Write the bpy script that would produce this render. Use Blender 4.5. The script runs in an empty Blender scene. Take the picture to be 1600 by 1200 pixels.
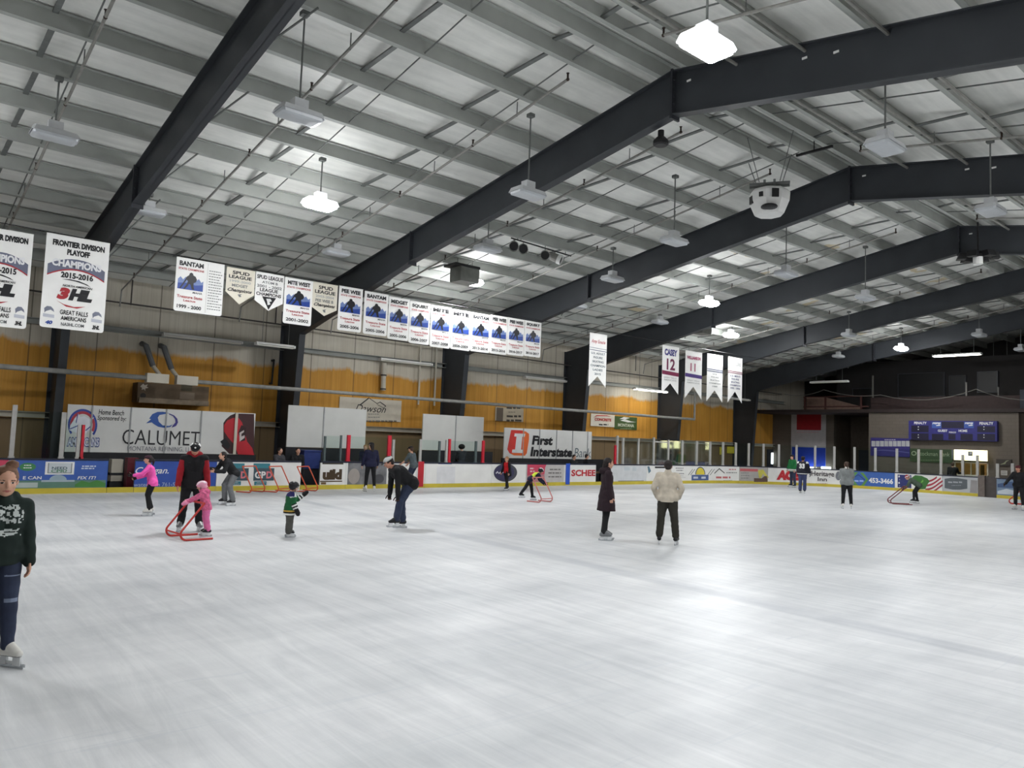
LAMP = 150; UPL = 0.08
ADDED_LAMPS = [(-1.6, 16.6), (4.4, 0.6), (16, 1.0), (27, 6.2), (33, 1.0)]
import bpy, bmesh, math, random
from mathutils import Vector, Matrix, noise, Euler
from mathutils.bvhtree import BVHTree
random.seed(7)
SC = bpy.context.scene
COL = SC.collection
PI = math.pi
def V(*a): return Vector(a)
# ------------------------------------------------------------------ camera
CAMH = 2.1
FPX, YAW, PITCH, ROLL = 1190.3, 0.866979335, 0.0719587639, 0.0369110275
_fw = V(math.cos(YAW)*math.cos(PITCH), math.sin(YAW)*math.cos(PITCH), math.sin(PITCH))
_r = V(math.sin(YAW), -math.cos(YAW), 0)
_u = _r.cross(_fw)
_c, _s = math.cos(ROLL), math.sin(ROLL)
RIGHT, UP = _c*_r+_s*_u, -_s*_r+_c*_u
CP = V(0, 0, CAMH)
def ray(px, py): return RIGHT*((px-800)/FPX) + UP*(-(py-600)/FPX) + _fw
def atX(px, py, X): d = ray(px, py); return CP+d*(X/d.x)
def atY(px, py, Y): d = ray(px, py); return CP+d*(Y/d.y)
def atZ(px, py, Z): d = ray(px, py); return CP+d*((Z-CAMH)/d.z)
cam = bpy.data.cameras.new('camera'); camo = bpy.data.objects.new('camera', cam); COL.objects.link(camo)
cam.sensor_width = 36; cam.lens = FPX/1600*36; cam.clip_end = 300; cam.clip_start = 0.05
m = Matrix((RIGHT, UP, -_fw)).transposed().to_4x4(); m.translation = CP
camo.matrix_world = m
SC.camera = camo
# ------------------------------------------------------------------ materials
MATS = {}
def srgb(r, g, b):
    f = lambda c: (c/255/12.92) if c/255 <= 0.04045 else ((c/255+0.055)/1.055)**2.4
    return (f(r), f(g), f(b))
def mat(name, col, rough=0.6, metal=0.0, var=0.12, scale=6.0, emit=None, estr=0.0, spec=0.4):
    """procedural material: base colour broken up by a soft noise"""
    if name in MATS: return MATS[name]
    M = bpy.data.materials.new(name); M.use_nodes = True; MATS[name] = M
    nt = M.node_tree; b = nt.nodes['Principled BSDF']
    b.inputs['Roughness'].default_value = rough; b.inputs['Metallic'].default_value = metal
    b.inputs['Specular IOR Level'].default_value = spec
    c = srgb(*col)
    if var > 0:
        tc = nt.nodes.new('ShaderNodeTexCoord'); nz = nt.nodes.new('ShaderNodeTexNoise')
        nz.inputs['Scale'].default_value = scale; nz.inputs['Detail'].default_value = 4
        rp = nt.nodes.new('ShaderNodeValToRGB')
        rp.color_ramp.elements[0].position = 0.3; rp.color_ramp.elements[1].position = 0.7
        rp.color_ramp.elements[0].color = (*[x*(1-var) for x in c], 1)
        rp.color_ramp.elements[1].color = (*[min(1, x*(1+var)) for x in c], 1)
        nt.links.new(tc.outputs['Object'], nz.inputs['Vector']); nt.links.new(nz.outputs['Fac'], rp.inputs['Fac'])
        nt.links.new(rp.outputs['Color'], b.inputs['Base Color'])
    else:
        b.inputs['Base Color'].default_value = (*c, 1)
    if emit:
        b.inputs['Emission Color'].default_value = (*srgb(*emit), 1); b.inputs['Emission Strength'].default_value = estr
    return M
def nodes(name):
    M = bpy.data.materials.new(name); M.use_nodes = True; MATS[name] = M
    return M, M.node_tree, M.node_tree.nodes['Principled BSDF']
class NT:
    def __init__(s, nt): s.nt = nt
    def new(s, t, **kw):
        n = s.nt.nodes.new('ShaderNode'+t)
        for k, v in kw.items():
            if k.startswith('i_'): n.inputs[k[2:].replace('_', ' ')].default_value = v
            else: setattr(n, k, v)
        return n
    def math(s, op, a, b=None, c=None):
        n = s.nt.nodes.new('ShaderNodeMath'); n.operation = op
        for i, x in enumerate((a, b, c)):
            if x is None: continue
            if isinstance(x, (int, float)): n.inputs[i].default_value = x
            else: s.nt.links.new(x, n.inputs[i])
        return n.outputs[0]
    def mix(s, fac, a, b):
        n = s.nt.nodes.new('ShaderNodeMix'); n.data_type = 'RGBA'
        for i, x in ((0, fac), (6, a), (7, b)):
            if isinstance(x, (int, float)): n.inputs[i].default_value = x
            elif isinstance(x, tuple): n.inputs[i].default_value = (*x, 1) if len(x) == 3 else x
            else: s.nt.links.new(x, n.inputs[i])
        return n.outputs[2]
    def link(s, a, b): s.nt.links.new(a, b)
# ------------------------------------------------------------------ mesh building
WO = {}          # world offset of an object
def wo(o): return WO.get(o.name, V(0, 0, 0)) if o else V(0, 0, 0)
def add_obj(name, me, parent=None, loc=None):
    o = bpy.data.objects.new(name, me); COL.objects.link(o)
    if parent is not None:
        o.parent = parent; WO[o.name] = wo(parent)
    else:
        o.location = loc or V(0, 0, 0); WO[o.name] = Vector(o.location)
    return o
def tag(o, label=None, cat=None, group=None, kind=None):
    if label: o['label'] = label
    if cat: o['category'] = cat
    if group: o['group'] = group
    if kind: o['kind'] = kind
    return o
def thing(name, label, cat, loc, group=None):
    o = bpy.data.objects.new(name, None); COL.objects.link(o); o.location = loc; o.empty_display_size = 0.2
    WO[o.name] = Vector(loc)
    return tag(o, label, cat, group)
class MB:
    def __init__(s): s.v = []; s.f = []; s.m = []; s.cur = 0
    def add(s, vs, fs):
        n = len(s.v); s.v += [Vector(x) for x in vs]
        for f in fs: s.f.append([i+n for i in f]); s.m.append(s.cur)
        return s
    def box(s, lo, hi):
        (a, b, c), (d, e, f) = lo, hi
        return s.add([(a,b,c),(d,b,c),(d,e,c),(a,e,c),(a,b,f),(d,b,f),(d,e,f),(a,e,f)],
                     [(3,2,1,0),(4,5,6,7),(0,1,5,4),(1,2,6,5),(2,3,7,6),(3,0,4,7)])
    def obox(s, c, ax, ay, az):
        """box from centre and three half-axis vectors"""
        c = Vector(c); ax, ay, az = Vector(ax), Vector(ay), Vector(az)
        vs = [c+ax*i+ay*j+az*k for k in (-1, 1) for (i, j) in ((-1,-1),(1,-1),(1,1),(-1,1))]
        return s.add(vs, [(3,2,1,0),(4,5,6,7),(0,1,5,4),(1,2,6,5),(2,3,7,6),(3,0,4,7)])
    def prism(s, pts, off):
        """closed polygon (3-D points) extruded by vector off"""
        n = len(pts); off = Vector(off); P = [Vector(p) for p in pts]
        return s.add(P+[p+off for p in P], [tuple(range(n-1, -1, -1)), tuple(range(n, 2*n))]+[(i, (i+1) % n, (i+1) % n+n, i+n) for i in range(n)])
    def tube(s, pts, r, seg=8, r2=None, closed=False, caps=True):
        P = [Vector(p) for p in pts]; n = len(P); rings = []
        prev = None
        for i, p in enumerate(P):
            if closed: t = (P[(i+1) % n]-P[i-1])
            else: t = (P[min(i+1, n-1)]-P[max(i-1, 0)])
            if t.length < 1e-9: t = V(0, 0, 1)
            t.normalize()
            if prev is None:
                a = V(0, 0, 1) if abs(t.z) < 0.9 else V(1, 0, 0)
                x = t.cross(a).normalized()
            else:
                x = (prev-t*prev.dot(t))
                x = x.normalized() if x.length > 1e-6 else t.orthogonal().normalized()
            prev = x; y = t.cross(x)
            rr = r if r2 is None else r+(r2-r)*i/max(1, n-1)
            if isinstance(r, (list, tuple)): rr = r[i]
            rings.append([p+x*(rr*math.cos(2*PI*k/seg))+y*(rr*math.sin(2*PI*k/seg)) for k in range(seg)])
        vs = [v for R in rings for v in R]; fs = []
        for i in range(n if closed else n-1):
            j = (i+1) % n
            for k in range(seg):
                l = (k+1) % seg
                fs.append((i*seg+k, i*seg+l, j*seg+l, j*seg+k))
        if caps and not closed:
            fs.append(tuple(range(seg-1, -1, -1))); fs.append(tuple((n-1)*seg+k for k in range(seg)))
        return s.add(vs, fs)
    def loft(s, rings, caps=True):
        n = len(rings); seg = len(rings[0]); vs = [v for R in rings for v in R]; fs = []
        for i in range(n-1):
            for k in range(seg):
                l = (k+1) % seg; fs.append((i*seg+k, i*seg+l, (i+1)*seg+l, (i+1)*seg+k))
        if caps: fs.append(tuple(range(seg-1, -1, -1))); fs.append(tuple((n-1)*seg+k for k in range(seg)))
        return s.add(vs, fs)
    def ellipsoid(s, c, r, seg=16, rings=10, R=None):
        c = Vector(c); vs = [V(0, 0, -r[2])]; fs = []
        for i in range(1, rings):
            a = -PI/2+PI*i/rings
            for k in range(seg):
                b = 2*PI*k/seg; vs.append(V(r[0]*math.cos(a)*math.cos(b), r[1]*math.cos(a)*math.sin(b), r[2]*math.sin(a)))
        vs.append(V(0, 0, r[2])); top = len(vs)-1
        for k in range(seg):
            l = (k+1) % seg
            fs.append((0, 1+l, 1+k)); fs.append((top, top-seg+k, top-seg+l))
            for i in range(rings-2): fs.append((1+i*seg+k, 1+i*seg+l, 1+(i+1)*seg+l, 1+(i+1)*seg+k))
        if R is not None: vs = [R @ v for v in vs]
        return s.add([c+v for v in vs], fs)
    def capsule(s, a, b, ra, rb, seg=12):
        a, b = Vector(a), Vector(b); t = b-a; L = t.length
        if L < 1e-6: return s.ellipsoid(a, (ra, ra, ra), seg)
        t /= L; pts = []; rs = []
        for i in range(1, 5):
            q = -PI/2+PI/2*i/4; pts.append(a+t*(ra*math.sin(q))); rs.append(max(1e-4, ra*math.cos(q)))
        for i in range(0, 4):
            q = PI/2*i/4; pts.append(b+t*(rb*math.sin(q))); rs.append(max(1e-4, rb*math.cos(q)))
        return s.tube(pts, rs, seg)
    def build(s, name, mats, parent=None, smooth=False, loc=None):
        me = bpy.data.meshes.new(name)
        off = wo(parent) if parent is not None else Vector(loc or (0, 0, 0))
        me.from_pydata([v-off for v in s.v], [], s.f)
        if not isinstance(mats, (list, tuple)): mats = [mats]
        for M in mats: me.materials.append(M)
        if len(mats) > 1: me.polygons.foreach_set('material_index', s.m)
        me.update()
        if smooth:
            for p in me.polygons: p.use_smooth = True
        return add_obj(name, me, parent, off)
def fix_normals(o):
    bm = bmesh.new(); bm.from_mesh(o.data); bmesh.ops.recalc_face_normals(bm, faces=bm.faces); bm.to_mesh(o.data); bm.free()
# ------------------------------------------------------------------ lettering and graphics laid on real surfaces
class SurfY:      # plane Y = c seen from smaller Y (left wall side); u = X
    def __init__(s, Y): s.c = Y
    def uv(s, px, py): p = atY(px, py, s.c); return p.x, p.z
    def map(s, u, v, d): return V(u, s.c-d, v)
class SurfX:      # plane X = c seen from smaller X (far end); u = -Y
    def __init__(s, X): s.c = X
    def uv(s, px, py): p = atX(px, py, s.c); return -p.y, p.z
    def map(s, u, v, d): return V(s.c-d, -u, v)
# rink boards path
BY, BX, BR = 25.9, 44.5, 8.5
S1 = BX-BR; S2 = S1+BR*PI/2; Z_BOARD = 1.03
def path(s):
    if s <= S1: return V(s, BY, 0), V(0, -1, 0), V(1, 0, 0)
    if s <= S2:
        a = (s-S1)/BR; n = V(-math.sin(a), -math.cos(a), 0)
        return V(S1, BY-BR, 0)-n*BR, n, V(math.cos(a), -math.sin(a), 0)
    return V(BX, BY-BR-(s-S2), 0), V(-1, 0, 0), V(0, -1, 0)
_tab = []
def _proj(P):
    q = P-CP; z = q.dot(_fw); return 800+FPX*q.dot(RIGHT)/z, 600-FPX*q.dot(UP)/z
for i in range(-30, 640):
    s_ = i*0.1; p_, n_, t_ = path(s_)
    if (p_-CP).dot(_fw) > 1: _tab.append((s_, _proj(p_+V(0, 0, 0.5))[0]))
def s_at(px):
    for (a, xa), (b, xb) in zip(_tab, _tab[1:]):
        if xa <= px <= xb: return a+(b-a)*(px-xa)/(xb-xa)
    return _tab[0][0] if px < _tab[0][1] else _tab[-1][0]
class SurfB:      # face of the dasher boards
    def uv(s, px, py):
        q = s_at(px); p, n, t = path(q); d = ray(px, py)
        k = math.hypot(p.x, p.y)/math.hypot(d.x, d.y); return q, CAMH+d.z*k
    def map(s, u, v, d): p, n, t = path(u); return p+n*d+V(0, 0, v)
BOARD = SurfB()
_tcache = {}
def text_geo(txt, shear=0.0, bold=0.0, spacing=1.0):
    key = (txt, shear, bold, spacing)
    if key in _tcache: return _tcache[key]
    cu = bpy.data.curves.new('t', 'FONT'); cu.body = txt; cu.shear = shear; cu.offset = bold; cu.resolution_u = 3; cu.space_character = spacing
    cu.fill_mode = 'FRONT'
    o = bpy.data.objects.new('t', cu)
    me = bpy.data.meshes.new_from_object(o)
    vs = [v.co.copy() for v in me.vertices]; fs = [tuple(p.vertices) for p in me.polygons]
    bpy.data.objects.remove(o); bpy.data.curves.remove(cu); bpy.data.meshes.remove(me)
    x0 = min(v.x for v in vs); x1 = max(v.x for v in vs); y0 = min(v.y for v in vs); y1 = max(v.y for v in vs)
    vs = [((v.x-x0)/(x1-x0), (v.y-y0)/max(1e-6, y1-y0)) for v in vs]
    _tcache[key] = (vs, fs); return vs, fs
DEC = 0.008
def txt(surf, parent, text, xl, xr, yt, yb, M, shear=0.0, bold=0.02, name='lettering', d=DEC, skew=0.0, mb=None):
    """lettering that fills the pixel box xl..xr / yt..yb on the surface"""
    xm = (xl+xr)/2
    u0, _ = surf.uv(xl, (yt+yb)/2-skew/2); u1, _ = surf.uv(xr, (yt+yb)/2+skew/2); _, v1 = surf.uv(xm, yt); _, v0 = surf.uv(xm, yb)
    vs, fs = text_geo(text, shear, bold)
    own = mb is None
    mb = mb or MB()
    mb.add([surf.map(u0+(u1-u0)*a, v0+(v1-v0)*b, d) for a, b in vs], fs)
    if own: return mb.build(name, M, parent)
def txtuv(surf, parent, text, u0, u1, v0, v1, M, shear=0.0, bold=0.02, name='lettering', d=DEC, mb=None):
    vs, fs = text_geo(text, shear, bold)
    own = mb is None; mb = mb or MB()
    mb.add([surf.map(u0+(u1-u0)*a, v0+(v1-v0)*b, d) for a, b in vs], fs)
    if own: return mb.build(name, M, parent)
def polyuv(surf, parent, pts, M, name='printed_panel', d=DEC/2, th=0.002, mb=None):
    own = mb is None; mb = mb or MB()
    mb.add([surf.map(u, v, d) for u, v in pts], [tuple(range(len(pts)))])
    if own: return mb.build(name, M, parent)
def poly(surf, parent, pts, M, name='printed_panel', d=DEC/2, mb=None):
    return polyuv(surf, parent, [surf.uv(*p) for p in pts], M, name, d, mb=mb)
def rect(surf, parent, xl, xr, yt, yb, M, name='printed_panel', d=DEC/2, mb=None):
    xm = (xl+xr)/2; ym = (yt+yb)/2
    u0 = surf.uv(xl, ym)[0]; u1 = surf.uv(xr, ym)[0]; v1 = surf.uv(xm, yt)[1]; v0 = surf.uv(xm, yb)[1]
    return rectuv(surf, parent, u0, u1, v0, v1, M, name, d, mb)
def rectuv(surf, parent, u0, u1, v0, v1, M, name='printed_panel', d=DEC/2, mb=None):
    own = mb is None; mb = mb or MB()
    n = max(1, int(abs(u1-u0)/0.4)) if surf is BOARD else 1
    vs = []; fs = []
    for i in range(n+1):
        u = u0+(u1-u0)*i/n; vs += [surf.map(u, v0, d), surf.map(u, v1, d)]
    for i in range(n): fs.append((2*i, 2*i+2, 2*i+3, 2*i+1))
    mb.add(vs, fs)
    if own: return mb.build(name, M, parent)
def ell(surf, parent, cx, cy, rx, ry, M, name='printed_disc', d=DEC/2, a0=0, a1=360, inner=0.0, mb=None):
    """filled ellipse or ring sector given in pixels"""
    n = 28; out = []
    for i in range(n+1):
        a = math.radians(a0+(a1-a0)*i/n); out.append((cx+rx*math.cos(a), cy-ry*math.sin(a)))
    own = mb is None; mb = mb or MB()
    if inner > 0:
        inn = [(cx+(x-cx)*inner, cy+(y-cy)*inner) for x, y in out]
        mb.add([surf.map(*surf.uv(*p), d) for p in out+inn], [(i, i+1, n+2+i, n+1+i) for i in range(n)])
    else:
        mb.add([surf.map(*surf.uv(*p), d) for p in out], [tuple(range(n+1))])
    if own: return mb.build(name, M, parent)
ORD = ['first', 'second', 'third', 'fourth', 'fifth', 'sixth', 'seventh', 'eighth', 'ninth', 'tenth', 'eleventh', 'twelfth', 'thirteenth', 'fourteenth', 'fifteenth', 'sixteenth']
# ================================================================== THE BUILDING
XF = [-3.25+8*k for k in range(7)]            # frame stations; 1..6 are in view
YR, ZR, SL, SRR = 9.97, 10.1, 0.164, 0.18
YW, YWR = 29.45, -9.6
XB, XE = -10.5, 54.0
def zt(y): return ZR-SL*(y-YR) if y >= YR else ZR-SRR*(YR-y)
PUR = 0.33
def atSlope(px, py, off=0.0):
    d = ray(px, py); out = None
    for sg, sl in ((1, SL), (-1, SRR)):
        t = (ZR+off+sg*sl*YR-CAMH)/(d.z+sg*sl*d.y); P = CP+d*t
        if t > 0 and (P.y-YR)*sg >= 0: out = P
    return out
# ---- materials of the shell
M_ice, nt, bs = nodes('ice'); N = NT(nt)
tc = N.new('TexCoord'); sp = N.new('SeparateXYZ'); N.link(tc.outputs['Object'], sp.inputs[0])
mp = N.new('Mapping'); mp.inputs['Scale'].default_value = (0.35, 0.9, 1); mp.inputs['Rotation'].default_value = (0, 0, 0.5); N.link(tc.outputs['Object'], mp.inputs[0])
n1 = N.new('TexNoise', i_Scale=0.6, i_Detail=6.0, i_Roughness=0.6); N.link(mp.outputs[0], n1.inputs['Vector'])
mp2 = N.new('Mapping'); mp2.inputs['Scale'].default_value = (3, 0.25, 1); mp2.inputs['Rotation'].default_value = (0, 0, -0.7); N.link(tc.outputs['Object'], mp2.inputs[0])
n2 = N.new('TexNoise', i_Scale=1.4, i_Detail=8.0, i_Roughness=0.7, i_Distortion=1.2); N.link(mp2.outputs[0], n2.inputs['Vector'])
f = N.math('ADD', N.math('MULTIPLY', n1.outputs['Fac'], 0.6), N.math('MULTIPLY', n2.outputs['Fac'], 0.4))
r = N.new('ValToRGB'); r.color_ramp.elements[0].position = 0.36; r.color_ramp.elements[1].position = 0.62
r.color_ramp.elements[0].color = (*srgb(188, 191, 194), 1); r.color_ramp.elements[1].color = (*srgb(230, 231, 232), 1)
N.link(f, r.inputs['Fac'])
# skate scratches
mp3 = N.new('Mapping'); mp3.inputs['Scale'].default_value = (0.5, 9, 1); mp3.inputs['Rotation'].default_value = (0, 0, 0.25); N.link(tc.outputs['Object'], mp3.inputs[0])
n3 = N.new('TexNoise', i_Scale=1.0, i_Detail=5.0, i_Distortion=2.0); N.link(mp3.outputs[0], n3.inputs['Vector'])
scr = N.math('MULTIPLY', N.math('SMOOTHSTEP', n3.outputs['Fac'], 0.60, 0.70) if False else N.math('GREATER_THAN', n3.outputs['Fac'], 0.64), 0.22)
c1 = N.mix(scr, r.outputs['Color'], srgb(190, 196, 203))
# faded blue and red lines under the ice, worn away in patches
def line(x0, slope, w, px_):
    xx = N.math('SUBTRACT', sp.outputs[0], N.math('ADD', x0, N.math('MULTIPLY', N.math('SUBTRACT', sp.outputs[1], 11.0), slope)))
    a = N.math('ABSOLUTE', xx); mr = N.new('MapRange'); mr.inputs['From Min'].default_value = w*0.5; mr.inputs['From Max'].default_value = w*1.15
    mr.inputs['To Min'].default_value = px_; mr.inputs['To Max'].default_value = 0; N.link(a, mr.inputs['Value'])
    n4 = N.new('TexNoise', i_Scale=0.35, i_Detail=3.0); N.link(tc.outputs['Object'], n4.inputs['Vector'])
    m2 = N.new('MapRange'); m2.inputs['From Min'].default_value = 0.35; m2.inputs['From Max'].default_value = 0.6; N.link(n4.outputs['Fac'], m2.inputs['Value'])
    return N.math('MULTIPLY', mr.outputs[0], m2.outputs[0])
c2 = N.mix(line(9.75, 0.055, 0.22, 0.34), c1, srgb(150, 156, 166))
c3 = N.mix(line(17.3, 0.0, 0.13, 0.3), c2, srgb(140, 146, 156))
N.link(c3, bs.inputs['Base Color']); bs.inputs['Roughness'].default_value = 0.42; bs.inputs['Specular IOR Level'].default_value = 0.22
bp = N.new('Bump', i_Strength=0.03, i_Distance=0.05); N.link(n2.outputs['Fac'], bp.inputs['Height']); N.link(bp.outputs[0], bs.inputs['Normal'])

M_conc = mat('concrete', (96, 92, 88), 0.9, var=0.2, scale=0.8)
M_ins, nt, bs = nodes('roof_insulation'); N = NT(nt)
tc = N.new('TexCoord'); n1 = N.new('TexNoise', i_Scale=0.5, i_Detail=5.0, i_Roughness=0.65); N.link(tc.outputs['Object'], n1.inputs['Vector'])
mp = N.new('Mapping'); mp.inputs['Scale'].default_value = (0.5, 5, 1); N.link(tc.outputs['Object'], mp.inputs[0])
n2 = N.new('TexNoise', i_Scale=1.2, i_Detail=4.0); N.link(mp.outputs[0], n2.inputs['Vector'])
f = N.math('ADD', N.math('MULTIPLY', n1.outputs['Fac'], 0.6), N.math('MULTIPLY', n2.outputs['Fac'], 0.4))
r = N.new('ValToRGB'); r.color_ramp.elements[0].position = 0.36; r.color_ramp.elements[1].position = 0.6
r.color_ramp.elements[0].color = (*srgb(208, 209, 204), 1); r.color_ramp.elements[1].color = (*srgb(234, 234, 229), 1); N.link(f, r.inputs[0])
# a few yellowed patches at the far end where the facing has let water through
sp = N.new('SeparateXYZ'); N.link(tc.outputs['Object'], sp.inputs[0])
n5 = N.new('TexNoise', i_Scale=0.55, i_Detail=3.0); N.link(tc.outputs['Object'], n5.inputs['Vector'])
st = N.math('MULTIPLY', N.math('GREATER_THAN', n5.outputs['Fac'], 0.66), N.math('GREATER_THAN', sp.outputs[0], 22.0))
N.link(N.mix(N.math('MULTIPLY', st, 0.5), r.outputs['Color'], srgb(190, 160, 70)), bs.inputs['Base Color'])
bs.inputs['Roughness'].default_value = 0.55
bp = N.new('Bump', i_Strength=0.25, i_Distance=0.05); N.link(n2.outputs['Fac'], bp.inputs['Height']); N.link(bp.outputs[0], bs.inputs['Normal'])

M_frame = mat('frame_steel', (54, 57, 61), 0.5, var=0.10, scale=1.2, spec=0.3)
M_plate = mat('splice_plate', (48, 50, 55), 0.5, var=0.1, spec=0.3)
M_pur = mat('purlin_steel', (158, 161, 156), 0.55, var=0.14, scale=1.0, spec=0.3)
M_strap = mat('bridging_steel', (104, 107, 105), 0.55, var=0.15, spec=0.3)
M_pipe = mat('sprinkler_pipe', (136, 135, 130), 0.45, var=0.15, spec=0.4)
M_pipedark = mat('old_black_pipe', (70, 66, 62), 0.5, var=0.15)
M_brass = mat('sprinkler_head', (60, 48, 42), 0.4, metal=0.6)
M_blk = mat('black_metal', (24, 24, 26), 0.5, var=0.1)
M_wht = mat('white_paint', (225, 225, 222), 0.45, var=0.04)
M_offw = mat('cream_paint', (190, 184, 170), 0.6, var=0.08, scale=1.5)
# left wall: cream facing above, ochre boards showing below a torn edge
M_wall, nt, bs = nodes('left_wall'); N = NT(nt)
tc = N.new('TexCoord'); sp = N.new('SeparateXYZ'); N.link(tc.outputs['Object'], sp.inputs[0])
mpw = N.new('Mapping'); mpw.inputs['Scale'].default_value = (0.55, 0, 0); N.link(tc.outputs['Object'], mpw.inputs[0])
nw = N.new('TexNoise', i_Scale=1.0, i_Detail=5.0, i_Roughness=0.55); N.link(mpw.outputs[0], nw.inputs['Vector'])
mps = N.new('Mapping'); mps.inputs['Scale'].default_value = (9, 1, 0.25); N.link(tc.outputs['Object'], mps.inputs[0])
ns = N.new('TexNoise', i_Scale=1.0, i_Detail=5.0, i_Roughness=0.6); N.link(mps.outputs[0], ns.inputs['Vector'])
nb = N.new('TexNoise', i_Scale=0.7, i_Detail=4.0); N.link(tc.outputs['Object'], nb.inputs['Vector'])
edge = N.math('ADD', 4.05, N.math('ADD', N.math('MULTIPLY', nw.outputs['Fac'], 1.0), N.math('MULTIPLY', ns.outputs['Fac'], 0.3)))
mr = N.new('MapRange'); mr.inputs['From Min'].default_value = -0.06; mr.inputs['From Max'].default_value = 0.12; N.link(N.math('SUBTRACT', sp.outputs[2], edge), mr.inputs['Value'])
ro = N.new('ValToRGB'); ro.color_ramp.elements[0].position = 0.3; ro.color_ramp.elements[1].position = 0.7
ro.color_ramp.elements[0].color = (*srgb(176, 122, 42), 1); ro.color_ramp.elements[1].color = (*srgb(212, 158, 70), 1)
N.link(N.math('ADD', N.math('MULTIPLY', ns.outputs['Fac'], 0.6), N.math('MULTIPLY', nb.outputs['Fac'], 0.4)), ro.inputs[0])
rc = N.new('ValToRGB'); rc.color_ramp.elements[0].position = 0.3; rc.color_ramp.elements[1].position = 0.7
rc.color_ramp.elements[0].color = (*srgb(184, 176, 160), 1); rc.color_ramp.elements[1].color = (*srgb(212, 206, 192), 1)
N.link(N.math('ADD', N.math('MULTIPLY', ns.outputs['Fac'], 0.5), N.math('MULTIPLY', nb.outputs['Fac'], 0.5)), rc.inputs[0])
cw = N.mix(mr.outputs[0], ro.outputs['Color'], rc.outputs['Color'])
# plywood strip along the foot of the wall
nf = N.math('LESS_THAN', sp.outputs[2], 2.2)
cw = N.mix(nf, cw, srgb(128, 108, 80))
# seams between sheets
fx = N.math('FRACT', N.math('DIVIDE', sp.outputs[0], 2.0)); sm = N.math('LESS_THAN', fx, 0.02)
cw = N.mix(N.math('MULTIPLY', sm, 0.6), cw, srgb(70, 62, 50))
fy = N.math('FRACT', N.math('DIVIDE', sp.outputs[0], 0.333)); sy = N.math('LESS_THAN', fy, 0.06)
cw = N.mix(N.math('MULTIPLY', sy, 0.16), cw, srgb(80, 74, 60))
N.link(cw, bs.inputs['Base Color']); bs.inputs['Roughness'].default_value = 0.6; bs.inputs['Specular IOR Level'].default_value = 0.25
bpw = N.new('Bump', i_Strength=0.2, i_Distance=0.04); N.link(ns.outputs['Fac'], bpw.inputs['Height']); N.link(bpw.outputs[0], bs.inputs['Normal'])

M_block, nt, bs = nodes('block_wall'); N = NT(nt)
tc = N.new('TexCoord'); sp = N.new('SeparateXYZ'); N.link(tc.outputs['Object'], sp.inputs[0])
cb = N.new('CombineXYZ'); N.link(sp.outputs[1], cb.inputs[0]); N.link(sp.outputs[2], cb.inputs[1])
br = N.new('TexBrick'); br.inputs['Scale'].default_value = 1.0; br.inputs['Brick Width'].default_value = 0.4; br.inputs['Row Height'].default_value = 0.2
br.inputs['Mortar Size'].default_value = 0.012; br.inputs['Color1'].default_value = (*srgb(100, 91, 82), 1); br.inputs['Color2'].default_value = (*srgb(96, 88, 79), 1); br.inputs['Mortar'].default_value = (*srgb(92, 84, 75), 1)
N.link(cb.outputs[0], br.inputs['Vector']); N.link(br.outputs['Color'], bs.inputs['Base Color']); bs.inputs['Roughness'].default_value = 0.8

# ---- floor, ceiling, walls
ice = MB()
pts = []
s = -16.0
while s <= S2+22:
    p, n, t = path(s); pts.append(p); s += 0.5 if (s < S1-1 or s > S2+1) else 0.25
pts += [V(BX, -0.4, 0), V(-16, -0.4, 0)]
ice.add(pts, [tuple(range(len(pts)))])
o = ice.build('floor', M_ice); tag(o, 'white scuffed ice surface of the rink', 'ice', kind='structure')
o = MB().box((-16.5, YWR-0.1, -0.3), (XE+0.5, YW+0.1, -0.03)).build('floor', M_conc); tag(o, 'grey concrete slab around the ice', 'floor', kind='structure')
def roof_slab(y0, y1, ext):
    b = MB(); z0, z1 = zt(y0)+PUR, zt(y1)+PUR
    b.prism([(-16.5, y0, z0), (-16.5, y1, z1), (-16.5, y1, z1+0.15), (-16.5, y0, z0+0.15)], (XE+16.8, 0, 0)); return b
o = roof_slab(YR, YW+0.1, 1).build('ceiling', M_ins); tag(o, 'pale insulated roof lining, left slope', 'ceiling', kind='structure')
o = roof_slab(YWR-0.1, YR, 1).build('ceiling', M_ins); tag(o, 'pale insulated roof lining, right slope', 'ceiling', kind='structure')
zw = zt(YW)+PUR
o = MB().box((-16.5, YW, -0.3), (XE+0.3, YW+0.15, zw)).build('wall_left', M_wall); tag(o, 'left wall, cream above and ochre below a torn edge', 'wall', kind='structure')
o = MB().box((-16.5, YWR-0.15, -0.3), (XE+0.3, YWR, zt(YWR)+PUR)).build('wall_right', M_offw); tag(o, 'right wall out of the frame', 'wall', kind='structure')
def gable(x0, x1, name, M, lab):
    b = MB(); b.prism([(x0, YWR-0.1, -0.3), (x0, YW+0.1, -0.3), (x0, YW+0.1, zw), (x0, YR, ZR+PUR), (x0, YWR-0.1, zt(YWR)+PUR)], (x1-x0, 0, 0))
    o = b.build(name, M); tag(o, lab, 'wall', kind='structure')
gable(-16.5, -16.3, 'wall_back', M_offw, 'near gable wall behind the viewpoint')
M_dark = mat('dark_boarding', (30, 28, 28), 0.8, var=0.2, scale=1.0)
gable(XE, XE+0.2, 'wall_end', M_dark, 'dark far gable wall above the mezzanine')

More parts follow.
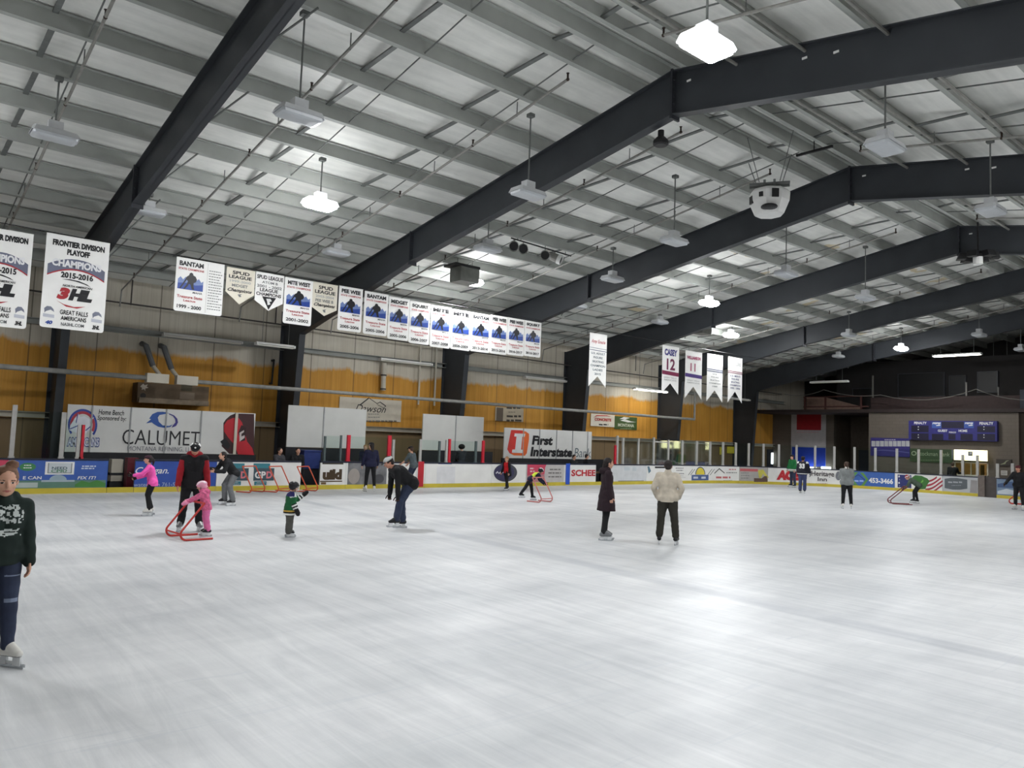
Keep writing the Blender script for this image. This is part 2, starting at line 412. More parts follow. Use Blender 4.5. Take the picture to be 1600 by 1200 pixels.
# ---- rigid frames
def ibeam(b, A, B, up, w, xk):
    pass
def frame(k):
    X = XF[k]
    which = {0: 'roof frame nearest the viewpoint, left of the picture edge'}.get(k, '%s dark steel roof frame from the left edge of the picture' % ORD[max(0, k-1)])
    t = thing('steel_frame', which if k == 0 else which, 'steel frame', (X, YW-0.1, 0), 'rigid steel frames carrying the roof')
    W, T = 0.125, 0.025
    def poly_web(pts, name, side):
        b = MB(); b.prism([(X-0.012, y, z) for y, z in pts], (0.024, 0, 0)); return b
    def flange(b, a, c, nrm):
        # plate between (y,z) points a, c, thickness inward along nrm
        ay, az = a; cy, cz = c; ny, nz = nrm
        b.prism([(X-W, ay, az), (X-W, cy, cz), (X-W, cy+ny*T, cz+nz*T), (X-W, ay+ny*T, az+nz*T)], (2*W, 0, 0))
    # left column
    zk = zt(27.7)-1.35
    b = poly_web([(28.15, 0), (YW-0.03, 0), (YW-0.03, zt(YW)), (27.7, zt(27.7)), (27.7, zk)], 'column', 1)
    flange(b, (28.15, 0), (27.7, zk), (0, 0)) if False else b.prism([(X-W, 28.15, 0), (X-W, 28.12, 0), (X-W, 27.67, zk), (X-W, 27.7, zk)], (2*W, 0, 0))
    b.prism([(X-W, YW-0.04, 0), (X-W, YW-0.01, 0), (X-W, YW-0.01, zt(YW)), (X-W, YW-0.04, zt(YW))], (2*W, 0, 0))
    b.box((X-0.2, 27.95, -0.03), (X+0.2, YW-0.02, 0.02))
    b.build('column', M_frame, t)
    # rafters
    def rafter(ys, depth, name):
        b = MB(); top = [(y, zt(y)) for y in ys]; bot = [(y, zt(y)-d) for y, d in zip(ys, depth)]
        b.prism([(X-0.012, y, z) for y, z in top+bot[::-1]], (0.024, 0, 0))
        for i in range(len(ys)-1):
            (ay, az), (cy, cz) = top[i], top[i+1]
            b.prism([(X-W, ay, az), (X-W, cy, cz), (X-W, cy, cz-T), (X-W, ay, az-T)], (2*W, 0, 0))
            (ay, az), (cy, cz) = bot[i], bot[i+1]
            b.prism([(X-W, ay, az), (X-W, cy, cz), (X-W, cy, cz+T), (X-W, ay, az+T)], (2*W, 0, 0))
        return b.build(name, M_frame, t)
    rafter([YR, 20.06, 27.7], [0.98, 0.95, 1.35], 'rafter')
    rafter([YR, 0.2, YWR+1.2], [0.98, 0.93, 1.3], 'rafter')
    # splice plates at the ridge and part way down
    def plate(y, d):
        b = MB(); b.box((X-W-0.015, y-0.025, zt(y)-d-0.09), (X+W+0.015, y+0.025, zt(y)+0.02))
        for q in range(6):
            z = zt(y)-d+0.05+q*(d-0.1)/5
            for sx in (-0.08, 0.08): b.box((X+sx-0.018, y-0.045, z-0.018), (X+sx+0.018, y+0.045, z+0.018))
        b.build('splice_plate', M_plate, t)
    plate(YR, 0.98); plate(20.06, 0.95); plate(0.2, 0.93)
    # flange braces up to the purlins
    for y in (12.5, 15.6, 18.7, 21.7, 24.8):
        d = 0.97 if y < 21 else 1.15
        b = MB(); b.tube([(X+0.12, y, zt(y)-d+0.05), (X+0.95, y, zt(y)+0.03)], 0.022, 6); b.build('flange_brace', M_strap, t)
    # small white reflector tabs on the web
    for y in (9.6, 7.0, 6.4):
        MB().box((X-0.03, y-0.05, zt(y)-0.28), (X-0.012, y+0.05, zt(y)-0.24)).build('bolt_tab', M_wht, t)
    # right column
    b = MB(); b.prism([(X-0.012, YWR+0.02, 0), (X-0.012, YWR+0.9, 0), (X-0.012, YWR+1.2, zt(YWR+1.2)-1.3), (X-0.012, YWR+1.2, zt(YWR+1.2)), (X-0.012, YWR+0.02, zt(YWR))], (0.024, 0, 0))
    b.prism([(X-W, YWR+0.9, 0), (X-W, YWR+0.93, 0), (X-W, YWR+1.23, zt(YWR+1.2)-1.3), (X-W, YWR+1.2, zt(YWR+1.2)-1.3)], (2*W, 0, 0)); b.build('column', M_frame, t)
for k in range(1, 7): frame(k)

# ---- purlins, one rolled line from end to end each
def purlin(y, lab):
    b = MB(); z = zt(y); sg = 1 if y >= YR else -1; X0, X1 = -3.3, XE-0.1; dz = -0.09*(SL if sg > 0 else SRR)
    b.prism([(X0, y-0.012, z), (X0, y+0.012, z), (X0, y+0.012, z+PUR-0.01), (X0, y-0.012, z+PUR-0.01)], (X1-X0, 0, 0))
    b.prism([(X0, y, z+0.004), (X0, y+sg*0.1, z+dz+0.004), (X0, y+sg*0.1, z+dz+0.02), (X0, y, z+0.02)], (X1-X0, 0, 0))
    b.prism([(X0, y-sg*0.1, z+PUR-0.03), (X0, y, z+PUR-0.03), (X0, y, z+PUR-0.012), (X0, y-sg*0.1, z+PUR-0.012)], (X1-X0, 0, 0))
    o = b.build('roof_purlin', M_pur, None, loc=(0, y, z)); tag(o, lab, 'purlin', 'steel purlins under the roof lining')
PY = [11.0+1.53*i for i in range(12)]
for i, y in enumerate(PY): purlin(y, 'long grey steel purlin, %s from the ridge on the left roof slope' % ORD[i+1])
purlin(10.25, 'long grey steel purlin, first left of the ridge')
RY = [8.9-1.53*i for i in range(12)]
for i, y in enumerate(RY): purlin(y, 'long grey steel purlin, %s from the ridge on the right roof slope' % ORD[i+1])
purlin(9.68, 'long grey steel purlin, first right of the ridge')
# ---- bridging between purlins: a flat angle at the lining and a thin rod below, twice in every bay
for k in range(0, 7):
    for j, fx in enumerate((0.34, 0.67)):
        for side in (0, 1):
            y0, y1 = (YR+0.3, 28.6) if side == 0 else (YR-0.3, -8.5)
            X = XF[k]+8*fx
            if X > 46.5 or X < -3: continue
            where = 'left' if side == 0 else 'right'
            bay = 'past frame %s' % (ORD[k-1]) if k >= 1 else 'before frame one'
            half = 'nearer' if j == 0 else 'farther'
            b = MB(); z0 = zt(y0)+PUR-0.1
            ys = [q for q in (([10.25]+PY) if side == 0 else ([9.68]+RY)) if -8.5 < q < 28.7]
            ys = [ys[0]]+ys[2:] if abs(ys[0]-ys[1]) < 0.5 else ys
            for qa, qb in zip(ys, ys[1:]):   # each length runs from the foot of one purlin to the top of the next
                za, zb = zt(qa)+0.06, zt(qb)+PUR-0.06
                b.prism([(X-0.05, qa, za), (X+0.05, qa, za), (X+0.05, qa, za+0.035), (X-0.05, qa, za+0.035)], (0, qb-qa, zb-za))
                b.prism([(X-0.05, qb-0.01, zt(qb)+0.06), (X+0.05, qb-0.01, zt(qb)+0.06), (X+0.05, qb-0.01, zb+0.03), (X-0.05, qb-0.01, zb+0.03)], (0, 0.02, 0))
            o = b.build('bridging_strap', M_strap, None, loc=(X, y0, z0)); tag(o, 'flat steel bridging strap, %s roof slope, %s in the bay %s' % (where, half, bay), 'roof strap', 'bridging straps under the roof')
            X2 = X+0.55; z0, z1 = zt(y0)+0.05, zt(y1)+0.05
            b = MB(); b.tube([(X2, y0, z0), (X2, y1, z1)], 0.016, 6)
            o = b.build('bridging_rod', M_strap, None, loc=(X2, y0, z0)); tag(o, 'thin steel sag rod, %s roof slope, %s in the bay %s' % (where, half, bay), 'roof rod', 'sag rods under the roof')
# ---- sprinkler branch lines
def sprinkler(X, side, lab):
    off = -0.22
    ys = (11.22, 27.4) if side == 0 else (8.7, -8.6)
    p0, p1 = V(X, ys[0], zt(ys[0])+off), V(X, ys[1], zt(ys[1])+off)
    t = thing('sprinkler_pipe', lab, 'sprinkler pipe', p0, 'sprinkler branch pipes under the roof')
    b = MB(); b.tube([p0, p1], 0.03, 8)
    if side == 0: b.tube([p1, V(X, 28.9, p1.z-0.25), V(X, 29.0, 6.2)], 0.026, 8)
    b.build('pipe', M_pipe, t)
    n = 6
    for i in range(n):
        f = i/(n-1) if side == 0 else i/(n-1)*0.9
        p = p0.lerp(p1, f)
        b = MB(); b.tube([p, p+V(0, 0, 0.13)], 0.022, 6); b.tube([p+V(0, 0, 0.13), p+V(0, 0, 0.14)], 0.035, 8); b.ellipsoid(p, (0.036, 0.045, 0.036), 8, 6)
        b.build('sprinkler_head', M_brass, t)
        if i < n-1:
            q = p0.lerp(p1, f+0.1); b = MB(); b.tube([q+V(0, 0, -0.04), q+V(0, 0, 0.3)], 0.012, 6); b.build('pipe_hanger', M_strap, t)
SPX = [2.7, 6.55, 10.75, 14.6, 18.6, 22.6, 26.6, 30.7, 34.7, 38.8, 42.8]
for i, X in enumerate(SPX):
    sprinkler(X, 0, 'thin grey sprinkler pipe down the left roof slope, %s from the left' % ORD[i])
for i, X in enumerate(SPX[1:]):
    sprinkler(X, 1, 'thin grey sprinkler pipe down the right roof slope, %s from the near side' % ORD[i])
# conduits hung beside the ridge
for i, y in enumerate((8.45, 7.0, 5.5)):
    z = zt(y)-0.12
    b = MB(); b.tube([(-3, y, z), (47, y, z)], 0.032, 8)
    o = b.build('roof_conduit', M_pipe, None, loc=(0, y, z)); tag(o, 'long straight conduit along the right roof slope, %s from the ridge' % ORD[i], 'conduit', 'conduits along the ridge')

# ---- left wall steelwork and pipes
for z, nm in ((5.32, 'upper'), (2.22, 'lower')):
    b = MB(); b.prism([(-8, YW-0.02, z), (-8, YW-0.2, z), (-8, YW-0.2, z+0.02), (-8, YW-0.04, z+0.02), (-8, YW-0.04, z+0.18), (-8, YW-0.2, z+0.18), (-8, YW-0.2, z+0.2), (-8, YW-0.02, z+0.2)], (59, 0, 0))
    o = b.build('wall_girt', M_pur if nm == 'upper' else M_offw, None, loc=(0, YW, z)); tag(o, '%s horizontal steel girt along the left wall' % nm, 'girt', 'girts along the left wall')
t = thing('wall_conduit', 'thin dark pipe high along the left wall with short drops', 'pipe', (0, 29.1, 6.3))
b = MB(); b.tube([(-8, 29.0, 6.42), (14, 29.0, 6.3), (30, 29.0, 6.12), (50, 29.0, 6.0)], 0.03, 8); b.build('pipe', M_pipedark, t)
for x in (6.9, 12.2, 18.0, 26.1, 34.0, 41.0):
    MB().tube([(x, 29.0, 6.3), (x, 29.0, 7.2)], 0.025, 6).build('drop_pipe', M_pipedark, t)
t = thing('wall_pipe', 'thick grey pipe running along the left wall above the signs', 'pipe', (0, 27.5, 3.7))
b = MB(); zz = lambda px, py: atY(px, py, 27.5).z
xa, xb = atY(228, 590, 27.5).x, atY(305, 596, 27.5).x
b.tube([(-8, 27.5, 3.75), (xa, 27.5, 3.7)], 0.085, 10); b.build('pipe', M_pipe, t)
x2 = atY(1085, 656, 27.5).x
MB().tube([(xb, 27.5, 3.69), (x2, 27.5, 3.66)], 0.075, 10).build('pipe', M_pipe, t)
for x in (xa+0.35, xb-0.3): MB().box((x-0.35, 27.35, 3.55), (x+0.35, 27.65, 3.86)).build('junction_box', M_offw, t)
MB().tube([(x2, 27.5, 3.66), (x2, 27.5, 5.3)], 0.06, 8).build('riser', M_pipe, t)
for px in (655, 664+16, 672+55):
    x = atY(px, 600, 29.2).x
    b = MB(); b.tube([(x, 29.2, 3.5), (x, 29.2, 6.2)], 0.045, 8); o = b.build('wall_riser', M_offw, None, loc=(x, 29.2, 3.5))
    tag(o, 'pale vertical pipe on the left wall, %s from the left' % {655: 'first', 680: 'second', 727: 'third'}[px], 'pipe', 'vertical pipes on the left wall')

p0, p1 = atY(428, 563, 29.25), atY(424.5, 599, 29.25); t = thing('wall_lever', 'dark upright lever on the left wall left of the second column', 'lever', p1)
MB().tube([p0, p1], 0.04, 8).build('rod', M_blk, t)
for q in (p0, p1): MB().tube([q, V(q.x, YW-0.02, q.z)], 0.05, 8).build('bracket', M_blk, t)
p0, p1 = atY(600, 567, 29.2), atY(598.5, 610, 29.2); t = thing('wall_duct', 'short grey upright duct on the left wall above the mountain banner', 'duct', p1)
MB().tube([p0, p1], 0.11, 12).build('duct_pipe', M_offw, t)
for f in (0.45, 0.95): q = p0.lerp(p1, f); MB().tube([q+V(0, 0, 0.03), q-V(0, 0, 0.03)], 0.135, 12).build('duct_clamp', M_pipedark, t)
# ================================================================== DASHER BOARDS, GLASS, SIGNS
M_bwhite = mat('board_white', (228, 227, 224), 0.4, var=0.07, scale=1.2)
M_kick = mat('kick_yellow', (196, 178, 62), 0.45, var=0.1, scale=2)
M_cap = mat('cap_rail', (30, 34, 52), 0.4, var=0.1)
M_edge = mat('board_frame', (96, 98, 100), 0.5, var=0.1)
def C(r, g, b, rough=0.5, var=0.08): return mat('print_%d_%d_%d' % (r, g, b), (r, g, b), rough, var=var, scale=3)
K_blk, K_wht, K_red = C(26, 26, 30), C(226, 226, 224), C(184, 36, 48)
K_blue, K_navy, K_teal = C(58, 92, 168), C(36, 44, 100), C(56, 124, 138)
K_gray, K_lgray, K_slate = C(120, 122, 122), C(178, 178, 176), C(66, 86, 96)
K_brown, K_green, K_pink = C(84, 66, 44), C(70, 128, 62), C(196, 66, 92)
K_yel, K_mar, K_purp = C(214, 196, 70), C(120, 26, 66), C(70, 44, 120)
K_orange = C(206, 92, 40)
def bars(surf, parent, xl, xr, ys, h, M, name='small_print', ragged=0.25):
    mb = MB(); rnd = random.Random(int(xl*7+ys[0]))
    for y in ys:
        a = xl+rnd.random()*ragged*(xr-xl)*0.5; b = xr-rnd.random()*ragged*(xr-xl)
        x = a
        while x < b:
            w = (0.6+rnd.random())*h*2.2
            rect(surf, None, x, min(b, x+w), y-h/2, y+h/2, None, d=DEC, mb=mb); x += w+h*0.6
    return mb.build(name, M, parent)
def strip(mb, s0, s1, z0, z1, d0, d1):
    n = max(1, int(math.ceil((s1-s0)/0.5))); rings = []
    for i in range(n+1):
        u = s0+(s1-s0)*i/n
        rings.append([BOARD.map(u, z0, d0), BOARD.map(u, z0, d1), BOARD.map(u, z1, d1), BOARD.map(u, z1, d0)])
    mb.loft(rings)
def board(s0, s1, M, label, kick=True, top=Z_BOARD):
    s0 += 0.006; s1 -= 0.006
    p, n, t = path((s0+s1)/2)
    o = thing('dasher_board', label, 'rink board', p, 'dasher boards round the rink')
    b = MB(); strip(b, s0, s1, 0.0, top-0.055, -0.05, 0.0); q = b.build('panel', M, o)
    b = MB(); strip(b, s0, s1, top-0.055, top, -0.11, 0.015); b.build('cap_rail', M_cap, o)
    b = MB(); strip(b, s0, s1, 0.0, 0.16, 0.001, 0.014); b.build('kick_plate', M_kick, o)
    b = MB()
    k = max(1, int((s1-s0)/1.2))
    for i in range(k+1):
        u = min(max(s0+(s1-s0)*i/k, s0+0.04), s1-0.04); strip(b, u-0.035, u+0.035, 0, top-0.06, -0.12, -0.052)
    b.build('back_post', M_edge, o)
    return o
def threshold(s0, s1, label):
    p, n, t = path((s0+s1)/2); b = MB(); strip(b, s0+0.006, s1-0.006, 0, 0.16, -0.06, 0.014)
    o = b.build('gate_threshold', M_kick, None, loc=p); tag(o, label, 'gate threshold', 'yellow thresholds of the open gates')
B = BOARD
# --- far left
o = board(-4.0, s_at(12), K_pink, 'pink rink board at the left picture edge')
o = board(s_at(12), s_at(168), K_blue, 'blue rink board with a laptop picture reading NEED CPR?')
rect(B, o, 13, 166, 750.5, 764, C(92, 128, 112), 'printed_landscape', d=0.002); rect(B, o, 14, 60, 754, 762, C(170, 182, 178), 'printed_snow')
poly(B, o, [(118, 757), (128, 751), (140, 754), (152, 750), (166, 755), (166, 761), (118, 761)], K_green, 'printed_trees')
ell(B, o, 42, 729.5, 13, 6.3, C(62, 126, 78), 'printed_oval', d=0.006); bars(B, o, 35, 49, [727, 731], 1.3, K_wht)
rect(B, o, 69.5, 115, 721.5, 741.5, K_wht, 'printed_laptop', d=0.005); rect(B, o, 73.5, 111.5, 723.5, 739.5, K_gray, 'printed_bezel', d=0.007); rect(B, o, 75, 110, 723.5, 738.5, C(190, 196, 200), 'printed_screen', d=0.009)
txt(B, o, 'NEED', 80, 104, 729.3, 733.6, C(50, 80, 90), d=0.012); txt(B, o, 'CPR?', 79, 104, 734, 738.2, C(60, 120, 80), d=0.012); bars(B, o, 80, 106, [725, 727.3], 1.1, K_gray)
ell(B, o, 91, 750, 13.5, 8, C(150, 170, 182), 'printed_dome', a0=0, a1=180); rect(B, o, 65, 117, 750, 753, C(160, 176, 184), 'printed_dome_base', d=0.007)
txt(B, o, 'E CAN', 36, 65, 744, 749, K_wht); txt(B, o, 'FIX IT!', 121, 150, 744, 749, K_wht, shear=0.2); bars(B, o, 126, 153, [728.5, 732], 2, C(200, 210, 225))
threshold(s_at(168), s_at(210), 'yellow threshold of the open bench gate left of the pink skater')
o = board(s_at(210), s_at(338), C(48, 78, 158), 'blue rink board with white script behind the pink skater')
txt(B, o, 'Culligan.', 211, 263, 730, 743, K_wht, shear=0.35, bold=0.01); txt(B, o, 'water.com 761-5050', 210, 288, 754, 760, C(170, 184, 214), bold=0.0)
o = board(s_at(338), s_at(470), M_bwhite, 'white rink board with two teal and slate lettered squares')
for x in (356, 396):
    rect(B, o, x-1, x+25, 724, 731.5, K_teal, 'printed_square', d=0.004); rect(B, o, x, x+32, 731.5, 751, K_slate, 'printed_square', d=0.005); rect(B, o, x+2, x+21, 752, 758, K_teal, 'printed_square')
    txt(B, o, 'GP', x+2, x+19, 736.5, 747.5, K_wht, bold=0.04); txt(B, o, 'D', x+20, x+29, 736.5, 747.5, C(214, 120, 130), bold=0.04); bars(B, o, x+4, x+20, [754, 756.5], 1, K_lgray)
threshold(s_at(470), s_at(500), 'yellow threshold of the open gate with the blue bin behind')
o = board(s_at(500), s_at(540), M_bwhite, 'short white rink board with one big brown word cut off at its left')
rect(B, o, 502.5, 535.5, 722.5, 725.5, C(70, 66, 54), 'printed_bar'); txt(B, o, 'uild', 504, 534, 733, 750, C(74, 58, 40), bold=0.07)
rect(B, o, 500.5, 535, 751.2, 753, K_brown, 'printed_bar'); rect(B, o, 502, 510, 753.5, 757, C(110, 84, 50), 'printed_patch')
o = board(s_at(540), s_at(650), M_bwhite, 'white rink board with a faded grey picture left of the red line')
rect(B, o, 543, 604, 723, 757.5, C(118, 118, 120, var=0.35), 'printed_picture'); ell(B, o, 553, 744, 9, 12, C(160, 152, 146), 'printed_face', d=0.007); ell(B, o, 592, 748, 8, 7, C(80, 80, 84), 'printed_patch', d=0.007)
o = board(s_at(650), s_at(664), M_bwhite, 'narrow white rink board with the red centre line stripe'); rect(B, o, 652.5, 661.5, 721, 760.5, K_red, 'centre_line_stripe', d=0.02)
o = board(s_at(664), s_at(768), M_bwhite, 'plain white rink board just right of the red line'); rect(B, o, 684, 705, 723, 725.2, K_blue, 'printed_label')
rect(B, o, 682, 711, 729, 757, C(214, 214, 216), 'faded_panel', d=0.003)
o = board(s_at(768), s_at(822), M_bwhite, 'white rink board with a large dark round logo')
ell(B, o, 789.5, 738.5, 18.3, 14.3, C(70, 72, 80), 'printed_disc', d=0.004); ell(B, o, 787.5, 738.5, 15.5, 12.3, C(56, 52, 84), 'printed_disc', d=0.007)
poly(B, o, [(774, 739), (777, 736), (779, 739), (783, 735.5), (785, 738), (789, 736), (789, 737.2), (785, 739.6), (783, 737.5), (779.5, 740.6), (777, 738.4), (775, 740.5)], C(190, 190, 198), 'printed_script', d=0.01)
o = board(s_at(822), s_at(881), C(186, 182, 180), 'rink board half rose, half pale grey')
poly(B, o, [(823.5, 724), (853.5, 724.3), (851, 732), (850.5, 742), (852, 753), (823.5, 753)], C(176, 120, 126), 'printed_field', d=0.004); poly(B, o, [(823.5, 724), (853.5, 724.3), (851.2, 731), (850.5, 741), (838, 741), (823.5, 743)], K_pink, 'printed_field', d=0.006)
bars(B, o, 827, 836, [732, 736.5], 2.2, C(214, 190, 190)); bars(B, o, 856, 880, [733.5, 739, 745], 1.8, C(110, 106, 104))
o = board(s_at(881), s_at(931), M_bwhite, 'white rink board with the blue line stripe and red letters'); rect(B, o, 883.5, 890, 724, 757, C(44, 84, 190), 'blue_line_stripe', d=0.02)
txt(B, o, 'SCHEE', 892.5, 930.3, 734, 744, C(186, 44, 52), bold=0.04)
threshold(s_at(931), s_at(946), 'yellow threshold of the open gate behind the woman in the long coat')
o = board(s_at(946), s_at(1010), C(204, 206, 208), 'smudged blank white rink board right of the long coat'); rect(B, o, 966, 1006, 751, 752, K_gray, 'seam_line'); rect(B, o, 975, 984, 730, 735, C(188, 196, 200), 'smudge'); rect(B, o, 988, 994, 730, 736, C(188, 196, 200), 'smudge')
o = board(s_at(1010), s_at(1155), M_bwhite, 'long white rink board with an arched yellow sun logo')
poly(B, o, [(1011, 729), (1014, 728.5), (1017, 736), (1013.5, 740)], C(96, 124, 140), 'printed_mark'); rect(B, o, 1023, 1050, 729, 731.6, K_blk, 'printed_bar'); bars(B, o, 1055, 1071, [731.5, 735, 740], 1.1, C(90, 90, 96)); bars(B, o, 1055, 1071, [743.5, 746], 0.8, K_lgray)
for x in (1075, 1078.5, 1105, 1109): poly(B, o, [(x, 742), (x+7, 732.5), (x+7.6, 733.2), (x+0.8, 742.6)], K_gray, 'printed_stroke')
ell(B, o, 1094, 741.5, 7.8, 12.2, C(84, 92, 108), 'printed_arch', d=0.006, a0=0, a1=180); ell(B, o, 1094, 741.5, 6.6, 10.6, K_yel, 'printed_sun', d=0.009, a0=0, a1=180)
rect(B, o, 1080.5, 1107, 742, 750.5, C(72, 92, 140), 'printed_banner', d=0.007); bars(B, o, 1083, 1105, [746.3], 3.2, C(190, 196, 210), ragged=0.05)
mb = MB()
for a, c in (((1116, 739), (1123.5, 731.5)), ((1123.5, 731.5), (1132, 738.5))):
    poly(B, None, [a, c, (c[0], c[1]+1.6), (a[0], a[1]+1.6)], None, mb=mb, d=DEC)
mb.build('printed_roof', K_blk, o); bars(B, o, 1118, 1144, [746], 3, C(190, 110, 110)); bars(B, o, 1134, 1152, [738.6], 1.3, K_gray); bars(B, o, 1138, 1150, [733.5], 1.6, C(190, 120, 120)); bars(B, o, 1130, 1144, [750.6], 1, K_lgray)
o = board(s_at(1155), s_at(1200), C(172, 168, 164), 'grey-tan rink board with a yellow excavator')
rect(B, o, 1156, 1184, 732.5, 736.5, C(190, 96, 100), 'printed_bar', d=0.012); poly(B, o, [(1184, 735), (1192, 733.5), (1198, 742), (1201, 746), (1197, 747), (1192, 740), (1189, 747), (1186, 747)], C(196, 188, 84), 'printed_excavator', d=0.012)
poly(B, o, [(1178, 747), (1190, 747.5), (1194, 744), (1198, 744), (1199, 750), (1199, 753), (1178, 753)], C(96, 76, 66), 'printed_tracks', d=0.016); bars(B, o, 1157, 1172, [739, 743, 747], 1.1, K_gray)
o = board(s_at(1200), s_at(1262), M_bwhite, 'white corner rink board with slanted red letters'); txt(B, o, 'ACE', 1213, 1250, 734.8, 750.5, C(182, 40, 50), shear=0.15, bold=0.09, d=0.02)
o = board(s_at(1262), s_at(1322), M_bwhite, 'white corner rink board with two lines of grey serif lettering')
txt(B, o, 'Heritage', 1267.5, 1303.5, 736.3, 746.5, C(74, 68, 70), bold=0.02, d=0.02); txt(B, o, 'Inn', 1277.5, 1292, 745.6, 752, C(74, 68, 70), bold=0.02, d=0.02); bars(B, o, 1273, 1299, [755.5], 1.3, C(188, 160, 172)); ell(B, o, 1310, 743.5, 4.5, 7, C(120, 122, 128), 'printed_oval', d=0.02)
o = board(s_at(1322), s_at(1398), C(60, 98, 170), 'blue rink board with a green diamond and phone number')
poly(B, o, [(1330, 748), (1334.5, 737.6), (1341, 737.8), (1332, 748), (1341, 758.5), (1334.5, 758)], C(92, 142, 74), 'printed_chevron', d=0.01); poly(B, o, [(1357, 749), (1349, 738.6), (1343.5, 738.3), (1353, 749), (1345, 759), (1350, 759.4)], C(92, 142, 74), 'printed_chevron', d=0.01)
mb = MB()
for a, c in (((1331, 748), (1341, 741)), ((1341, 741), (1351, 749))): poly(B, None, [a, c, (c[0], c[1]+1.3), (a[0], a[1]+1.3)], None, mb=mb, d=0.012)
mb.build('printed_roof', C(40, 60, 110), o); bars(B, o, 1335, 1351, [751.5], 2.6, C(150, 176, 226), ragged=0.05)
txt(B, o, '453-3466', 1357.5, 1395.5, 747.2, 755.4, K_wht, bold=0.04)
o = board(s_at(1398), s_at(1472), M_bwhite, 'rink board painted as a flag with a green shape in the middle')
rect(B, o, 1402.5, 1424, 742, 762, C(44, 50, 106), 'flag_field', d=0.004)
mb = MB()
for i in range(4):
    for j in range(5):
        cx, cy = 1405+j*4.1+(i % 2)*2, 744.5+i*5.0+j*0.2
        if cx > 1423: continue
        ps = []
        for k in range(10):
            a = PI/2+k*PI/5; rr = 0.95 if k % 2 else 2.3; ps.append((cx+rr*math.cos(a), cy-rr*math.sin(a)))
        poly(B, None, ps, None, mb=mb, d=0.008)
mb.build('flag_stars', K_wht, o)
mb = MB()
for i in range(4):
    y0 = 745+i*6.2
    for x in range(1446, 1471, 3):
        f = lambda q: (q-1446)*-0.42+2.2*math.sin((q-1446)*0.16)
        ya, yb = y0+6+f(x), y0+6+f(x+3)
        if min(ya, yb) < 744: continue
        if max(ya, yb)+3 > 771: continue
        poly(B, None, [(x, ya), (x+3, yb), (x+3, min(768.5, yb+3)), (x, min(768.5, ya+3))], None, mb=mb, d=0.008)
mb.build('flag_stripes', C(160, 50, 66), o)
poly(B, o, [(1424, 747), (1430, 742.5), (1440, 743.5), (1449, 747.5), (1453, 752), (1449, 757), (1446, 764), (1437, 764.5), (1430, 760), (1424, 755)], C(58, 108, 50), 'printed_leaf', d=0.012); ell(B, o, 1437, 751, 6, 4, C(110, 170, 70), 'printed_patch', d=0.016)
mb = MB()
for x, y in ((1404, 763.5), (1411, 762), (1418, 764.5)): poly(B, None, [(x, y), (x+5, y-1.5), (x+6, y), (x+1, y+1.8)], None, mb=mb, d=0.009)
mb.build('flag_edge', C(176, 60, 70), o)
o = board(s_at(1472), s_at(1528), C(182, 184, 186), 'pale rink board with a dark grey bowed panel')
poly(B, o, [(1476, 748), (1485, 746.8), (1495, 746.8), (1511.5, 749.5), (1511.5, 763.5), (1500, 765.2), (1488, 765), (1476, 762.5)], C(92, 98, 102), 'printed_panel', d=0.006); bars(B, o, 1481, 1505, [753.5], 2.2, C(160, 164, 168), ragged=0.1); bars(B, o, 1486, 1502, [758.5], 1.2, C(140, 144, 148))
poly(B, o, [(1517, 750), (1527, 751), (1527, 771), (1515.5, 769.5)], C(150, 146, 146), 'printed_edge', d=0.006)
# service gate pillar and leaf near the right edge
sa, sb = s_at(1528), s_at(1557)
o = thing('service_gate', 'brown-grey closed service gate at the right end of the boards', 'gate', path((sa+sb)/2)[0])
b = MB(); strip(b, sa+0.01, sa+0.32, 0, 1.1, -0.25, 0.03); b.build('gate_post', mat('gate_brown', (110, 100, 94), 0.7), o)
b = MB(); strip(b, sa+0.33, sb-0.01, 0.0, 1.05, -0.12, -0.05); b.build('gate_leaf', mat('gate_dark', (78, 72, 70), 0.7), o)
o = board(sb, S2+14.5, C(120, 140, 164), 'pale blue rink board with a snowy mountain picture at the right edge', top=1.03)
u0 = sb+0.05
polyuv(B, o, [(u0, 0.72), (u0+0.5, 0.86), (u0+1.2, 0.94), (u0+2.0, 0.85), (u0+2.6, 0.7), (u0+2.6, 0.55), (u0, 0.55)], C(70, 92, 130), 'printed_sky', d=0.005)
polyuv(B, o, [(u0, 0.36), (u0+0.4, 0.5), (u0+0.8, 0.42), (u0+1.3, 0.56), (u0+1.8, 0.45), (u0+2.6, 0.55), (u0+2.6, 0.22), (u0, 0.22)], C(196, 204, 212), 'printed_snow', d=0.007)

# ---------------- glass and its posts
M_glass, nt, bs = nodes('tempered_glass'); N = NT(nt)
tr = N.new('BsdfTransparent'); tr.inputs[0].default_value = (0.90, 0.95, 0.93, 1); gl = N.new('BsdfGlossy'); gl.inputs['Roughness'].default_value = 0.05; gl.inputs[0].default_value = (0.9, 0.95, 0.95, 1)
mx = N.new('MixShader'); lw = N.new('LayerWeight', i_Blend=0.25)
N.link(N.math('MULTIPLY', lw.outputs['Fresnel'], 0.3), mx.inputs[0]); N.link(tr.outputs[0], mx.inputs[1]); N.link(gl.outputs[0], mx.inputs[2])
N.link(mx.outputs[0], nt.nodes['Material Output'].inputs[0])
M_stan = mat('stanchion_alu', (168, 166, 162), 0.4, var=0.08, metal=0.0); M_redpad = mat('red_padding', (190, 30, 48), 0.5, var=0.08); M_gpole = mat('dark_pole', (80, 92, 92), 0.4)
